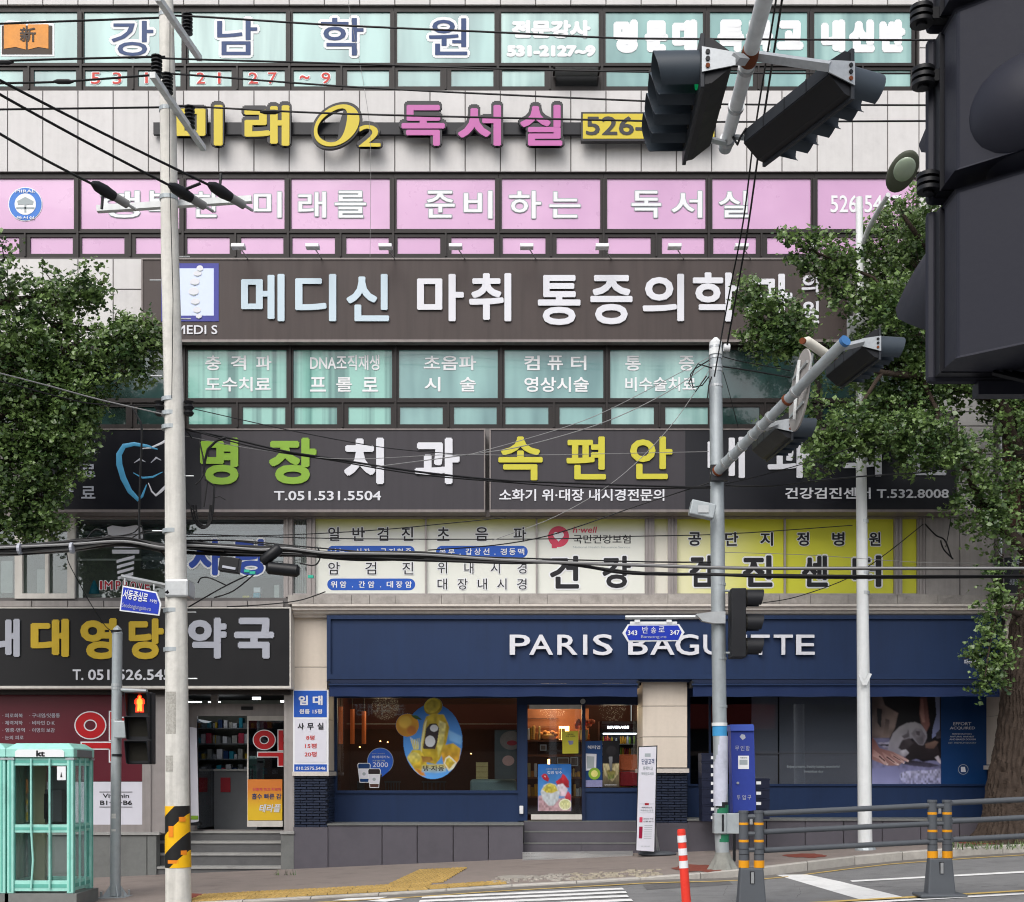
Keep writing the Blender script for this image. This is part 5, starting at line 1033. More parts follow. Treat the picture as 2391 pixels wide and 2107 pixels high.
sx = [-60, -22] + [-20 + .5 * k for k in range(81)] + [22, 60]
sw = sheet('sidewalk', [[(x, ky(max(-39, min(39, x))) + .16 + (6 - ky(max(-39, min(39, x)))) * t, zs(x) - .004 * (t == 0)) for x in sx] for t in (0, .1, .3, .6, 1)], 'sidewalk')
kb = bpy.data.objects.new('kerb', None); COL.objects.link(kb); kb['kind'] = 'structure'; OFF['kerb'] = Vector((0, 0, 0))
x = -9.0; random.seed(2)
while x < 12.5:
    L = 1.0; x2 = x + L; g_ = .006; ya, yb = ky(x + g_), ky(x2 - g_); j_ = random.uniform(-.004, .004)
    q = MB(); za, zb_ = zs(x) + .002 + j_, zs(x2) + .002 + j_; ra, rb = zr(x) - .1, zr(x2) - .1
    q.add([(x + g_, ya, ra), (x2 - g_, yb, rb), (x2 - g_, yb + .165, rb), (x + g_, ya + .165, ra), (x + g_, ya, za - .015), (x2 - g_, yb, zb_ - .015), (x2 - g_, yb + .165, zb_), (x + g_, ya + .165, za), (x + g_, ya + .02, za), (x2 - g_, yb + .02, zb_)],
          [(0, 1, 5, 4), (4, 5, 9, 8), (8, 9, 6, 7), (2, 3, 7, 6), (0, 4, 8, 7, 3), (1, 2, 6, 9, 5)])
    q.build('kerb_stone', 'kerb_stone', kb); x = x2
def strip(name, pts_a, pts_b, m, lift=.004):
    r1 = [(x, y, zr(x) + lift) for x, y in pts_a]; r2 = [(x, y, zr(x) + lift) for x, y in pts_b]
    return sheet(name, [r1, r2], m)
xs_ = [-20 + .5 * k for k in range(81)]
strip('gutter', [(x, ky(x) - .45) for x in xs_], [(x, ky(x) - .004) for x in xs_], 'gutter')
strip('road_marking_kerb_line', [(x, ky(x) - .62) for x in xs_], [(x, ky(x) - .5) for x in xs_], 'road_yellow', .008)
def quad_px(name, pts, m, lift=.008):
    w_ = [G(x, y, zr, lift) for x, y in pts]; q = MB(); q.add(w_, [tuple(range(len(w_)))]); 
    nz = (w_[1] - w_[0]).cross(w_[2] - w_[0]).z
    if nz < 0: q.f = [q.f[0][::-1]]
    o = q.build(name, m); o['kind'] = 'structure'; return o
random.seed(8)
for k, (d_, xl, xr_) in enumerate(((18.2, 985, 1456), (17.68, 980, 1462), (17.14, 975, 1466), (16.6, 968, 1476), (16.05, 960, 1480))):
    y_ = d_ - D0; xa, xb = (xl - CX) * d_ / F, (xr_ - CX) * d_ / F; N = 24
    e1 = [(xa + (xb - xa) * i / N, y_ - .14 + random.uniform(-.012, .012), 0) for i in range(N + 1)]; e2 = [(p[0] + random.uniform(-.01, .01), y_ + .14 + random.uniform(-.012, .012), 0) for p in e1]
    sheet('crosswalk_stripe', [[(p[0], p[1], zr(p[0]) + .006) for p in e1], [(p[0], p[1], zr(p[0]) + .006) for p in e2]], 'road_white')
quad_px('crosswalk_stripe', [(775, 2103), (810, 2098), (905, 2094), (880, 2100)], 'road_white'); quad_px('crosswalk_stripe', [(856, 2104), (905, 2098), (950, 2099), (900, 2106)], 'road_white')
quad_px('road_marking_diagonal', [(1812, 2043), (1884, 2042), (1960, 2058), (2123, 2098), (2010, 2101)], 'road_white')
quad_px('road_marking_line', [(1985, 2056), (2391, 2034), (2500, 2028), (2500, 2031), (2391, 2038), (1990, 2059.5)], 'road_white')
quad_px('road_marking_centre_line', [(1880, 2107), (2180, 2090), (2391, 2078), (2500, 2072), (2500, 2075), (2391, 2081), (2180, 2093.5), (1880, 2110)], 'road_yellow')
quad_px('road_marking_centre_line', [(1960, 2108), (2391, 2085), (2500, 2079), (2500, 2082), (2391, 2088.5), (1960, 2112)], 'road_white')
# tactile paving
tm = bpy.data.meshes.new('tactile_tile'); q = MB(); q.box((-.146, -.146, 0), (.146, .146, .012))
for i in range(4):
    for j in range(4): q.box((-.11 + .073 * i - .018, -.11 + .073 * j - .018, .012), (-.11 + .073 * i + .018, -.11 + .073 * j + .018, .017))
tm.from_pydata(q.v, [], q.f); tm.materials.append(MATS['tactile'])
def ttile(x, y):
    o = bpy.data.objects.new('tactile_tile', tm); link(o, sw); o.location = (x, y, zs(x) + .002 + random.uniform(0, .004)); o.rotation_euler = (0, -math.atan(.0435), math.atan((ky(x + .2) - ky(x - .2)) / .4) if y < ky(x) + 1.4 else 0)
x = -4.75
while x < -.25:
    for r_ in range(4 if x < -1.2 else 2):
        ttile(x, ky(x) + .34 + .3 * r_)
    x += .3
for i in range(3):
    for j in range(10): ttile(-1.85 + .3 * i + .1 * j * .3, ky(-1.6) + 1.54 + .3 * j)
# worn asphalt: old cracks and a trench patch
mat('crack_dark', '#3b3a39', rough=1); mat('asphalt_patch', '#636262', rough=.95, var=.12, scale=5, bump=.5, bscale=140)
random.seed(44)
for pts in ([(1500, 2050), (1530, 2070), (1580, 2085), (1600, 2107)], [(1640, 2052), (1700, 2068), (1690, 2090), (1720, 2110)], [(1930, 2062), (2000, 2071), (2080, 2070), (2180, 2080)], [(2230, 2062), (2290, 2070), (2391, 2066)], [(1250, 2072), (1480, 2062)], [(1850, 2062), (1872, 2080), (1860, 2100)]):
    w_ = [];
    for (xa, ya), (xb, yb) in zip(pts, pts[1:]):
        for k in range(8): w_.append(G(xa + (xb - xa) * k / 8 + random.uniform(-3, 3), ya + (yb - ya) * k / 8 + random.uniform(-.8, .8), zr, .005))
    q = MB(); q.v = [tuple(p + Vector((0, s_ * random.uniform(.004, .012), 0))) for p in w_ for s_ in (-1, 1)]; q.f = [(2 * i, 2 * i + 2, 2 * i + 3, 2 * i + 1) for i in range(len(w_) - 1)]
    if q.v[2][0] < q.v[0][0]: q.f = [f[::-1] for f in q.f]
    o = q.build('road_crack', 'crack_dark'); o['kind'] = 'structure'
quad_px('road_patch', [(1500, 2066), (1700, 2056), (1712, 2066), (1510, 2078)], 'asphalt_patch', .0045)
# broken paving and rubble
mat('rubble', '#938e86', rough=.95, var=.25, scale=14, bump=.4, rnd=.2); mat('rubble_pale', '#9a9282', rough=.95, var=.2, scale=14, bump=.4); mat('red_dirt', '#7a4034', rough=1, var=.3, scale=12)
q = MB(); q2 = MB(); random.seed(31)
for i in range(150):
    t = random.random(); px = 1150 + 390 * t; d_ = random.uniform(19.6, 20.9); x = (px - CX) * d_ / F; y = d_ - D0
    s_ = random.uniform(.03, .09); h = random.uniform(.006, .03); a = random.uniform(0, 3); m_ = q if px < 1330 else q2; n = random.choice((5, 6))
    ring = [(x + s_ * random.uniform(.7, 1.2) * math.cos(a + 2 * math.pi * k / n), y + s_ * random.uniform(.7, 1.1) * math.sin(a + 2 * math.pi * k / n)) for k in range(n)]
    z = zs(x); m_.add([(p[0], p[1], z - .01) for p in ring] + [(x + (p[0] - x) * .8, y + (p[1] - y) * .8, z + h) for p in ring], [tuple(range(n, 2 * n))] + [(k, (k + 1) % n, (k + 1) % n + n, k + n) for k in range(n)])
tag(q.build('broken_paving_rubble', 'rubble'), kind='stuff'); tag(q2.build('broken_paving_rubble', 'rubble_pale'), kind='stuff')
def blob_patch(name, px, py, rx, ry, m, lift):
    pts = []
    for k in range(22): a = 2 * math.pi * k / 22; s_ = random.uniform(.75, 1.15); pts.append(G(px + rx * s_ * math.cos(a), py + ry * s_ * math.sin(a), zs, lift))
    q = MB(); q.add(pts, [tuple(range(22))]); 
    if (pts[1] - pts[0]).cross(pts[6] - pts[0]).z < 0: q.f = [q.f[0][::-1]]
    o = q.build(name, m); o['kind'] = 'structure'
blob_patch('soil_patch', 1640, 2027, 70, 9, 'red_dirt', .005); blob_patch('soil_patch', 1880, 1998, 50, 5, 'red_dirt', .005); blob_patch('soil_patch', 470, 2092, 55, 6, 'red_dirt', .005); blob_patch('soil_patch', 2310, 1964, 90, 8, 'red_dirt', .006)
# manhole cover and cracked slab
mc = MB(); c = G(1205, 2050, zs); mc.tube([(c.x, c.y, c.z - .02), (c.x, c.y, c.z + .02)], .3, 24); o = mc.build('utility_cover', 'rubble', None); root_mesh(o, c); tag(o, 'round worn concrete utility cover among the rubble by the kerb', 'cover')

# ================================================================== POLES
def taper_pole(name, pts, d, m, par, seg=20, smooth=True):
    w_ = [P(px, py, d) for px, py, r in pts]; return MB().tube(w_, [r * d / F for px, py, r in pts], seg).build(name, m, par, smooth=smooth)
cpd = 18.7
cp_ = thing('utility_pole', 'tall pale concrete utility pole with a yellow and black striped band at its foot', 'pole', P(417, 2110, cpd))
taper_pole('shaft', [(385, -120, 15.5), (388, 0, 16), (392, 240, 18.5), (397, 600, 20.5), (408, 1003, 22.7), (412, 1488, 25.6), (414, 1882, 27.5), (417, 2120, 30)], cpd, 'concrete_pole', cp_, 28)
m = mat('warning_stripe', '#e0ad12', rough=.45, var=.05)
n, l = m.node_tree.nodes, m.node_tree.links; b_ = n['Principled BSDF']; src = b_.inputs['Base Color'].links[0].from_socket
geo = n.new('ShaderNodeNewGeometry'); sp_ = n.new('ShaderNodeSeparateXYZ'); l.new(geo.outputs['Position'], sp_.inputs[0])
mm = n.new('ShaderNodeMath'); mm.operation = 'MULTIPLY_ADD'; mm.inputs[1].default_value = -.95; l.new(sp_.outputs['X'], mm.inputs[0]); l.new(sp_.outputs['Z'], mm.inputs[2])
m2 = n.new('ShaderNodeMath'); m2.operation = 'MULTIPLY'; m2.inputs[1].default_value = 1 / .56; l.new(mm.outputs[0], m2.inputs[0])
m3 = n.new('ShaderNodeMath'); m3.operation = 'FRACT'; l.new(m2.outputs[0], m3.inputs[0]); m4 = n.new('ShaderNodeMath'); m4.operation = 'GREATER_THAN'; m4.inputs[1].default_value = .5; l.new(m3.outputs[0], m4.inputs[0])
mx = n.new('ShaderNodeMix'); mx.data_type = 'RGBA'; mx.inputs['B'].default_value = (.012, .012, .012, 1); l.new(m4.outputs[0], mx.inputs['Factor']); l.new(src, mx.inputs['A']); l.new(mx.outputs['Result'], b_.inputs['Base Color'])
MB().tube([P(414, 1882, cpd), P(416, 2025, cpd)], [28.3 * cpd / F, 30.2 * cpd / F], 32).build('striped_band', 'warning_stripe', cp_, smooth=True)
def wrap(name, px0, px1, y0, y1, m, par, cx, rpx, d, n_=8):
    q = MB(); r = rpx * d / F * 1.02; C_ = P(cx, y0, d)
    a0, a1 = [math.asin(max(-1, min(1, (p - cx) / rpx))) for p in (px0, px1)]; z0, z1__ = P(0, y0, d).z, P(0, y1, d).z
    for i in range(n_ + 1):
        a = a0 + (a1 - a0) * i / n_; q.v += [(C_.x + r * math.sin(a), C_.y - r * math.cos(a), z0), (C_.x + r * math.sin(a), C_.y - r * math.cos(a), z1__)]
    q.f = [(2 * i, 2 * i + 1, 2 * i + 3, 2 * i + 2) for i in range(n_)]; return q.build(name, m, par, smooth=True)
mat('old_paper', '#a19f98', rough=.9, var=.4, scale=30, grime=.4); mat('sticker_orange', '#d97f1b', rough=.5, var=.1)
wrap('poster_remnant', 392, 418, 1617, 1715, 'old_paper', cp_, 413, 26.5, cpd); wrap('paper_sticker', 392, 411, 1765, 1802, 'old_paper', cp_, 413.5, 27.2, cpd)
for r_ in ((425, 438, 1907, 1918), (401, 413, 1928, 1954), (399, 424, 2007, 2015), (429, 440, 1985, 1995)): wrap('small_sticker', *r_, 'sticker_orange', cp_, 415.5, 29.6, cpd, 4)
for (y_, r_) in ((38, 17.5), (258, 19.5), (465, 21.5), (935, 23.4), (968, 23.6), (1000, 24), (1242, 25.4), (1427, 26.3), (1518, 26.8)):
    cx = 388 + (y_ / 2107) * 29; a_ = P(cx, y_, cpd); MB().tube([a_ - Vector((0, 0, .03)), a_ + Vector((0, 0, .03))], r_ * cpd / F, 20).build('clamp_band', 'galv', cp_)
for y_, s_ in ((600, 1), (745, 1), (1112, 1), (1430, 1), (1585, 1), (655, -1), (878, -1), (1240, -1)):
    cx = 388 + (y_ / 2107) * 29; a_ = P(cx + s_ * (18 + y_ * .004), y_, cpd); MB().tube([a_, a_ + Vector((s_ * .17, 0, .0))], .011, 6).build('climbing_step', 'steel', cp_)
MB().tube([P(397, 20, cpd - .16), P(396, 400, cpd - .17), P(404, 700, cpd - .18), P(401, 930, cpd - .19)], .006, 5).build('ground_wire', 'cable_black', cp_)
q = MB().pb(384, 1352, 440, 1394, cpd - .2, .4); q.build('sign_clamp', 'steel', cp_, bevel=.03)
# cross arms
def beam(a, b, w_, h_):
    v = (b - a).normalized(); sd_ = v.cross(Vector((0, 0, 1))).normalized() * w_ / 2; up = sd_.cross(v).normalized() * h_ / 2; q = MB()
    return q.add([p + s1 * sd_ + s2 * up for p in (a, b) for s1, s2 in ((-1, -1), (1, -1), (1, 1), (-1, 1))], [(0, 1, 2, 3), (7, 6, 5, 4), (0, 4, 5, 1), (1, 5, 6, 2), (2, 6, 7, 3), (3, 7, 4, 0)])
def bar3(a, b, w_, name, m, par): return beam(a, b, w_ * 1.5, w_ * 1.5).build(name, m, par)
ca = [thing('steel_crossarm', 'upper steel cross arm near the top of the concrete pole', 'cross arm', P(388, 40, cpd)), thing('steel_crossarm', 'second steel cross arm running towards the street below the upper one', 'cross arm', P(392, 230, cpd))]
bar3(P(368, -6, 17.6), P(466, 137, 19.9), .055, 'bar', 'pole_white', ca[0]); bar3(P(356, 175, 17.6), P(475, 347, 19.9), .055, 'bar', 'pole_white', ca[1])
def insulator(px, y0, y1, d, par):
    a, b = P(px, y0, d), P(px, y1, d); q = MB(); N = 6; pts, rs = [], []
    for k in range(N):
        for (t, r) in ((0, .045), (.25, .1), (.5, .1), (.6, .05)): pts.append(a.lerp(b, (k + t) / N)); rs.append(r * .8)
    q.tube(pts, rs, 12); q.build('insulator', 'black_plastic', par)
insulator(438, 33, 83, 19.3, ca[0]); insulator(366, 130, 184, 17.8, ca[1]); insulator(391, 172, 222, 18.2, ca[1]); insulator(443, 248, 302, 19.2, ca[1])
ah = thing('steel_crossarm', 'long white steel cross arm crossing the pole in front of the pink windows', 'cross arm', P(400, 480, 18.95))
A, B = P(227, 489, 18.9), P(588, 466, 18.9); beam(A, B, .09, .09).build('bar', 'pole_white', ah)
for i, (x0_, y0_) in enumerate(((215, 428), (395, 432), (487, 430))):
    t_ = thing('dead_end_insulator', 'grey cable strain insulator with black clamp, ' + ('leftmost one', 'middle one', 'rightmost one')[i] + ' of the white arm', 'insulator', P(x0_ + 60, y0_ + 40, 18.6))
    f_ = lambda u: P(x0_ + 103 * u, y0_ + 62 * u, 18.2 + .6 * u)
    MB().tube([f_(0), f_(.12), f_(.3), f_(.5)], [.035, .08, .09, .07], 10).build('clamp', 'black_plastic', t_, smooth=True); MB().tube([f_(.5), f_(.8)], .062, 12).build('body', 'cable_grey', t_, smooth=True); MB().tube([f_(.8), f_(1)], .022, 6).build('shackle', 'steel', t_)
    tl = (Vector((-.02, 0, -.28)), Vector((.3, 0, .12)), Vector((.02, 0, .25)))[i]; MB().tube([f_(.25), f_(.25) + tl], .022, 6).build('tail', 'black_plastic', t_)
# left signal pole
lsd = 20.2
ls = thing('signal_pole', 'short grey steel signal pole with a control box beside the phone booths', 'pole', P(269, 2096, lsd))
taper_pole('shaft', [(274, 1478, 11.7), (273, 1600, 11.7), (271, 1800, 11.8), (269, 2092, 12)], lsd, 'galv', ls); MB().tube([P(274, 1480, lsd), P(274, 1468, lsd), P(274, 1461, lsd)], [12.5 * lsd / F, 9 * lsd / F, 1.5 * lsd / F], 16).build('cap', 'galv', ls)
q = MB(); a_ = P(269, 2093, lsd); q.box((a_.x - .22, a_.y - .22, a_.z - .05), (a_.x + .22, a_.y + .22, a_.z)); q.build('base_plate', 'galv', ls)
for k in range(4): s1_, s2_ = (1 if k & 1 else -1), (1 if k & 2 else -1); q = MB(); q.tube([(a_.x + s1_ * .17, a_.y + s2_ * .17, a_.z), (a_.x + s1_ * .17, a_.y + s2_ * .17, a_.z + .09)], .02, 6); q.build('bolt', 'steel', ls)
for k in range(4):
    v_ = Vector((math.cos(k * math.pi / 2 + .5), math.sin(k * math.pi / 2 + .5), 0)); q = MB(); pr = Vector((-v_.y, v_.x, 0)) * .006
    q.add([a_ + v_ * .08 + pr, a_ + v_ * .2 + pr, a_ + v_ * .08 + pr + Vector((0, 0, .18)), a_ + v_ * .08 - pr, a_ + v_ * .2 - pr, a_ + v_ * .08 - pr + Vector((0, 0, .18))], [(0, 1, 2), (5, 4, 3), (0, 3, 4, 1), (1, 4, 5, 2), (2, 5, 3, 0)]); q.build('gusset', 'galv', ls)
for y_ in (1475, 1608, 1683, 1764, 1600): a_ = P(272.5, y_, lsd); MB().tube([a_ - Vector((0, 0, .02)), a_ + Vector((0, 0, .02))], 12.6 * lsd / F, 16).build('clamp_band', 'signal_dark' if y_ in (1475, 1764) else 'steel', ls)
MB().tube([P(280, 1611, lsd), P(343, 1614, 20.0)], .03, 8).build('head_bracket', 'steel', ls)
q = MB().pb(265, 1683, 294, 1724, lsd - .25, .18); q.build('control_box', 'galv', ls, bevel=.015)
mat('sticker_old', '#c9c9c4', rough=.8, var=.2, scale=60)
for y_ in (1906, 1936, 1900): wrap('paper_sticker', 264, 274, y_, y_ + 5, 'sticker_old', ls, 270, 12.2, lsd, 3)
# pedestrian head facing the camera, red man lit
pd_ = thing('pedestrian_signal', 'three section pedestrian signal showing a lit red standing man', 'traffic light', P(326, 1787, 20.0))
sd = 19.85; p2 = Z(200, 1440, 280, 1401)
x0_, y0_, x1_, y1_ = p2(478, 885, 775, 1725); MB().pb(x0_, y0_, x1_, y1_, sd, .22).build('housing', 'signal_dark', pd_, bevel=.015)
mat('red_man', '#ff3a20', emit='#ff2a12', estr=2.2); mat('red_man_core', '#ff9040', emit='#ff6a20', estr=2.6)
for k, (ya, yb) in enumerate(((900, 1160), (1180, 1430), (1460, 1715))):
    x0_, ya_, x1_, yb_ = p2(500, ya, 750, yb); MB().pb(x0_ + 2, ya_ + 3, x1_ - 2, yb_ - 6, sd - .004, .01).build('lens', 'lens_dark', pd_)
    q = MB(); A, B = P(x0_, ya_, sd), P(x1_, yb_, sd); L = .2     # hood: top and sides, longer at the top
    for (xa, xb) in ((A.x - .012, A.x), (B.x, B.x + .012)): q.add([(xa, A.y, A.z), (xb, A.y, A.z), (xb, A.y - L, A.z), (xa, A.y - L, A.z), (xa, A.y, B.z), (xb, A.y, B.z), (xb, A.y - L * .45, B.z), (xa, A.y - L * .45, B.z)], [(0, 1, 2, 3), (4, 7, 6, 5), (0, 3, 7, 4), (1, 5, 6, 2), (3, 2, 6, 7)])
    q.box((A.x - .012, A.y - L, A.z), (B.x + .012, A.y, A.z + .012)); q.build('hood', 'signal_dark', pd_)
for grow, mm_, dz in ((1.25, 'red_man', .006), (.72, 'red_man_core', .010)):
    cx, cy = p2(630, 1015); q = MB(); u = lambda x, y: (cx + x * grow * .2, cy + y * .2 * (1.04 if grow > 1 else .92))
    q.pp([u(x, y) for x, y in ((-10, -95), (10, -95), (18, -80), (16, -62), (30, -58), (45, -40), (48, 5), (36, 8), (34, 30), (40, 98), (4, 98), (0, 50), (-4, 98), (-40, 98), (-34, 30), (-36, 8), (-48, 5), (-45, -40), (-30, -58), (-16, -62), (-18, -80))], sd - .004 - dz, .003); q.build('standing_man', mm_, pd_)
# right grey signal pole
gsd = 20.5
gs = thing('signal_mast', 'thick grey steel signal mast with a concrete skirt, green band and long arm', 'pole', P(1688, 2030, gsd))
taper_pole('shaft', [(1671, 806, 13.5), (1671, 870, 14.6), (1675, 1220, 16.6), (1679, 1600, 16.4), (1685, 1960, 16), (1687, 1995, 16)], gsd, 'galv', gs, 24)
MB().tube([P(1671, 830, gsd), P(1671, 800, gsd), P(1671, 789, gsd)], [16 * gsd / F, 14.5 * gsd / F, 4 * gsd / F], 20).build('cap', 'pole_white', gs, smooth=True)
q = MB(); A, B = P(1687, 1990, gsd), P(1688, 2033, gsd); N = 18; pts = [A.lerp(B, t) for t in (0, .25, .7, 1)]; q.tube(pts, [.118, .135, .19, .24], 26)
q.v = [(v[0], v[1], v[2]) for v in q.v]
for i in range(2, 4):
    for j in range(26):
        k = i * 26 + j; c = pts[i]; s_ = 1.0 + (.14 if j % 4 < 2 else -.1); q.v[k] = (c.x + (q.v[k][0] - c.x) * s_, c.y + (q.v[k][1] - c.y) * s_, q.v[k][2])
q.build('skirt', 'concrete_pole' if False else mat('skirt_concrete', '#84857f', rough=.9, var=.12, scale=9, bump=.3, grime=.3), gs, smooth=True)
mat('green_band', '#1f6a4c', rough=.55, var=.12, scale=18, grime=.2); mat('blue_band', '#3d8fc2', rough=.55, var=.1); mat('torn_paper', '#b9bccb', rough=.85, var=.1, scale=12, grime=.3)
def ring_(y0, y1, m, cx, r_, nm='wrap_band'): MB().tube([P(cx, y1, gsd), P(cx, y0, gsd)], r_ * gsd / F, 24, cap=False).build(nm, m, gs, smooth=True)
ring_(1948, 1966, 'green_band', 1686, 16.4); ring_(1880, 1899, 'green_band', 1684.5, 16.5); ring_(1696, 1719, 'blue_band', 1680.5, 16.9); ring_(1719, 1882, 'torn_paper', 1682.5, 16.7, 'paper_wrap'); ring_(1688, 1696, 'pole_white', 1680, 18)
q = MB().pb(1668, 1900, 1697, 1947, gsd - .16, .2); q.build('side_plate', 'galv', gs, bevel=.008); q = MB().pb(1697, 1899, 1726, 1947, gsd - .14, .02); q.build('side_plate', 'galv', gs, bevel=.006); q = MB().pb(1685.5, 1902, 1690.5, 1942, gsd - .165, .02); q.build('slot', 'signal_dark', gs)
for r_ in ((1673, 1680, 1760), (1672, 1700, 1774), ): pass
wrap('graffiti_scrap', 1670, 1698, 1873, 1886, 'signal_dark', gs, 1684, 16.5, gsd, 6)
for y_ in (812, 836, 857, 866, 902, 1365, 1538, 1650): cx = 1671 + (y_ - 806) * .0118; a_ = P(cx, y_, gsd); MB().tube([a_ - Vector((0, 0, .02)), a_ + Vector((0, 0, .02))], (15.6 + (y_ > 1000) * 1.6) * gsd / F, 18).build('clamp_band', 'steel' if y_ < 1000 else 'galv', gs)
A, B = P(1668, 1108, 20.35), P(1970, 800, 17.5); pts = [A.lerp(B, t) for t in (0, .14, .15, .45, .46, .75, .76, 1)]
MB().tube(pts, [.083, .083, .078, .078, .075, .075, .078, .078], 18).build('arm', 'galv', gs, smooth=True)
MB().tube([B, B + (B - A).normalized() * .05], .081, 18).build('arm_end_cap', mat('cap_blue', '#3a6a9e', rough=.4), gs)
for t in (.03, .1, .16, .24, .33, .4, .47, .6, .66): a_ = A.lerp(B, t); v_ = (B - A).normalized(); MB().tube([a_ - v_ * .02, a_ + v_ * .02], .092, 14).build('clamp_band', 'rust' if t in (.03, .6) else 'steel', gs)
q = MB().pb(1660, 1085, 1700, 1122, gsd - .24, .1); q.build('arm_flange', 'signal_dark', gs)
q = MB(); c = P(1660, 1190, gsd - .3); q.box((-.2, -.1, -.12), (.2, .1, .12)); q.xf(Matrix.Translation(c + Vector((-.15, -.05, -.02))) @ Matrix.Rotation(R(12), 4, 'Y')); q.build('floodlight', 'galv', gs, bevel=.02); q = MB().pb(1630, 1180, 1655, 1197, gsd - .47, .01); q.build('floodlight_glass', 'steel', gs)
MB().tube([P(1655, 1186, gsd - .2), P(1676, 1176, gsd)], .02, 6).build('floodlight_bracket', 'steel', gs)
rs_ = thing('round_sign', 'round pale metal sign seen almost edge on from behind, hanging on the signal arm', 'sign', P(1868, 910, 18.9))
q = MB(); q.tube([(0, -.012, 0), (0, .012, 0)], .6, 40); Mx = Matrix.Translation(P(1868, 912, 18.9)) @ Matrix.Rotation(R(5), 4, 'Y') @ Matrix.Rotation(R(-88.5), 4, 'Z'); q.xf(Mx); q.build('disc', mat('sign_back', '#a5a09c', rough=.55, metal=.2, var=.1, grime=.2), rs_)
for z_ in (-.3, .0, .3):
    q = MB(); q.box((-.5 + abs(z_) * .3, -.04, z_ - .02), (.5 - abs(z_) * .3, -.012, z_ + .02)); q.xf(Mx); q.build('rib', 'steel', rs_)
q = MB(); q.tube([Mx @ Vector((0, -.05, .45)), Mx @ Vector((0, -.05, -.45))], .025, 6); q.build('mount_tube', 'pole_white', rs_)
cc = thing('camera_housing', 'white cylindrical camera housing above the signal arm', 'camera', P(1905, 815, 18.3))
MB().tube([P(1874, 797, 18.0), P(1884, 797, 18.05), P(1935, 832, 18.4)], [.04, .07, .07], 14).build('housing', mat('cream_paint', '#d0ccc0', rough=.45, var=.06), cc, smooth=True); MB().tube([P(1873, 796, 17.96), P(1876, 797, 18.0)], .045, 12).build('lens_ring', 'rust', cc); MB().tube([P(1898, 826, 18.25), P(1890, 865, 18.35)], .018, 6).build('bracket', 'pole_white', cc)
# side-on three section signal on the grey mast
ss_ = thing('vertical_signal', 'black three section vertical traffic signal seen from the side on the grey mast', 'traffic light', P(1735, 1535, 20.4))
v3 = ze
x0_, y0_, x1_, y1_ = v3(1732, 658, 1848, 1208); MB().pb(x0_, y0_, x1_, y1_, 20.2, .34).build('housing', 'signal_dark', ss_, bevel=.012)
def visor_mb(r=.155, L=.32, lo=.55, N=18, a0=-50, a1=230, t=.006):
    """tunnel visor along +y, open underneath"""
    q = MB()
    for i in range(N + 1):
        a = R(a0 + (a1 - a0) * i / N); u = (math.sin(a) + 1) / 2; Lx = L * (lo + (1 - lo) * min(1, u * 1.25))
        for rr in (r, r - t): q.v += [(rr * math.cos(a), 0, rr * math.sin(a)), (rr * math.cos(a), Lx, rr * math.sin(a))]
    for i in range(N):
        k, k2 = i * 4, (i + 1) * 4; q.f += [(k, k + 1, k2 + 1, k2), (k + 2, k2 + 2, k2 + 3, k + 3), (k + 1, k + 3, k2 + 3, k2 + 1)]
    q.f += [(0, 2, 3, 1), (N * 4, N * 4 + 1, N * 4 + 3, N * 4 + 2)]; return q
for k, yc in enumerate((743, 938, 1128)):
    c = P(ze(1848, yc)[0], ze(1848, yc)[1], 20.37); q = visor_mb(.15, .27, .8); q.xf(Matrix.Translation(c) @ Matrix.Rotation(R(-90), 4, 'Z')); q.build('visor', 'signal_dark', ss_, smooth=True)
    q = MB(); q.tube([c + Vector((-.02, 0, 0)), c + Vector((.01, 0, 0))], .14, 20); q.build('lens', 'lens_dark', ss_)
for y_ in (1380, 1525): MB().tube([P(1690, y_, gsd), P(1712, y_, 20.35)], .022, 6).build('bracket', 'galv', ss_)
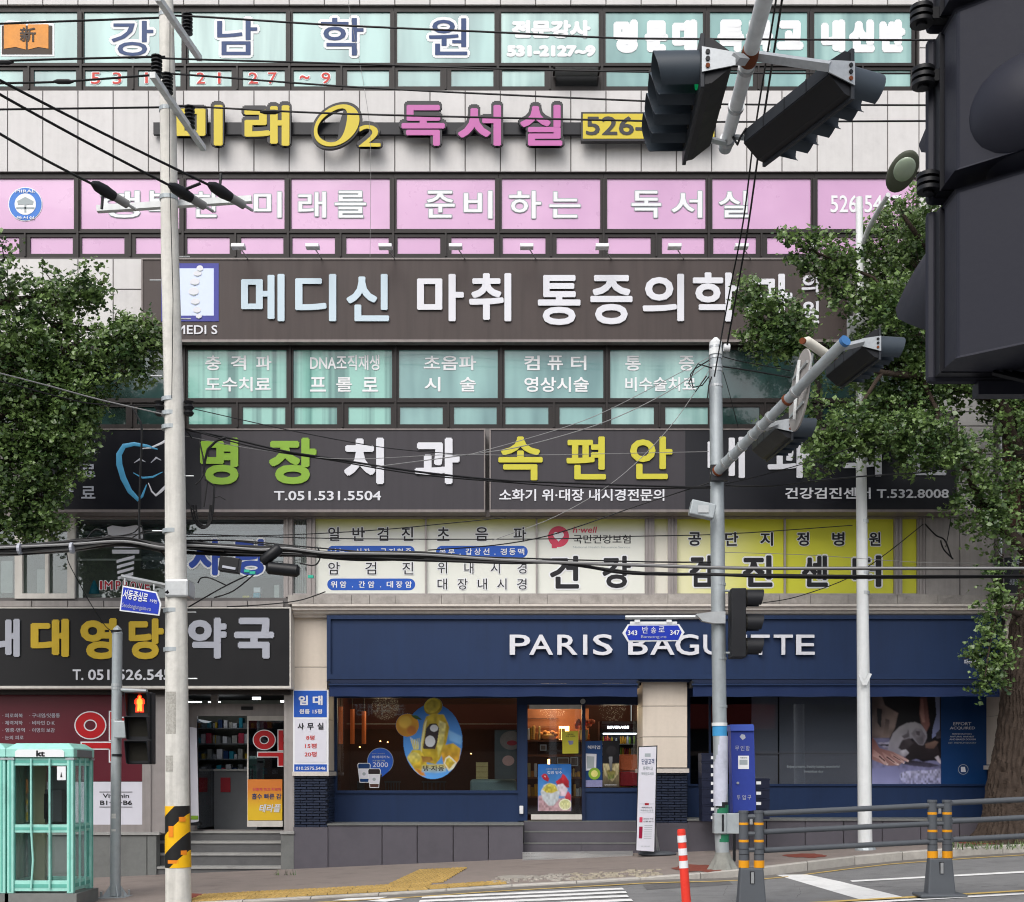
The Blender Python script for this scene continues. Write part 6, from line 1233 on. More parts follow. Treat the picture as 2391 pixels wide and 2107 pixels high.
# horizontal four-lens heads seen from behind
def head(name, label, pa, pb, L=1.36, H=.47, with_green=False):
    """pa -> pb: lower edge of the face plate along its long axis; the face looks left of that direction"""
    v_ = (pb - pa); th = math.atan2(v_.y, v_.x); c = (pa + pb) / 2; c = Vector((c.x, c.y, c.z + H / 2)); Mx = Matrix.Translation(c) @ Matrix.Rotation(th, 4, 'Z')
    t_ = thing(name, label, 'traffic light', c)
    q = MB(); q.box((-L / 2 - .02, -.035, -H / 2), (L / 2 + .02, .0, H / 2)); q.xf(Mx); q.build('face_plate', 'signal_grey', t_, bevel=.006)
    pr = [(-.035, H * .43), (-.1, H * .43), (-.27, .075), (-.27, -.055), (-.1, -H * .40), (-.035, -H * .43)]
    q = MB(); n_ = len(pr); q.add([(-L / 2, y, z) for y, z in pr] + [(L / 2, y, z) for y, z in pr], [tuple(range(n_)), tuple(range(2 * n_ - 1, n_ - 1, -1))] + [(i, i + n_, (i + 1) % n_ + n_, (i + 1) % n_) for i in range(n_)]); q.xf(Mx); q.build('housing', 'signal_dark', t_)
    q = MB(); q.box((-L / 2 + .01, -.275, -.045), (L / 2 - .01, -.268, .068)); q.xf(Mx); q.build('back_cover', 'signal_grey', t_)
    for k in range(3):
        q = MB(); x_ = -L / 2 + L * (k + 1) / 4; q.box((x_ - .006, -.279, -.05), (x_ + .006, -.27, .075)); q.xf(Mx); q.build('seam', 'signal_dark', t_)
    for k in range(4):
        x_ = -L / 2 + L * (k + .5) / 4; q = visor_mb(.17, .40, .8, a0=-62, a1=242); q.xf(Mx @ Matrix.Translation((x_, 0, 0))); q.build('visor', 'visor', t_, smooth=True)
        q = MB(); q.tube([(x_, -.01, 0), (x_, .012, 0)], .14, 20); q.xf(Mx); q.build('lens', 'lens_green' if with_green and k == 0 else 'lens_dark', t_)
    return t_, Mx
mat('lens_green', '#0c7a4a', rough=.2, emit='#0a8a50', estr=.35)
mat('bracket_plate', '#a9adb0', rough=.4, metal=.4, var=.15, scale=20)
def end_bracket(t_, Mx, sgn, L, arm_pt, tail_pt=None, tail_src=None):
    q = MB(); x_ = sgn * (L / 2 + .03); pl_ = [(-.01, .11), (-.01, -.11), (-.30, -.055), (-.30, .055)]
    q.add([(x_ - .006, y, z) for y, z in pl_] + [(x_ + .006, y, z) for y, z in pl_], [(0, 1, 2, 3), (7, 6, 5, 4)] + [(i, i + 4, (i + 1) % 4 + 4, (i + 1) % 4) for i in range(4)]); q.xf(Mx); q.build('bracket_plate', 'bracket_plate', t_)
    for z_ in (-.06, 0, .06):
        q = MB(); q.tube([(x_ + sgn * .004, -.06, z_), (x_ + sgn * .02, -.06, z_)], .02, 8); q.xf(Mx); q.build('bolt', 'rust' if z_ < 0 else 'black_plastic', t_)
    a = Mx @ Vector((x_, -.29, 0)); q = MB(); q.tube([a, arm_pt], [.05, .05], 4); q.build('bracket_bar', 'bracket_plate', t_)
r1, M1 = head('traffic_signal', 'horizontal traffic light on the upper arm with its visors pointing right', P(1796, 385, 12.70), P(1984, 242, 11.55))
end_bracket(r1, M1, 1, 1.36, P(1756, 130, 11.6))
r2, M2 = head('traffic_signal', 'horizontal traffic light on the upper arm with a green lens, visors pointing left', P(1634, 211, 10.9), P(1594, 381, 12.2), with_green=True)
end_bracket(r2, M2, -1, 1.36, P(1738, 140, 11.3))
for t_, Mx, sg_, ap in ((r1, M1, -1, P(1702, 320, 13.0)), (r2, M2, 1, P(1692, 335, 12.9))):
    a = Mx @ Vector((sg_ * .67, -.27, 0)); MB().tube([a, ap], .03, 6).build('far_bracket', 'bracket_plate', t_)
r3, M3 = head('traffic_signal', 'horizontal traffic light at the blue capped end of the lower arm', P(1976, 903, 19.35), P(2046, 848, 18.3)); end_bracket(r3, M3, 1, 1.36, P(1965, 812, 17.9))
r4, M4 = head('traffic_signal', 'horizontal traffic light halfway along the lower arm, partly behind leaves', P(1798, 1074, 21.0), P(1846, 1034, 19.9)); end_bracket(r4, M4, 1, 1.36, P(1790, 1000, 19.3))
ua = thing('overhanging_signal_mast', 'white painted signal arm with a rusty joint coming in from the top of the view', 'pole', P(1700, 345, 12.6))
A, B = P(1694, 343, 13.1), P(1790, -20, 10.6); v_ = (B - A); C_ = A + v_ * 6
MB().tube([A, A.lerp(B, .5), B, A + v_ * 3, C_], [.062, .068, .074, .085, .1], 20).build('tube', 'pole_white', ua, smooth=True)
MB().tube([A.lerp(B, .60), A.lerp(B, .635), A.lerp(B, .68)], [.078, .082, .076], 18).build('rusty_collar', 'rust', ua, smooth=True); MB().tube([A - v_.normalized() * .03, A + v_.normalized() * .1], .068, 18).build('end_collar', 'galv', ua)
for t in (.05, .3, .56): a_ = A.lerp(B, t); MB().tube([a_ - v_.normalized() * .025, a_ + v_.normalized() * .025], .08, 16).build('clamp_band', 'steel', ua)
MB().tube([P(1714, 300, 12.9), P(1712, 322, 12.8), P(1722, 338, 12.7), P(1728, 322, 12.6), P(1742, 300, 12.6)], .012, 6).build('loose_cable', 'black_plastic', ua)
MB().tube([C_, (C_.x, C_.y, zs(C_.x))], [.12, .17], 16).build('mast', 'pole_white', ua, smooth=True)
def visor_side(r, L, N=28, t=.006):
    q = MB()
    for i in range(N + 1):
        a = R(-45 + 270 * i / N); Lx = L * max(.12, 1 - abs(math.sin(a)) * 1.0)
        for rr in (r, r - t): q.v += [(rr * math.cos(a), 0, rr * math.sin(a)), (rr * math.cos(a), Lx, rr * math.sin(a))]
    for i in range(N):
        k, k2 = i * 4, (i + 1) * 4; q.f += [(k, k + 1, k2 + 1, k2), (k + 2, k2 + 2, k2 + 3, k + 3), (k + 1, k + 3, k2 + 3, k2 + 1)]
    return q
# near vertical signal, dark, filling the right edge
ns = thing('near_signal', 'huge dark vertical traffic signal seen close up from behind at the right edge', 'traffic light', (1.09, -22.4, 2.72))
NX, NY = 1.083, -D0 + 2.66; mat('near_grey', '#23242e', rough=.55, var=.06, scale=12, bump=.02); mat('near_dark', '#15161c', rough=.5, var=.08, scale=12)
for k, (za, zb_) in enumerate(((2.735, 3.085), (3.115, 3.45), (3.48, 3.82))):
    s_ = MB(); s_.box((NX - .205, NY - .012, za - .008), (NX + .205, NY + .012, zb_ + .008)); fl_ = s_.build('door_flange', 'near_grey', ns, bevel=.012)
    s_ = MB(); s_.box((NX - .19, NY - .045, za + .002), (NX + .19, NY - .012, zb_ - .002)); s_.build('gasket', 'near_dark', ns)
    pr = [(-.182, -.045), (-.182, -.125), (-.05, -.235), (.07, -.235), (.182, -.13), (.182, -.045)]
    s_ = MB(); n_ = 6; s_.add([(NX + x, NY + y, za + .004) for x, y in pr] + [(NX + x * (1 if y > -.2 else 1), NY + y, zb_ - .004) for x, y in pr], [tuple(range(n_)), tuple(range(2 * n_ - 1, n_ - 1, -1))] + [(i, (i + 1) % n_, (i + 1) % n_ + n_, i + n_) for i in range(n_)]); s_.build('housing', 'near_grey' if k != 1 else 'near_grey', ns, bevel=.006)
    if k == 1: s_ = MB(); s_.sphere((NX - .0, NY - .13, 3.215), .165, .15, .14, 32, 20); s_.build('lens_bulge', 'near_grey', ns, smooth=True)
    q = visor_side(.17 if k == 0 else .14, .29 if k == 0 else .26); q.xf(Matrix.Translation((NX - .005 + (k == 1) * .015, NY + .01, (za + zb_) / 2 + .07)) @ Matrix.Rotation(R(2), 4, 'Z')); q.build('visor', 'near_grey', ns, smooth=True)
for px, py in ((2174, 37), (2178, 182), (2190, 428)):
    c = P(px, py, 2.63)
    for dz in (-.014, 0, .014): MB().tube([c + Vector((-.02, 0, dz - .004)), c + Vector((-.02, 0, dz + .004))], .024, 14).build('wing_latch', 'black_plastic', ns, smooth=True)
    MB().tube([c + Vector((-.02, 0, -.024)), c + Vector((-.02, 0, .024))], .012, 10).build('latch_bolt', 'black_plastic', ns); MB().box((c.x - .02, c.y - .012, c.z - .012), (c.x + .03, c.y + .012, c.z + .012)).build('latch_arm', 'black_plastic', ns)
for k in range(3): MB().tube([(NX - .08 + .02 * k, NY - .05, 2.735), (NX - .02 + .02 * k, NY - .1, 2.70), (NX + .1, NY - .15, 2.70 + .01 * k), (NX + .3, NY - .15, 2.75)], .006, 5).build('loose_cable', 'black_plastic', ns)
MB().box((NX - .1, NY - .02, 2.70), (NX + .15, NY + .015, 2.728)).build('bottom_plate', 'near_grey', ns)
MB().tube([(NX + .15, NY - .1, 2.8), (NX + 1.5, NY - .1, 2.8)], .03, 10).build('bracket', 'galv', ns); MB().tube([(NX + 1.5, NY - .1, zs(2.5)), (NX + 1.5, NY - .1, 6.5)], .09, 16).build('mast', 'galv', ns)
# street lamp with white pole
wd = 23.4
sl = thing('street_lamp', 'tall white street lamp pole whose oval head hangs over the road', 'street lamp', P(2021, 1985, wd))
taper_pole('pole', [(2006, 462, 8), (2008, 700, 9), (2010, 1000, 11.5), (2014, 1400, 13.5), (2017, 1700, 15.2), (2020, 1965, 16.5), (2021, 1985, 17)], wd, 'pole_white', sl, 20)
MB().tube([P(2021, 1988, wd), P(2021, 1984, wd), P(2021, 1970, wd)], [.2, .2, .14], 12).build('base', 'galv', sl)
for y_ in (1046, 1074, 1218, 1338, 1385, 605, 640): a_ = P(2009 + (y_ - 700) * .011, y_, wd); MB().tube([a_ - Vector((0, 0, .03)), a_ + Vector((0, 0, .03))], (9.5 + (y_ - 600) * .0055) * wd / F, 14).build('clamp_band', 'steel', sl)
q = MB().pb(1984, 738, 2010, 790, wd - .12, .2); q.build('control_box', 'pole_white', sl)
MB().pp([(2004, 1577), (2010, 1577), (2018, 1592), (2029, 1572), (2036, 1574), (2024, 1600), (2014, 1600)], wd - .2, .02).build('bracket_vee', 'pole_white', sl)
lp = [P(2016, 566, wd - .05), P(2030, 530, 22.9), P(2052, 490, 22.2), P(2074, 455, 21.6)]; MB().tube(lp, [.05, .048, .045, .04], 12).build('arm', 'pole_white', sl, smooth=True)
c = P(2107, 401, 21.0); ax = (P(2131, 355, 20.7) - P(2083, 448, 21.3)).normalized(); zz_ = Vector((.12, .8, .6)); zz_ = (zz_ - ax * zz_.dot(ax)).normalized(); yy_ = zz_.cross(ax); Mx = Matrix.Translation(c) @ Matrix(((ax.x, yy_.x, zz_.x, 0), (ax.y, yy_.y, zz_.y, 0), (ax.z, yy_.z, zz_.z, 0), (0, 0, 0, 1)))
q = MB(); q.sphere((0, 0, 0), .38, .235, .10, 28, 14); q.xf(Mx); q.build('lamp_head', mat('lamp_green_grey', '#4a4e42', rough=.5, var=.1), sl, smooth=True)
q = MB(); q.sphere((.07, 0, -.055), .225, .175, .075, 24, 12); q.xf(Mx); q.build('lamp_glass', mat('lamp_glass', '#8c9a86', rough=.12, var=.1, spec=.8), sl, smooth=True)
# street-name plates
def plate_sign(name, label, poly, inner, d, texts, arm, base):
    t_ = thing(name, label, 'street sign', P(*base, d)); MB().pp(poly, d, .03).build('plate', 'white_vinyl', t_); MB().pp(inner, d - .006, .006).build('blue_field', mat('street_blue', '#1a33a5', rough=.35, var=.03), t_)
    for (s_, r, m_, b_, tilt) in texts:
        mb = text_mb(s_, *r, d - .012, 0, b_)
        if tilt: c = P((r[0] + r[2]) / 2, (r[1] + r[3]) / 2, d - .012); mb.xf(Matrix.Translation(c) @ Matrix.Rotation(tilt, 4, 'Y') @ Matrix.Translation(-c))
        mb.build('lettering', m_, t_)
    arm(t_); return t_
za_ = Z(0, 1180, 420)
def arm1(t_):
    a_, b_ = P(*za_(1885, 915), cpd - .1), P(*za_(1375, 812), cpd - .3); MB().tube([a_, b_], .036, 4).build('arm_rail', 'steel', t_); MB().tube([P(*za_(1890, 975), cpd - .2), P(*za_(1940, 1025), cpd - .15)], .03, 6).build('brace', 'black_plastic', t_)
    MB().tube([P(*za_(1420, 905), cpd - .3), P(*za_(1420, 830), cpd - .3)], .015, 6).build('hanger', 'steel', t_); MB().tube([P(*za_(1750, 965), cpd - .25), P(*za_(1750, 900), cpd - .25)], .015, 6).build('hanger', 'steel', t_)
T1 = lambda *r: za_(*r)
plate_sign('street_name_sign', 'tilted blue street name plate hanging from the concrete pole', [tuple(za_(*p)) for p in ((1395, 912), (1778, 985), (1830, 1118), (1808, 1255), (1358, 1200))], [tuple(za_(*p)) for p in ((1402, 930), (1768, 1000), (1812, 1120), (1795, 1238), (1375, 1187))], cpd - .3,
           [('서동중심로', T1(1400, 975, 1680, 1085), 'white_vinyl', .02, .19), ('19번', T1(1705, 1068, 1785, 1110), 'white_vinyl', .0, .19), ('Seodongjungsim-ro', T1(1385, 1130, 1715, 1195), 'letter_silver', .0, .15)], arm1, za_(1600, 1200))
zb2 = Z(1440, 1440, 200)
def arm2(t_):
    a_, b_ = P(1650, 1441, gsd - .1), P(1460, 1442, gsd - .1); MB().tube([a_, b_], .035, 8).build('arm_rail', 'steel', t_); MB().pp([(1625, 1434), (1668, 1428), (1694, 1428), (1694, 1456), (1668, 1456), (1640, 1450)], gsd - .2, .12).build('clamp', 'steel', t_)
    MB().pb(*zb2(318, 120, 1440, 190), gsd - .1, .03).build('top_rail', 'white_vinyl', t_)
    for x_ in (430, 1190): MB().pb(*zb2(x_, 75, x_ + 125, 140), gsd - .12, .05).build('hanger', 'white_vinyl', t_)
plate_sign('street_name_sign', 'hexagonal blue street name plate numbered 343 to 347 on the grey mast', [tuple(zb2(*p)) for p in ((135, 390), (265, 185), (1490, 180), (1620, 375), (1480, 585), (265, 600))], [tuple(zb2(*p)) for p in ((210, 390), (290, 215), (1465, 212), (1550, 378), (1465, 558), (290, 565))], gsd - .1,
           [('343', zb2(262, 330, 490, 445), 'white_vinyl', .02, 0), ('반', zb2(612, 238, 750, 400), 'white_vinyl', .0, 0), ('송', zb2(815, 245, 940, 400), 'white_vinyl', .0, 0), ('로', zb2(1000, 238, 1145, 370), 'white_vinyl', .0, 0), ('347', zb2(1275, 325, 1500, 440), 'white_vinyl', .02, 0), ('Bansong-ro', zb2(580, 445, 1185, 535), 'letter_silver', .0, 0)], arm2, zb2(860, 600))
# blue box on the mast
bb = thing('blue_service_box', 'tall narrow blue steel box with a notice beside the grey mast', 'box', P(1736, 1990, 21.0))
zk = Z(1600, 1620, 230, 1218); mat('box_blue', '#2b3c8c', rough=.45, var=.06, scale=7, grime=.1); mat('box_blue_top', '#3f56ac', rough=.45, var=.05)
bd = 20.9
MB().pp([tuple(zk(*p)) for p in ((562, 455), (850, 455), (875, 1440), (588, 1475))], bd, .28).build('body', 'box_blue', bb); MB().pp([tuple(zk(*p)) for p in ((552, 400), (562, 382), (838, 378), (852, 400), (850, 458), (560, 460))], bd - .04, .34).build('lid', 'box_blue_top', bb)
for k in range(2): MB().pb(1712 + 32 * k, 1893, 1718 + 32 * k, 2012, bd + .1, .05).build('leg', 'signal_dark', bb)
MB().pb(*zk(655, 768, 788, 932), bd - .006, .006).build('notice', 'white_vinyl', bb); MB().pb(*zk(672, 818, 770, 880), bd - .01, .003).build('notice_print', 'grey_vinyl', bb); letter('이용안내', *zk(680, 785, 765, 802), bd - .01, 'letter_black', bb)
x_, y_ = zk(652, 1105); MB().pd(x_, y_, 3, 3, bd - .02, .02).build('lock', 'steel', bb); x_, y_ = zk(710, 537)
MB().pp([(x_ - 7, y_ - 1), (x_ - 2, y_ - 7), (x_ + 5, y_ - 5), (x_ + 7, y_ + 2), (x_, y_ + 7)], bd - .006, .004).build('emblem', 'letter_silver', bb)
for i, ch in enumerate('무인함'): letter(ch, *zk(618 + 66 * i, 645, 665 + 66 * i, 705), bd - .006, 'letter_silver', bb, bold=0)
for i, ch in enumerate('투입구'): letter(ch, *zk(638 + 66 * i, 1255, 683 + 66 * i, 1312), bd - .006, 'letter_silver', bb, bold=0)
# stacks of bread crates
mat('crate_navy', '#141a30', rough=.5, var=.1); 
def crate(px0, px1, y0, y1, d, label, group, lab=True, lx=None):
    t_ = thing('bread_crate', label, 'crate', P((px0 + px1) / 2, y1, d), group); a_, b_ = P(px0, y0, d), P(px1, y1, d); tk = .02; D_ = .42
    q = MB(); q.box((a_.x, a_.y, b_.z), (b_.x, a_.y + tk, a_.z)); q.box((a_.x, a_.y + D_, b_.z), (b_.x, a_.y + D_ + tk, a_.z)); q.box((a_.x, a_.y + tk, b_.z), (a_.x + tk, a_.y + D_, a_.z)); q.box((b_.x - tk, a_.y + tk, b_.z), (b_.x, a_.y + D_, a_.z)); q.box((a_.x + tk, a_.y + tk, b_.z), (b_.x - tk, a_.y + D_, b_.z + .02)); q.build('tray', 'crate_navy', t_)
    q = MB(); q.box((a_.x - .008, a_.y - .008, a_.z - .03), (b_.x + .008, a_.y, a_.z - .005)); q.build('lip', 'crate_navy', t_)
    if lab: MB().pb(lx, y0 + 7, lx + 11, y0 + 14, d - .004, .004).build('paper_label', 'white_vinyl', t_)
for k in range(8): crate(1638 + .3 * k, 1700, 1759 + 20 * k, 1778.4 + 20 * k, 24.2, ('topmost', 'second', 'third', 'fourth', 'fifth', 'sixth', 'seventh', 'lowest')[k] + ' navy bread crate in the stack left of the grey mast', 'crates stacked left of the mast', True, 1660)
for k in range(4): crate(1745, 1797, 1818 + 24 * k, 1841 + 24 * k, 24.0, ('topmost', 'second', 'third', 'lowest')[k] + ' navy bread crate in the stack right of the blue box', 'crates stacked right of the blue box', True, 1766)
# standing banner
sb = thing('standing_banner', 'tall leaning white banner board with grey print by the bakery steps', 'banner', P(1520, 2000, 24.2))
bz = Z(1480, 1730, 70, 450); bd = 24.0
MB().pp([tuple(bz(*p)) for p in ((70, 85), (355, 70), (318, 1672), (30, 1652))], bd, .05).build('frame', 'signal_dark', sb); MB().pp([tuple(bz(*p)) for p in ((80, 98), (338, 88), (305, 1665), (38, 1645))], bd - .006, .006).build('sheet', 'pharm_white', sb)
bt = bd - .01
for t_, r, m_ in (('단골고객', (118, 268, 305, 355), 'blue_vinyl'), ('등록하고', (138, 385, 285, 440), 'grey_vinyl'), ('혜택받으세요', (112, 470, 298, 518), 'grey_vinyl'), ('해피포인트', (118, 990, 278, 1015), 'letter_black'), ('적립하는 방법', (100, 1030, 290, 1058), 'grey_vinyl'), ('포인트 적립', (142, 1158, 292, 1182), 'blind_light'), ('선물 받기', (142, 1200, 292, 1222), 'letter_black'), ('매장 이용 안내문', (105, 1575, 240, 1592), 'grey_vinyl')): letter(t_, *bz(*r), bt, m_, sb, bold=.01)
MB().pb(*bz(165, 190, 252, 242), bt, .003).build('logo_block', 'grey_vinyl', sb)
for k in range(7): MB().pb(*bz(160 - 2 * k, 1268 + 32 * k, 280 - 3 * k, 1276 + 32 * k), bt, .003).build('print_line', 'grey_vinyl', sb)
MB().pp([tuple(bz(*p)) for p in ((85, 1148), (130, 1148), (128, 1225), (83, 1225))], bt, .003).build('red_block', 'logo_red', sb); MB().pp([tuple(bz(*p)) for p in ((80, 1288), (132, 1290), (124, 1468), (74, 1466))], bt, .003).build('red_block', mat('crimson', '#8f1238', rough=.4), sb); MB().pp([tuple(bz(*p)) for p in ((165, 935), (225, 935), (225, 968), (165, 968))], bt, .003).build('red_block', 'logo_crimson', sb)
q = MB(); q.pp([tuple(bz(*p)) for p in ((90, 945), (305, 945), (305, 949), (90, 949))], bt, .002); q.pp([tuple(bz(*p)) for p in ((90, 1080), (298, 1076), (298, 1080), (90, 1084))], bt, .002); q.build('print_frame', 'grey_vinyl', sb)
MB().tube([P(1524, 1905, 24.3), P(1540, 1992, 24.5)], .015, 6).build('rear_strut', 'steel', sb); MB().tube([P(1519, 1770, 24.1), P(1535, 1992, 24.35)], .015, 6).build('rear_strut', 'steel', sb)
c = P(1535, 1994, 24.3); q = MB(); q.sphere((c.x, c.y, c.z), .38, .26, .06, 20, 10); q.build('base_weight', 'rubber_grey', sb, smooth=True)
# ================================================================== PHONE BOOTHS
def booth(dx, label):
    d0 = 18.75; S = F / d0; X0, X1 = (16 - CX) / S + dx, (171 - CX) / S + dx; Y0 = d0 - D0; Dp = .91; Y1 = Y0 + Dp; zf_ = lambda py: CZ + (HY - py) / S
    t_ = thing('phone_booth', label, 'phone booth', ((X0 + X1) / 2, Y0 + Dp / 2, zs(X0)), 'mint green phone booths')
    zb_, zt_ = zf_(2082), zf_(1769); MB().box((X0 - .02, Y0 - .03, zs(X0) - .1), (X1 + .06, Y1 + .05, zb_ - .03)).build('plinth', 'grey_granite', t_)
    pw = .1
    for (x, y) in ((X0, Y0), (X1 - pw, Y0), (X0, Y1 - pw), (X1 - pw, Y1 - pw)):
        q = MB(); q.box((x, y, zb_ - .03), (x + pw, y + pw, zt_)); q.build('corner_post', 'mint', t_, bevel=.012)
        q = MB(); q.box((x + pw * .36, y - .006, zb_), (x + pw * .62, y + pw + .006, zt_ - .02)); q.box((x - .006, y + pw * .36, zb_), (x + pw + .006, y + pw * .62, zt_ - .02)); q.build('post_rib', 'mint_dark', t_)
        q = MB(); q.box((x - .012, y - .012, zt_ - .035), (x + pw + .012, y + pw + .012, zt_ - .005)); q.build('post_cap', 'galv', t_)
    # four sides of rails, glass and bars
    for side in range(4):
        hor = side in (0, 2); yy = Y0 + .03 if side == 0 else Y1 - .07; xx = X1 - .07 if side == 1 else X0 + .03
        def bx_(a, b, z0, z1_, e=0):
            q = MB()
            if hor: q.box((X0 + pw + a, yy - e, z0), (X0 + pw + b, yy + .04 + e, z1_))
            else: q.box((xx - e, Y0 + pw + a, z0), (xx + .04 + e, Y0 + pw + b, z1_))
            return q
        W = (X1 - X0 - 2 * pw) if hor else (Dp - 2 * pw)
        for (ya, yb) in ((1769, 1788), (1926, 1945), (2057, 2082)):
            bx_(0, W, zf_(yb), zf_(ya)).build('rail', 'mint', t_, bevel=.006)
            h_2 = (zf_(ya) - zf_(yb)) / 3; bx_(0, W, zf_(yb) + h_2, zf_(yb) + 2 * h_2, .006).build('rail_rib', 'mint_dark', t_)
        for (ya, yb) in ((1788, 1926), (1945, 2057)):
            q = bx_(.005, W - .005, zf_(yb), zf_(ya), -.017); q.build('pane', 'clear_glass', t_)
        for fr_ in (.33, .68):
            p0 = W * fr_
            if hor: pts = [(X0 + pw + p0, yy - .03, zf_(2075)), (X0 + pw + p0 + (.03 if fr_ < .5 and side == 0 else 0), yy - .03, zf_(2010)), (X0 + pw + p0, yy - .03, zf_(1935)), (X0 + pw + p0, yy - .03, zf_(1772))]
            else: pts = [((X1 - .02 if side == 1 else X0 + .02) , Y0 + pw + p0, zf_(2075)), ((X1 - .02 if side == 1 else X0 + .02), Y0 + pw + p0, zf_(1772))]
            MB().tube(pts, .016, 8).build('guard_bar', 'mint', t_, smooth=True)
    # crown: white sign band with rounded-corner mint surround and roof
    zc, zr_ = zf_(1768), zf_(1737)
    q = MB(); ch = .12
    for (s_, ins) in ((0, 0),):
        lo = [(X0 - .01, Y0 - .01), (X1 + .01, Y0 - .01), (X1 + .01, Y1 + .01), (X0 - .01, Y1 + .01)]; hi = [(X0 + .1, Y0 + .1), (X1 - .1, Y0 + .1), (X1 - .1, Y1 - .1), (X0 + .1, Y1 - .1)]
        q.add([(x, y, zc) for x, y in lo] + [(x, y, zr_ - .07) for x, y in lo] + [(x, y, zr_ + .01) for x, y in hi], [(3, 2, 1, 0), (0, 1, 5, 4), (1, 2, 6, 5), (2, 3, 7, 6), (3, 0, 4, 7), (4, 5, 9, 8), (5, 6, 10, 9), (6, 7, 11, 10), (7, 4, 8, 11), (8, 9, 10, 11)])
    q.build('crown', 'mint', t_, bevel=.01)
    S_ = F / d0; bxp = [(X0 + .13, zf_(1768)), (X1 - .13, zf_(1768)), (X1 - .13, zf_(1755)), (X1 - .17, zf_(1750.5)), (X0 + .17, zf_(1750.5)), (X0 + .13, zf_(1755))]
    MB().prism(bxp, Y0 - .02, Y0 + .01).build('sign_panel', 'white_vinyl', t_)
    q = MB(); q.box((X1 - .01, Y0 + .13, zf_(1768)), (X1 + .02, Y1 - .13, zf_(1751))); q.build('sign_panel', 'blind_light', t_)
    q = text_mb('kt', 84 + dx * S, 1752.5, 105 + dx * S, 1767, 18.726, 0, .06); q.build('lettering', 'logo_crimson' if False else 'letter_black', t_)
    # inside: back unit and phone
    MB().box((X0 + .12, Y1 - .2, zb_), (X0 + .30, Y1 - .1, zt_ - .05)).build('inner_panel', mat('booth_beige', '#a7a487', rough=.6, var=.06), t_)
    q = MB(); q.box((X0 + .34, Y1 - .32, zf_(1925)), (X0 + .62, Y1 - .12, zf_(1845))); q.build('telephone', 'blind_grey', t_, bevel=.02); q = MB(); q.tube([(X0 + .38, Y1 - .36, zf_(1915)), (X0 + .37, Y1 - .37, zf_(1885)), (X0 + .38, Y1 - .36, zf_(1855))], [.03, .018, .03], 8); q.build('handset', 'signal_dark', t_, smooth=True)
    MB().box((X0 + .32, Y1 - .14, zf_(1930)), (X0 + .64, Y1 - .1, zf_(1790))).build('phone_backboard', 'blind_light', t_)
    q = MB(); q.box((X1 - .25, Y0 + .02, zf_(1822)), (X1 - .12, Y0 + .026, zf_(1790))); q.build('notice', 'white_vinyl', t_); MB().prism([(X1 - .2, zf_(1815)), (X1 - .17, zf_(1815)), (X1 - .185, zf_(1803))], Y0 + .012, Y0 + .018).build('notice_print', 'signal_dark', t_)
    return t_
booth(0, 'mint green phone booth with white kt sign, complete and beside the grey signal pole'); booth(-1.02, 'mint green phone booth cut off by the left edge, left of the complete one')
# ================================================================== ROADSIDE POSTS AND GUARD FENCE
dl = thing('delineator_post', 'red plastic delineator post with three white reflective bands', 'bollard', P(1605, 2140, 15.5)); dd_ = 15.5
dp_ = lambda y: 1590.5 + (y - 1937) * .071
taper_pole('post', [(dp_(1940), 1937, 8.5), (dp_(1943), 1943, 9.6), (dp_(2107), 2107, 11), (dp_(2140), 2140, 11.5)], dd_, 'post_red', dl); taper_pole('cap', [(dp_(1936), 1936, 6), (dp_(1938), 1938.5, 9.4), (dp_(1947), 1946, 10)], dd_, 'post_red', dl)
for ya, yb in ((1951, 1967), (1981, 1997), (2010, 2027)): taper_pole('reflective_band', [(dp_(ya), ya, 10.3), (dp_(yb), yb, 10.7)], dd_, 'white_vinyl', dl)
taper_pole('foot', [(dp_(2132), 2132, 13), (dp_(2140), 2141, 20)], dd_, 'rubber_grey', dl)
gf = thing('guard_fence', 'dark grey tubular guard fence with orange banded twin posts along the road', 'fence', P(1980, 2100, 16.1))
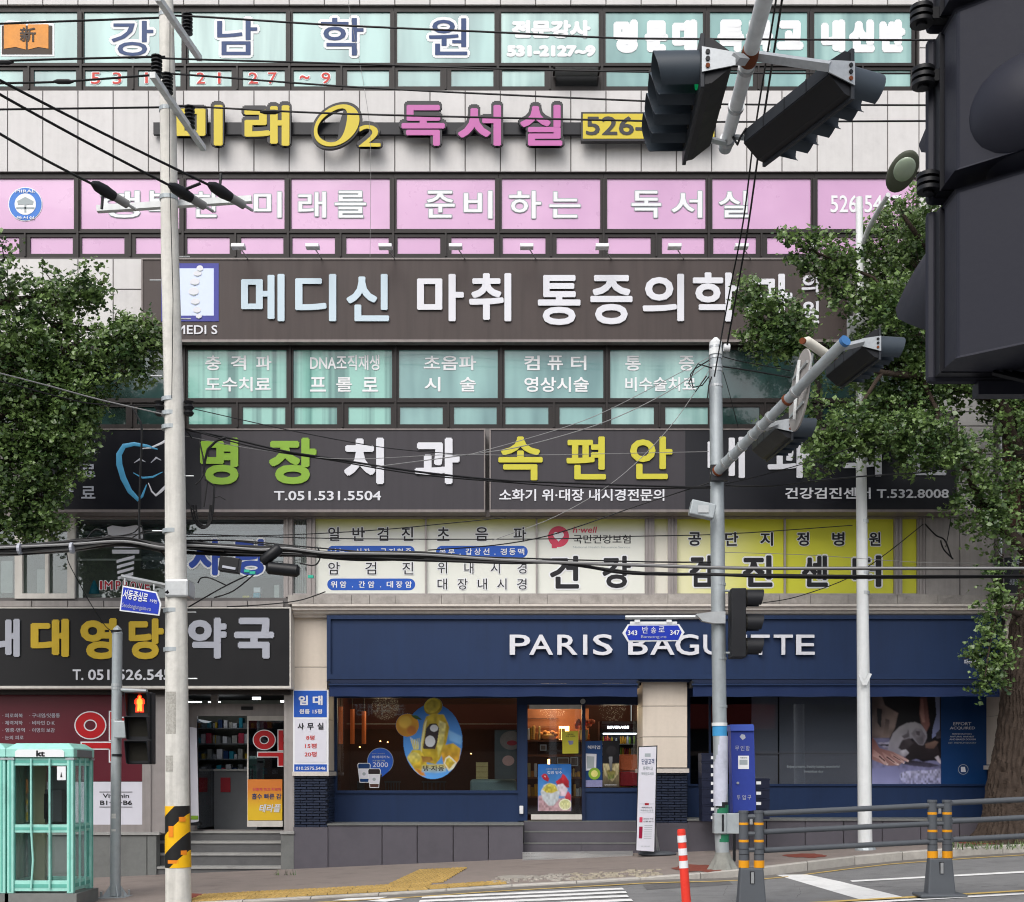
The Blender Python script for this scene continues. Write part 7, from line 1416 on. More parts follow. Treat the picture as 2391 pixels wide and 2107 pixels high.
def gpost(xl, xr, ytop, yband, ybot, d, k):
    """twin columns on a tapered base"""
    r_ = k * .058
    for cx in (xl, xr):
        MB().tube([P(cx + 1, yband + 8, d), P(cx, ytop + 3, d)], [r_ * 1.12, r_], 14).build('post', 'rubber_grey', gf, smooth=True); MB().tube([P(cx, ytop + 3, d), P(cx, ytop - 2, d)], [r_ * 1.12, r_ * 1.08], 14).build('post_cap', 'rubber_grey', gf)
        for u, w_ in ((.23, .012), (.55, .012), (.98, .035)):
            c = P(cx + u, ytop + (yband - ytop) * u, d); MB().tube([c - Vector((0, 0, w_ * 1.3)), c + Vector((0, 0, w_ * 1.3))], r_ * (1.03 + .14 * u), 14, cap=False).build('orange_band', 'band_orange', gf, smooth=True)
        for u in (.7, .8): c = P(cx + u, ytop + (yband - ytop) * u, d); MB().tube([c - Vector((0, 0, .003)), c + Vector((0, 0, .003))], r_ * 1.13, 14).build('joint_ring', 'signal_dark', gf)
    for u, w_ in ((.1, .035), (.42, .03), (.72, .03)): a_, b_ = P(xl, ytop + (yband - ytop) * u, d), P(xr, ytop + (yband - ytop) * u, d); MB().tube([a_, b_], w_, 8).build('link_bar', 'rubber_grey', gf, smooth=True)
    e = (xr - xl) / 2; A, B = P(xl - 11, yband + 6, d), P(xr + 11, ybot, d); q = MB(); y0, y1 = -.07, .07; cx = (A.x + B.x) / 2; w1 = (B.x - A.x) / 2 - .01; w2 = w1 + .035
    q.add([(cx - w1, A.y + y0, A.z), (cx + w1, A.y + y0, A.z), (cx + w1, A.y + y1, A.z), (cx - w1, A.y + y1, A.z), (cx - w2, A.y + y0 * 1.5, B.z), (cx + w2, A.y + y0 * 1.5, B.z), (cx + w2, A.y + y1 * 1.5, B.z), (cx - w2, A.y + y1 * 1.5, B.z)], [(0, 1, 2, 3), (7, 6, 5, 4), (4, 5, 1, 0), (5, 6, 2, 1), (6, 7, 3, 2), (7, 4, 0, 3)]); q.build('post_base', 'rubber_grey', gf, bevel=.02)
    q = MB(); q.box((cx - w2 - .12, A.y - .2, B.z - .02), (cx + w2 + .12, A.y + .2, B.z + .025)); q.build('foot_plate', 'rubber_grey', gf, bevel=.02)
    q = MB(); zc = P(0, yband + 14, d).z; q.box((cx - .028, A.y - .085, zc - .16), (cx + .028, A.y - .05, zc)); q.build('reflector_slot', 'signal_dark', gf); q = MB(); q.box((cx - .018, A.y - .1, zc - .15), (cx + .018, A.y - .085, zc - .01)); q.build('reflector', 'steel', gf)
    q = MB(); zc = P(0, yband - 26, d).z; 
    q = MB(); zc = P(0, ytop + 22, d).z; q.box((cx - .02, A.y - .02, zc - .05), (cx + .02, A.y + .02, zc + .05)); q.build('reflector', 'steel', gf, bevel=.01)
gpost(1736, 1771.5, 1895, 2020, 2122, 15.9, 1); gpost(2176.5, 2211, 1870, 1998, 2090, 16.4, 1); gpost(2640, 2675, 1840, 1965, 2062, 16.9, 1)
for (p0, p1) in (((1782, 1900), (2168, 1881.5)), ((1782, 1943), (2168, 1924)), ((1783, 1986), (2170, 1966)), ((2221, 1875), (2632, 1856)), ((2222, 1918), (2632, 1897)), ((2224, 1961), (2632, 1940))):
    MB().tube([P(*p0, 15.95), P(*p1, 16.4)], .036, 12).build('rail', 'rubber_grey', gf, smooth=True)
# ================================================================== NEIGHBOUR BUILDING AT THE RIGHT
nb = thing('neighbouring_building', 'shaded grey neighbouring building behind the big tree trunk at the right', 'building', P(2450, 1950, 25.8))
mat('nb_wall', '#77716a', rough=.8, var=.12, scale=1.5, streak=.25); mat('nb_glass', '#3a4645', rough=.15, var=.1)
MB().pb(2324, -100, 3000, 1990, 25.8, 3).build('wall', 'nb_wall', nb)
for k in range(4): MB().pb(2352, 940 + 110 * k - 400, 2386, 1040 + 110 * k - 400, 25.75, .05).build('window', 'nb_glass', nb); MB().pb(2348, 936 + 110 * k - 400, 2352, 1044 + 110 * k - 400, 25.7, .1).build('window_frame', 'frame_pinkish', nb)
for k in range(15): MB().pb(2480 + 170 * (k % 3), 160 + 250 * (k // 3), 2600 + 170 * (k % 3), 300 + 250 * (k // 3), 25.75, .05).build('window', 'nb_glass', nb)
for k, y_ in enumerate((1010, 1130)): MB().pb(2345, y_, 2391, y_ + 100, 25.76, .05).build('window', 'interior_brown', nb)
dpipe = thing('drainpipe', 'thin pale drainpipe on the wall edge beside the tree trunk', 'pipe', P(2336, 1960, 25.5)); MB().tube([P(2335, 600, 25.6), P(2336, 1355, 25.6)], .035, 10).build('pipe', 'pole_white', dpipe, smooth=True); MB().tube([P(2336, 1270, 25.6), P(2336, 1274, 25.6)], .05, 10).build('collar', 'steel', dpipe)
nsn = box_sign('small_shop_sign', 'small dark shop sign half hidden behind the tree trunk', (2345, 1302, 2470, 1385), 25.3, .3, 'night_sign'); letter('민속', 2366, 1300, 2380, 1322, 25.29, 'letter_silver', nsn); letter('생활건강', 2357, 1352, 2384, 1366, 25.29, 'letter_silver', nsn, skew=.2)
MB().pb(2372, 1437, 2391 + 120, 1960, 25.7, .1).build('shop_panel', 'beige_stone', nb)
# ================================================================== OVERHEAD WIRES
def wire(label, pts, r, m='cable_black', group=None, name='overhead_wire', cat='wire'):
    """pts: (px, py, distance); smoothed through a Catmull-Rom curve, r in metres"""
    w_ = [P(*p) for p in pts]; out = []
    for i in range(len(w_) - 1):
        p0, p1, p2, p3 = w_[max(0, i - 1)], w_[i], w_[i + 1], w_[min(len(w_) - 1, i + 2)]
        for k in range(6):
            t = k / 6; out.append(.5 * ((2 * p1) + (p2 - p0) * t + (2 * p0 - 5 * p1 + 4 * p2 - p3) * t * t + (3 * p1 - p0 - 3 * p2 + p3) * t ** 3))
    out.append(w_[-1]); mid = out[len(out) // 2]
    o = MB().tube(out, r, 6).build(name, m, None, smooth=True); root_mesh(o, mid); return tag(o, label, cat, group)
W_ = 'power wires strung along the street'
wire('uppermost thin wire crossing the navy lettered windows', [(-80, 62, 18.9), (0, 56, 18.9), (368, 42, 18.9), (438, 38, 19.1), (780, 59, 19.2), (1162, 76, 19.2), (1406, 88, 19.2), (1560, 91, 19.2), (2170, 94, 19.2), (2500, 92, 19.2)], .015, group=W_)
wire('second wire from the top, crossing the small teal windows', [(-80, 150, 18.2), (0, 143, 18.2), (366, 133, 18.0), (391, 137, 18.2), (800, 149, 19), (1281, 164, 19), (1723, 171, 19), (2150, 172, 19), (2500, 172, 19)], .015, group=W_)
wire('third wire from the top, skimming the tiles above the raised letters', [(-80, 199, 18.1), (0, 195, 18.1), (145, 191, 18.1), (352, 176, 18.1), (391, 172, 18.3), (800, 202, 19), (1164, 221, 19), (1516, 237, 19), (1700, 244, 19), (2174, 246, 19), (2500, 247, 19)], .015, group=W_)
wire('fourth wire from the top, passing in front of the raised letters', [(-80, 258, 19.1), (0, 256, 19.1), (372, 251, 19.1), (443, 249, 19.2), (800, 266, 19.2), (1508, 283, 19.2), (1723, 285, 19.2), (2154, 283, 19.2), (2500, 282, 19.2)], .015, group=W_)
for (px, py, d, lb) in ((148, 191, 18.08, 'black cable spacer on the third wire left of the pole'), (630, 262, 19.15, 'black cable spacer on the fourth wire above the yellow letters'), (8, 146, 18.2, 'black cable spacer at the left edge on the second wire')):
    c = P(px, py, d); o = MB().tube([c - Vector((.15, 0, 0)), c - Vector((.08, 0, 0)), c + Vector((.08, 0, 0)), c + Vector((.15, 0, 0))], [.012, .035, .035, .012], 8).build('wire_splice', 'black_plastic', None, smooth=True); root_mesh(o, c); tag(o, lb, 'wire splice')
for i, (a, b) in enumerate((((0, 313), (215, 430)), ((0, 221), (395, 433)), ((0, 188), (487, 432)))):
    dx, dy = b[0] - a[0], b[1] - a[1]; k = 80 / dx
    wire(('lowest', 'middle', 'highest')[i] + ' of three thick cables slanting down from the upper left to the white cross arm', [(a[0] - 80, a[1] - dy * k * 1.12, 15.5), (a[0], a[1], 16.1), (a[0] + dx * .5, a[1] + dy * .5 + 3, 17.2), (b[0] + 6, b[1] + 3, 18.2)], .018, group='thick cables from the upper left')
wire('left of two wires dropping from the top centre to the grey mast', [(1824, -120, 13), (1812, 0, 14.2), (1762, 310, 17), (1735, 520, 18.8), (1700, 700, 20), (1668, 880, 20.3)], .012, group='wires dropping to the grey mast')
wire('right of two wires dropping from the top centre to the grey mast', [(1842, -120, 13), (1826, 0, 14.2), (1775, 330, 17), (1742, 560, 19), (1698, 805, 20.3)], .014, group='wires dropping to the grey mast')
o = MB().tube([P(1690, 812, 20.35), P(1704, 812, 20.35)], .06, 10).build('mast_insulator', 'white_vinyl', None, smooth=True); root_mesh(o, P(1697, 812, 20.35)); tag(o, 'small white insulator at the head of the grey mast', 'insulator')
# the heavy communications bundle
bund = thing('cable_bundle', 'sagging bundle of black communication cables crossing the whole street scene', 'cables', P(700, 1290, 19.2))
def bw(pts, r, m='cable_black'):
    w_ = [P(*p) for p in pts]; out = []
    for i in range(len(w_) - 1):
        p0, p1, p2, p3 = w_[max(0, i - 1)], w_[i], w_[i + 1], w_[min(len(w_) - 1, i + 2)]
        for k in range(6):
            t = k / 6; out.append(.5 * ((2 * p1) + (p2 - p0) * t + (2 * p0 - 5 * p1 + 4 * p2 - p3) * t * t + (3 * p1 - p0 - 3 * p2 + p3) * t ** 3))
    out.append(w_[-1]); MB().tube(out, r, 6).build('cable', m, bund, smooth=True)
random.seed(4)
main = [(-90, 1292), (0, 1289), (60, 1287), (170, 1279), (288, 1268), (384, 1281), (433, 1276), (523, 1284), (611, 1288), (664, 1286), (760, 1298), (850, 1300), (992, 1302), (1164, 1308), (1350, 1316), (1508, 1321), (1658, 1326), (1800, 1328), (2000, 1328), (2391, 1328), (2500, 1328)]
for k in range(22):
    jy = random.uniform(-12, 9); sp = random.uniform(-2, 2); lim = 8 if k > 4 and k < 13 else 13 if k >= 13 else len(main)
    bw([(x, y + jy * (1 if x < 330 else .6 if x < 1000 else .0) + random.uniform(-4, 4) * (x < 1000) + sp * (x > 1000) * .6, 18.9 + k * .015) for x, y in main[:lim]], random.choice((.008, .012, .018, .026)) if k > 3 else random.choice((.016, .02)), 'cable_black' if k % 7 else 'cable_grey')
low = [(433, 1290), (560, 1296), (700, 1296), (850, 1304), (1164, 1312), (1288, 1311), (1380, 1324), (1449, 1335), (1550, 1339), (1658, 1342), (1800, 1345), (2004, 1347), (2391, 1346), (2500, 1346)]
for k in range(4): bw([(x, y + random.uniform(-2.5, 2.5), 19.1 + k * .03) for x, y in low], random.choice((.014, .02, .026)))
for pts, r in (([(433, 1262), (560, 1263), (700, 1276), (900, 1292), (1164, 1302), (1500, 1312), (1660, 1313)], .012), ([(433, 1268), (520, 1262), (620, 1272), (760, 1288), (1000, 1296)], .01),
               ([(200, 1262), (225, 1236), (260, 1252), (310, 1245), (330, 1228), (336, 1262)], .01), ([(60, 1290), (160, 1262), (300, 1250), (384, 1241)], .009), ([(290, 1268), (340, 1240), (384, 1244)], .01), ([(340, 1262), (372, 1285), (386, 1300)], .012)): bw([(x, y, 19.1) for x, y in pts], r)
for (a, b, r, nm) in (((611, 1314), (655, 1278), .085, 'splice_closure'), ((622, 1326), (700, 1334), .095, 'splice_closure')):
    A, B = P(*a, 18.9), P(*b, 18.9); v_ = (B - A).normalized(); MB().tube([A, A + v_ * .04, B - v_ * .04, B], [r * .6, r, r, r * .6], 14).build(nm, 'black_plastic', bund, smooth=True)
q = MB(); q.box((-.15, -.09, -.11), (.15, .09, .11)); q.xf(Matrix.Translation(P(537, 1320, 18.9)) @ Matrix.Rotation(R(8), 4, 'Y')); q.build('junction_box', 'black_plastic', bund, bevel=.01)
c = P(536, 1326, 18.79); q = MB(); q.box((-.11, -.006, -.018), (.09, .006, .018)); q.xf(Matrix.Translation(c) @ Matrix.Rotation(R(10), 4, 'Y')); q.build('box_label', 'letter_silver', bund)
mat('connector_green', '#2aa187', rough=.5)
for px, py in ((577, 1334), (590, 1338), (726, 1347)): c = P(px, py, 18.85); MB().box((c.x - .04, c.y - .03, c.z - .02), (c.x + .04, c.y + .03, c.z + .02)).build('green_connector', 'connector_green', bund)
for px, y0, y1 in ((168, 1264, 1296), (46, 1274, 1290)): c = P(px, (y0 + y1) / 2, 18.9); MB().tube([c - Vector((.02, 0, 0)), c + Vector((.02, 0, 0))], .085, 12).build('white_tie', 'letter_silver', bund)
for pts in ([(700, 1316), (735, 1320), (748, 1300), (742, 1278)], [(462, 1362), (470, 1350), (490, 1350), (530, 1368)], [(580, 1343), (520, 1372), (440, 1418)], [(592, 1343), (545, 1380), (500, 1396)]): bw([(x, y, 19.0) for x, y in pts], .011)
for k in range(3): bw([(445 + 6 * k, 1180, 19.1), (452 + 5 * k, 1215, 19.1), (472 + 2 * k, 1234 - 3 * k, 19.1), (492 - 3 * k, 1220, 19.1), (497 - 3 * k, 1180, 19.1)], .014)
T_ = 'thin service wires between the poles'
for lb, pts, r, m_ in (('thin wire along the top of the yellow health panels', [(384, 1245, 18.8), (433, 1247, 18.9), (800, 1258, 19.4), (1253, 1259, 20), (1464, 1253, 20.3), (1700, 1247, 21.5), (1990, 1227, 23.2)], .009, 'cable_black'),
                   ('thin wire rising left to right over the health panels', [(384, 1254, 18.9), (650, 1250, 19.3), (880, 1238, 19.7), (1050, 1222, 20), (1181, 1209, 20)], .008, 'cable_black'),
                   ('slanting wire from the cable bundle up to the medicine sign', [(1000, 1285, 19.3), (1150, 1274, 19.6), (1260, 1256, 19.9), (1350, 1230, 20.2), (1493, 1180, 20.4), (1655, 1128, 20.5)], .010, 'cable_black'),
                   ('thin pale wire slanting up to the grey mast head', [(1150, 1262, 19.6), (1300, 1205, 20), (1440, 1120, 20.2), (1563, 999, 20.4), (1658, 862, 20.5)], .006, 'cable_grey'),
                   ('pale wire curving from the lower dark sign up to the mast head', [(880, 1090, 19.3), (1093, 1062, 19.8), (1230, 1040, 20), (1414, 985, 20.3), (1560, 915, 20.4), (1660, 845, 20.5)], .008, 'cable_grey'),
                   ('second pale wire just above, reaching the mast head from the left', [(1090, 1064, 19.8), (1300, 1004, 20.1), (1420, 958, 20.3), (1570, 880, 20.4), (1655, 835, 20.5)], .006, 'cable_grey'),
                   ('thin wire from the concrete pole across the green letters', [(430, 1018, 18.9), (600, 1050, 19.1), (800, 1072, 19.3), (1050, 1062, 19.7), (1240, 1063, 20), (1655, 1055, 20.5)], .005, 'cable_grey'),
                   ('thin wire leaving the concrete pole over the small teal windows', [(430, 950, 18.9), (540, 975, 19), (700, 1010, 19.2), (900, 1046, 19.5), (1060, 1060, 19.7)], .007, 'cable_black'),
                   ('thick dark wire sagging across both dark clinic signs', [(430, 1003, 18.8), (528, 1022, 19), (665, 1054, 19.1), (780, 1072, 19.3), (960, 1100, 19.5), (1148, 1120, 19.9), (1289, 1127, 20), (1580, 1137, 20.4), (1668, 1136, 20.5)], .017, 'cable_black'),
                   ('thinner dark wire sagging just under the thick one', [(430, 1000, 18.8), (600, 1046, 19), (780, 1076, 19.3), (960, 1106, 19.5), (1148, 1124, 19.9), (1400, 1140, 20.2), (1668, 1140, 20.5)], .011, 'cable_black'),
                   ('wire leaving the grey mast to the right under the medicine sign letters', [(1694, 1134, 20.5), (1800, 1135, 20.6), (1912, 1122, 21), (2048, 1110, 21.6), (2160, 1103, 22.4), (2258, 1082, 23), (2391, 1062, 23.5), (2500, 1050, 24)], .013, 'cable_black'),
                   ('thin wire slanting up from the grey mast into the leaves', [(1694, 1130, 20.5), (1780, 1110, 20.8), (1914, 1072, 21.2), (1990, 1045, 21.6)], .009, 'cable_black'),
                   ('dark wire high on the right edge beside the drainpipe', [(2241, 1027, 23.4), (2310, 1021, 23.6), (2391, 1014, 23.8), (2500, 1002, 24)], .010, 'cable_black'),
                   ('pale wire reaching the concrete pole from the left tree', [(-90, 850, 17), (0, 872, 17.3), (120, 903, 17.8), (235, 934, 18.2), (384, 968, 18.6)], .010, 'cable_grey'),
                   ('dark wire just under the pale one left of the concrete pole', [(-90, 868, 17), (0, 890, 17.3), (150, 930, 17.9), (230, 944, 18.2), (384, 948, 18.6)], .009, 'cable_black'),
                   ('vertical drop cable hanging in front of the tooth emblem', [(309, 952, 18.9), (322, 975, 18.9), (331, 1003, 18.9), (328, 1100, 18.95), (325, 1200, 19), (326, 1262, 19)], .016, 'cable_black'),
                   ('guy wire from the cable bundle down to the short signal pole', [(156, 1295, 19.1), (162, 1318, 19.2), (192, 1375, 19.5), (214, 1414, 19.8), (246, 1462, 20), (268, 1478, 20.2)], .007, 'cable_black'),
                   ('black wire dipping below the pharmacy sign top edge', [(530, 1417, 24.3), (620, 1412, 24.2), (700, 1402, 24.2), (760, 1382, 24.3)], .012, 'cable_black'),
                   ('dark wire from the cornice up past the lamp pole to the tiles', [(1781, 1408, 24.3), (1860, 1394, 24.3), (1977, 1352, 24.3), (2060, 1300, 24.3), (2156, 1224, 24.4)], .010, 'cable_black'),
                   ('tangled dark wire hanging on the tiles right of the yellow window', [(2160, 1224, 24.7), (2185, 1250, 24.7), (2206, 1262, 24.7), (2221, 1300, 24.7), (2224, 1304, 24.7), (2204, 1284, 24.7), (2196, 1262, 24.7)], .015, 'cable_black'),
                   ('thin vertical wire falling onto the tangled one', [(2220, 1208, 24.7), (2214, 1250, 24.7), (2208, 1278, 24.7)], .008, 'cable_black'),
                   ('wire from the grey mast running right behind the round sign', [(1684, 832, 20.5), (1720, 842, 20.6), (1762, 850, 20.8), (1846, 866, 21)], .008, 'cable_black'),
                   ('second wire right of the grey mast ending behind the round sign', [(1684, 856, 20.5), (1740, 864, 20.6), (1846, 882, 21)], .012, 'cable_black'),
                   ('wire falling from the mast head towards the dark sign', [(1688, 868, 20.5), (1702, 915, 20.6), (1724, 1000, 20.8)], .006, 'cable_black'),
                   ('thin wire crossing the bakery cornice and tiles at the right', [(1690, 1290, 20.6), (1900, 1297, 21.5), (2160, 1314, 23), (2391, 1314, 24)], .005, 'cable_grey'),
                   ('hairline wire down the front of the upper facade', [(815, -10, 24.4), (817, 30, 24.4), (852, 215, 24.4), (865, 340, 24.4), (864, 600, 24.4)], .004, 'cable_grey')):
    wire(lb, pts, r, m_, group=T_ if 'service' in lb else None)
lo_ = thing('coiled_cable', 'loops of spare cable tied at the grey mast head', 'cables', P(1640, 900, 20.2))
for k, pts in enumerate(([(1663, 860), (1630, 850), (1612, 875), (1618, 905), (1640, 900), (1655, 880)], [(1655, 842), (1622, 862), (1608, 895), (1624, 915), (1650, 878)], [(1662, 880), (1655, 900), (1652, 930)])):
    MB().tube([P(x, y, 20.25) for x, y in pts], .011, 6).build('loop', 'cable_black', lo_, smooth=True)
hk = thing('torn_cable_ends', 'cut cable ends dangling right of the concrete pole over the green letters', 'cables', P(480, 1100, 18.9))
zz = Z(0, 580, 800)
for pts, r in (([(1345, 1130), (1290, 1150), (1240, 1200), (1222, 1270), (1215, 1340)], .02), ([(1190, 1150), (1210, 1240), (1222, 1340), (1190, 1390), (1165, 1410)], .012), ([(1215, 1340), (1235, 1400), (1225, 1480), (1215, 1545)], .012), ([(1225, 1380), (1280, 1420), (1275, 1500), (1270, 1584)], .016), ([(1270, 1490), (1310, 1480), (1345, 1500)], .008), ([(1100, 1080), (1130, 1110), (1150, 1140)], .01), ([(1110, 1500), (1150, 1560), (1180, 1584)], .008)):
    MB().tube([P(*zz(x, y), 18.9) for x, y in pts], r, 6).build('cable_end', 'cable_black', hk, smooth=True)
for s_ in (-1, 1):
    for y_ in (948, 962): c = P(407 + s_ * 34, y_, 18.7); o = MB().tube([c - Vector((0, 0, .06)), c - Vector((0, 0, .02)), c + Vector((0, 0, .02)), c + Vector((0, 0, .06))], [.05, .08, .05, .08], 10).build('spool_insulator', 'black_plastic', None, smooth=True); root_mesh(o, c); tag(o, ('upper' if y_ < 955 else 'lower') + ' black spool insulator on the ' + ('right' if s_ > 0 else 'left') + ' side of the concrete pole', 'insulator')

# ================================================================== TREES
def leaf_mat(name, c1, c2):
    if name in MATS: return MATS[name]
    m = bpy.data.materials.new(name); m.use_nodes = True; MATS[name] = m; n, l = m.node_tree.nodes, m.node_tree.links; b = n['Principled BSDF']
    geo = n.new('ShaderNodeNewGeometry'); t = n.new('ShaderNodeTexNoise'); t.inputs['Scale'].default_value = 2.2; t.inputs['Detail'].default_value = 3
    l.new(geo.outputs['Position'], t.inputs['Vector']); mx = n.new('ShaderNodeMix'); mx.data_type = 'RGBA'; mx.inputs['A'].default_value = (*c1, 1); mx.inputs['B'].default_value = (*c2, 1)
    ad = n.new('ShaderNodeMath'); ad.operation = 'ADD'; sb_ = n.new('ShaderNodeMath'); sb_.operation = 'MULTIPLY_ADD'; sb_.inputs[1].default_value = .9; sb_.inputs[2].default_value = -.45
    l.new(geo.outputs['Random Per Island'], sb_.inputs[0]); mr = n.new('ShaderNodeMapRange'); mr.inputs['From Min'].default_value = .35; mr.inputs['From Max'].default_value = .65; l.new(t.outputs['Fac'], mr.inputs['Value'])
    l.new(mr.outputs[0], ad.inputs[0]); l.new(sb_.outputs[0], ad.inputs[1]); ad.use_clamp = True; l.new(ad.outputs[0], mx.inputs['Factor']); l.new(mx.outputs['Result'], b.inputs['Base Color'])
    b.inputs['Roughness'].default_value = .36; b.inputs['Specular IOR Level'].default_value = .6
    tr = n.new('ShaderNodeBsdfTranslucent'); l.new(mx.outputs['Result'], tr.inputs['Color']); ms = n.new('ShaderNodeMixShader'); ms.inputs[0].default_value = .28
    l.new(b.outputs[0], ms.inputs[1]); l.new(tr.outputs[0], ms.inputs[2]); l.new(ms.outputs[0], n['Material Output'].inputs[0]); return m
leaf_mat('ginkgo_leaf', (.034, .074, .02), (.175, .27, .08))
def crown(name, parent, clusters, seed, dens=1.0, sz=.062):
    rnd = random.Random(seed); V, Fc = [], []
    def leaf(c, n_, s):
        u = n_.orthogonal().normalized(); w = n_.cross(u); a = rnd.uniform(0, 6.28); u, w = u * math.cos(a) + w * math.sin(a), w * math.cos(a) - u * math.sin(a)
        k = len(V); cup = n_ * s * rnd.uniform(-.25, .35)
        V.extend((tuple(c), tuple(c + (u * -.72 + w * .75) * s + cup), tuple(c + (u * -.2 + w * 1.15) * s), tuple(c + (u * .2 + w * 1.12) * s - cup * .3), tuple(c + (u * .75 + w * .7) * s + cup)))
        Fc.append((k, k + 2, k + 1)); Fc.append((k, k + 3, k + 2)); Fc.append((k, k + 4, k + 3))
    for (px, py, rx, ry, d, rd, cnt) in clusters:
        S = d / F; C_ = P(px, py, d); n_t = max(3, int(cnt * dens)); 
        for _ in range(n_t):
            while True:
                q = Vector((rnd.uniform(-1, 1), rnd.uniform(-1, 1), rnd.uniform(-1, 1)))
                if q.length <= 1: break
            if q.length > .05: q = q.normalized() * (q.length ** .55)
            jag = 1 + .22 * math.sin(q.x * 7 + px) * math.sin(q.z * 6 + py)
            t0 = C_ + Vector((q.x * rx * S * jag, q.y * rd, -q.z * ry * S * jag))
            dr = (Vector((q.x, q.y * .6 - .25, -q.z * .6 + .15)) + Vector((rnd.gauss(0, .5), rnd.gauss(0, .5), rnd.gauss(0, .4)))).normalized()
            L = rnd.uniform(.12, .38)
            for k in range(rnd.randint(9, 15)):
                t = rnd.random(); c = t0 + dr * (L * t) + Vector((rnd.gauss(0, .045), rnd.gauss(0, .045), rnd.gauss(0, .035)))
                n_ = (Vector((0, -.35, .75)) + Vector((rnd.gauss(0, .65), rnd.gauss(0, .65), rnd.gauss(0, .4)))).normalized(); leaf(c, n_, sz * rnd.uniform(.5, 1.35))
    tw = MB()
    for (px, py, rx, ry, d, rd, cnt) in clusters:      # fine twigs reaching out of each leaf mass, with a few leaves at the tips
        S = d / F; C_ = P(px, py, d)
        for _ in range(max(2, int(cnt * .10))):
            a = rnd.uniform(-.5, 3.6); v = Vector((math.cos(a) * rx * S, rnd.uniform(-.6, .2) * rd, math.sin(a) * ry * S)); tip = C_ + v * rnd.uniform(1.0, 1.12) + Vector((rnd.gauss(0, .05), 0, rnd.uniform(.0, .14)))
            md = C_ + v * .6 + Vector((rnd.gauss(0, .05), rnd.gauss(0, .05), rnd.gauss(0, .05))); tw.tube([C_ + v * .1, md, tip], [.012, .007, .003], 4, cap=False)
            for k in range(6): leaf(tip.lerp(md, rnd.random() * .7) + Vector((rnd.gauss(0, .03), rnd.gauss(0, .03), rnd.gauss(0, .03))), Vector((rnd.gauss(0, .6), -.5 + rnd.gauss(0, .5), .6)).normalized(), sz * rnd.uniform(.45, 1))
    tag(tw.build('twigs', 'bark', parent), kind='stuff')
    o_ = off_of(parent); me = bpy.data.meshes.new(name); me.from_pydata([(v[0] - o_.x, v[1] - o_.y, v[2] - o_.z) for v in V], [], Fc); me.materials.append(MATS['ginkgo_leaf']); me.update()
    return link(bpy.data.objects.new(name, me), parent)
def limb(pts, parent, name='limb', m='bark', seg=10):
    w_ = []
    for i in range(len(pts) - 1):
        for k in range(4):
            t = k / 4; a, b = Vector(pts[i][:3]), Vector(pts[i + 1][:3]); r = pts[i][3] + (pts[i + 1][3] - pts[i][3]) * t; p = a.lerp(b, t)
            w_.append((p + Vector((random.gauss(0, .12), random.gauss(0, .12), 0)) * r * (k > 0), r * random.uniform(.94, 1.06)))
    w_.append((Vector(pts[-1][:3]), pts[-1][3]))
    return MB().tube([p for p, r in w_], [r for p, r in w_], seg).build(name, m, parent, smooth=True)
def L_(px, py, d, r): p = P(px, py, d); return (p.x, p.y, p.z, r)
random.seed(77)
# right-hand tree
rt = thing('ginkgo_tree', 'big ginkgo tree with thick furrowed trunk at the right, leaves over the clinic signs', 'tree', P(2372, 1955, 24.0))
q = MB(); prof_ = [(1975, 2372, .80), (1950, 2372, .70), (1912, 2374, .60), (1812, 2376, .52), (1734, 2384, .465), (1616, 2393, .42), (1537, 2404, .385), (1459, 2410, .385), (1400, 2426, .36), (1250, 2434, .33), (1100, 2424, .30), (1000, 2400, .24), (900, 2372, .19), (800, 2350, .14), (700, 2330, .10), (600, 2310, .06)]
SEG = 132; rings_ = []; td = 24.0
full = []
for i in range(len(prof_) - 1):
    (y0, x0, r0), (y1, x1, r1) = prof_[i], prof_[i + 1]; n_ = max(3, int(abs(y1 - y0) / 9))
    for k in range(n_): t = k / n_; full.append((y0 + (y1 - y0) * t, x0 + (x1 - x0) * t, r0 + (r1 - r0) * t))
for i, (y, x, r) in enumerate(full):
    c = P(x, y, td)
    for j in range(SEG):
        a = 2 * math.pi * j / SEG
        rg = abs(math.sin(a * 15 + 1.9 * math.sin(c.z * 2.1 + a * 3) + 1.1 * math.sin(c.z * 5.3 + a * 5) + .5 * math.sin(c.z * 13 + a * 9))) ** .55
        rr = r * (1 + .15 * (rg - .6) + .03 * math.sin(c.z * 19 + a * 11 + 3 * math.sin(a * 4)) + .05 * math.sin(a * 3 + c.z * .9)) + (.12 * max(0, .3 - (c.z - zs(c.x))) * (1 + math.sin(a * 5)))
        q.v.append((c.x + rr * math.cos(a), c.y + rr * math.sin(a), c.z))
for i in range(len(full) - 1):
    for j in range(SEG): j2 = (j + 1) % SEG; q.f.append((i * SEG + j, i * SEG + j2, (i + 1) * SEG + j2, (i + 1) * SEG + j))
q.build('trunk', 'bark', rt, smooth=True)
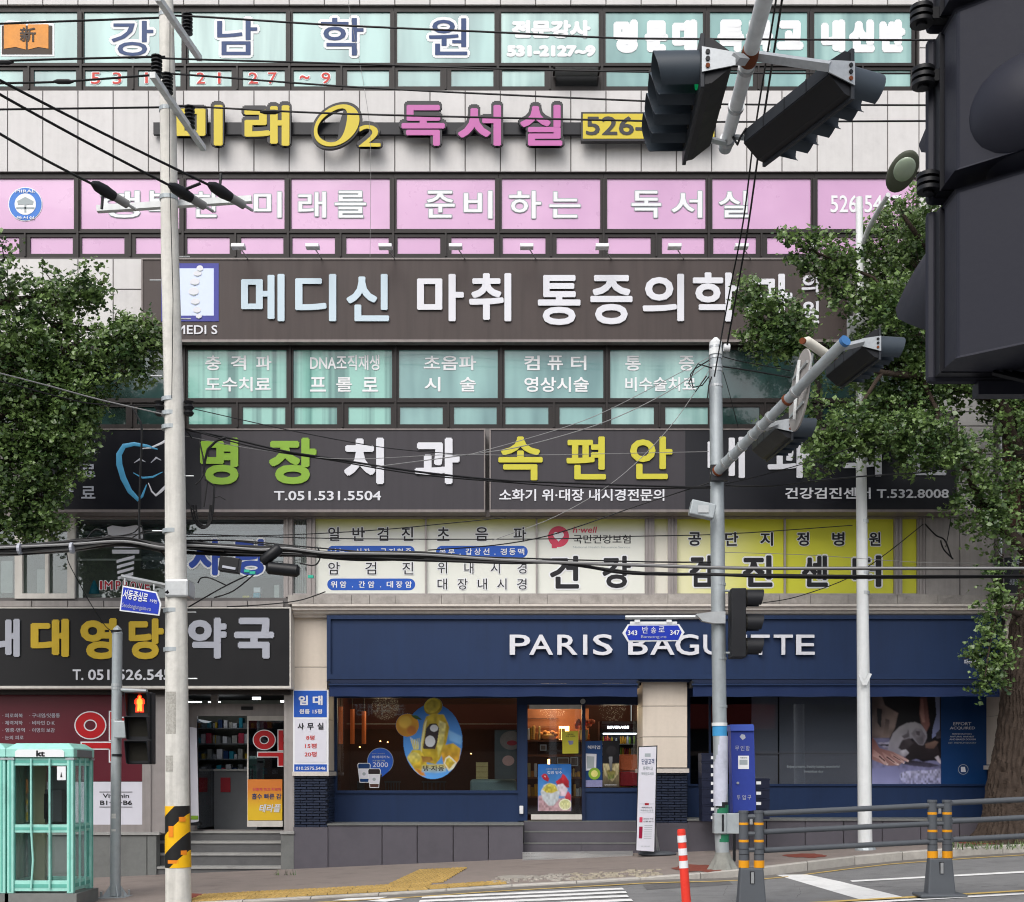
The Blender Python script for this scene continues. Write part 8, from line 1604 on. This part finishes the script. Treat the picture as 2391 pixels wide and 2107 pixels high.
for pts in ([L_(2424, 1120, 24, .2), L_(2395, 1090, 23.8, .17), L_(2360, 1020, 23.6, .13), L_(2335, 930, 23.3, .1), L_(2300, 860, 23, .07), L_(2250, 800, 22.8, .04)], [L_(2400, 1000, 24, .16), L_(2330, 930, 23.7, .12), L_(2240, 905, 23.4, .09), L_(2150, 880, 23, .07), L_(2060, 870, 22.6, .05), L_(1950, 840, 22.2, .035), L_(1830, 790, 21.9, .02), L_(1760, 730, 21.8, .01)],
            [L_(2240, 905, 23.4, .08), L_(2180, 830, 23.1, .06), L_(2110, 740, 22.8, .05), L_(2040, 650, 22.5, .03), L_(1930, 600, 22.3, .02), L_(1870, 575, 22.3, .01)], [L_(2350, 800, 24, .12), L_(2280, 700, 23.5, .08), L_(2180, 600, 23, .06), L_(2120, 520, 22.8, .04), L_(2090, 470, 22.8, .02)], [L_(2180, 600, 23, .05), L_(2170, 480, 22.9, .03), L_(2160, 425, 22.9, .01)],
            [L_(2424, 1300, 24, .16), L_(2330, 1230, 23.6, .1), L_(2280, 1160, 23.3, .07), L_(2260, 1100, 23.1, .05), L_(2200, 1060, 22.9, .03)], [L_(2150, 880, 23, .05), L_(2190, 960, 22.9, .04), L_(2186, 1000, 22.8, .03)], [L_(2060, 870, 22.6, .04), L_(2000, 960, 22.5, .03), L_(1930, 1050, 22.4, .015)], [L_(2395, 1440, 24, .06), L_(2330, 1420, 23.3, .03), L_(2312, 1500, 23.1, .02), L_(2300, 1580, 23, .01)]):
    limb(pts, rt)
CR = []
def cl(px, py, rx, ry, cnt, d=22.6, rd=.6): CR.append((px, py, rx, ry, d, rd, cnt))
cl(2105, 555, 84, 55, 190, 24.1, .5); cl(2130, 500, 60, 24, 34); cl(2085, 640, 92, 58, 200, 24.1, .5); cl(2172, 505, 18, 45, 26); cl(2085, 705, 70, 36, 90); cl(1996, 700, 45, 24, 42, 22.3, .3); cl(2075, 772, 75, 45, 110); cl(2150, 640, 60, 120, 150, 23.2); cl(2130, 800, 90, 60, 140, 23.2); cl(2166, 446, 12, 18, 6); cl(2052, 522, 20, 14, 8, 24.1, .3)
cl(1920, 602, 62, 34, 75, 22.3, .4); cl(1868, 576, 32, 18, 26, 22.3, .3); cl(1958, 640, 40, 36, 40, 22.4, .4); cl(1958, 620, 22, 26, 16, 22.5, .4); cl(1950, 664, 22, 22, 12, 22.5, .4)
cl(1750, 682, 22, 22, 20, 21.9, .3); cl(1772, 712, 34, 30, 40, 21.9, .35); cl(1812, 744, 52, 34, 75, 22, .4); cl(1796, 800, 48, 22, 50, 21.9, .35); cl(1760, 795, 24, 12, 14, 21.9, .3); cl(1840, 775, 36, 34, 42, 22, .4); cl(1830, 820, 36, 18, 24, 22, .3); cl(1868, 800, 24, 20, 18, 22.1, .3)
cl(1955, 870, 60, 50, 40, 23.4, .5); cl(2080, 870, 90, 60, 150, 23.3, .6); cl(2180, 880, 90, 60, 170, 23.3, .6); cl(2110, 960, 90, 50, 150, 23.2, .5); cl(2270, 900, 70, 60, 110, 23.4, .6); cl(2350, 900, 70, 70, 110, 23.6, .5)
cl(1850, 962, 46, 18, 26, 22.3, .3); cl(1975, 990, 55, 34, 70, 22.3, .4); cl(1925, 1040, 55, 26, 50, 22.3, .35); cl(1905, 1090, 26, 20, 18, 22.3, .3); cl(1960, 1060, 40, 24, 30, 22.3, .35); cl(2060, 1020, 60, 34, 70, 22.4, .4); cl(2130, 1010, 60, 34, 80, 22.5, .4); cl(2160, 1060, 60, 32, 70, 22.5, .4); cl(2210, 1040, 40, 40, 60, 22.6, .4); cl(2138, 1095, 22, 16, 14, 22.5, .3); cl(2020, 1050, 34, 22, 26, 22.4, .3)
cl(2290, 1060, 36, 34, 34, 23, .4); cl(2262, 1110, 26, 30, 26, 23, .4); cl(2325, 1150, 46, 50, 50, 23.3, .4); cl(2270, 1190, 60, 26, 60, 23.2, .4); cl(2300, 1225, 40, 22, 30, 23.2, .3); cl(2350, 1215, 40, 40, 30, 23.5, .4); cl(2380, 1040, 30, 70, 40, 23.4, .4); cl(2345, 1300, 20, 30, 10, 23.4, .2); cl(2350, 960, 30, 30, 20, 23)
cl(2322, 1370, 14, 34, 16, 23.2, .15); cl(2316, 1430, 16, 34, 24, 23.2, .15); cl(2312, 1500, 18, 36, 30, 23.2, .18); cl(2296, 1540, 26, 14, 16, 23.2, .15); cl(2324, 1545, 22, 26, 24, 23.2, .2); cl(2318, 1592, 26, 20, 30, 23.2, .2); cl(2266, 1535, 14, 8, 6, 23.2, .1); cl(2388, 1400, 10, 30, 6, 23.4, .15)
for cx_, cy_, rx_, ry_, n_ in ((2440, 620, 110, 90, 170), (2520, 760, 120, 100, 190), (2480, 900, 110, 90, 150), (2330, 620, 80, 70, 80), (2560, 960, 90, 90, 120), (2440, 480, 80, 60, 80)): cl(cx_, cy_, rx_, ry_, n_, 23.8, .8)
crown('crown', rt, CR, 5, 1.0)
# left-hand tree
lt_ = thing('ginkgo_tree', 'leafy ginkgo tree at the left edge covering the dental sign, trunk out of view', 'tree', P(-120, 2100, 21.5))
limb([L_(-120, 2140, 21.5, .3), L_(-118, 1700, 21.5, .25), L_(-115, 1300, 21.5, .22), L_(-110, 900, 21.5, .15), L_(-100, 600, 21.5, .06)], lt_, 'trunk', seg=24)
for pts in ([L_(-115, 1250, 21.5, .14), L_(-20, 1120, 21.8, .09), L_(80, 1000, 22, .05), L_(190, 900, 22.2, .025)], [L_(-112, 1000, 21.5, .12), L_(0, 850, 21.8, .08), L_(140, 760, 22, .05), L_(300, 780, 22.3, .02)], [L_(-105, 750, 21.5, .08), L_(30, 700, 21.8, .05), L_(160, 690, 22, .03), L_(215, 650, 22.1, .01)], [L_(-112, 1050, 21.5, .1), L_(60, 930, 21.8, .06), L_(200, 860, 22, .04), L_(330, 830, 22.2, .02)]): limb(pts, lt_)
CR = []
D_ = 21.9
cl(10, 610, 30, 40, 22, D_, .4); cl(20, 700, 60, 50, 60, D_, .5); cl(110, 715, 60, 32, 60, D_, .4); cl(170, 690, 66, 26, 70, D_, .4); cl(208, 688, 30, 18, 24, D_, .3); cl(205, 645, 14, 24, 5, D_, .15); cl(120, 655, 26, 22, 7, D_, .2); cl(240, 668, 12, 16, 4, D_, .15); cl(20, 760, 60, 60, 40, 22.6, .5)
cl(110, 755, 62, 32, 60, D_, .5); cl(305, 792, 64, 34, 80, D_, .4); cl(358, 780, 24, 26, 24, D_, .3); cl(268, 748, 10, 16, 5, D_, .15); cl(300, 752, 9, 10, 3, D_, .1); cl(330, 810, 50, 50, 85, D_, .4); cl(262, 836, 60, 44, 90, D_, .5); cl(150, 836, 90, 52, 150, D_, .6); cl(60, 840, 100, 60, 190, D_, .6); cl(270, 870, 60, 22, 50, D_, .4)
cl(70, 920, 110, 70, 230, D_, .7); cl(170, 930, 60, 60, 110, D_, .5); cl(40, 1010, 110, 70, 220, D_, .7); cl(150, 1010, 62, 50, 110, D_, .5); cl(205, 960, 26, 50, 34, D_, .3); cl(30, 1100, 110, 70, 220, D_, .7); cl(130, 1090, 50, 60, 90, D_, .4); cl(170, 1050, 40, 40, 40, D_, .3); cl(10, 1180, 110, 60, 190, D_, .7); cl(100, 1170, 40, 60, 60, D_, .4); cl(20, 1235, 100, 30, 80, D_, .6); cl(-120, 900, 160, 340, 620, 21.4, 1.4)
cl(95, 1235, 34, 20, 20, D_, .3); cl(-100, 620, 90, 90, 90, 21.5, 1.0)
crown('crown', lt_, CR, 6, .95)
# weeds at the foot of the tree and by the wall
random.seed(12)
gr = MB()
for _ in range(420):
    px = random.uniform(2215, 2420) if random.random() < .95 else random.uniform(640, 700); c = G(px, random.uniform(1960, 1984) if px > 1000 else 2044, zs); h = random.uniform(.04, .14); a = random.uniform(0, 6.28); lx, ly = math.cos(a) * .05, math.sin(a) * .05
    gr.add([(c.x - ly * .2, c.y + lx * .2, c.z - .01), (c.x + ly * .2, c.y - lx * .2, c.z - .01), (c.x + lx, c.y + ly, c.z + h)], [(0, 1, 2)])
tag(gr.build('weeds', 'ginkgo_leaf'), kind='stuff')
# fallen scraps
mat('litter_white', '#d8d8d4', rough=.7)
print('objects', len(bpy.data.objects))
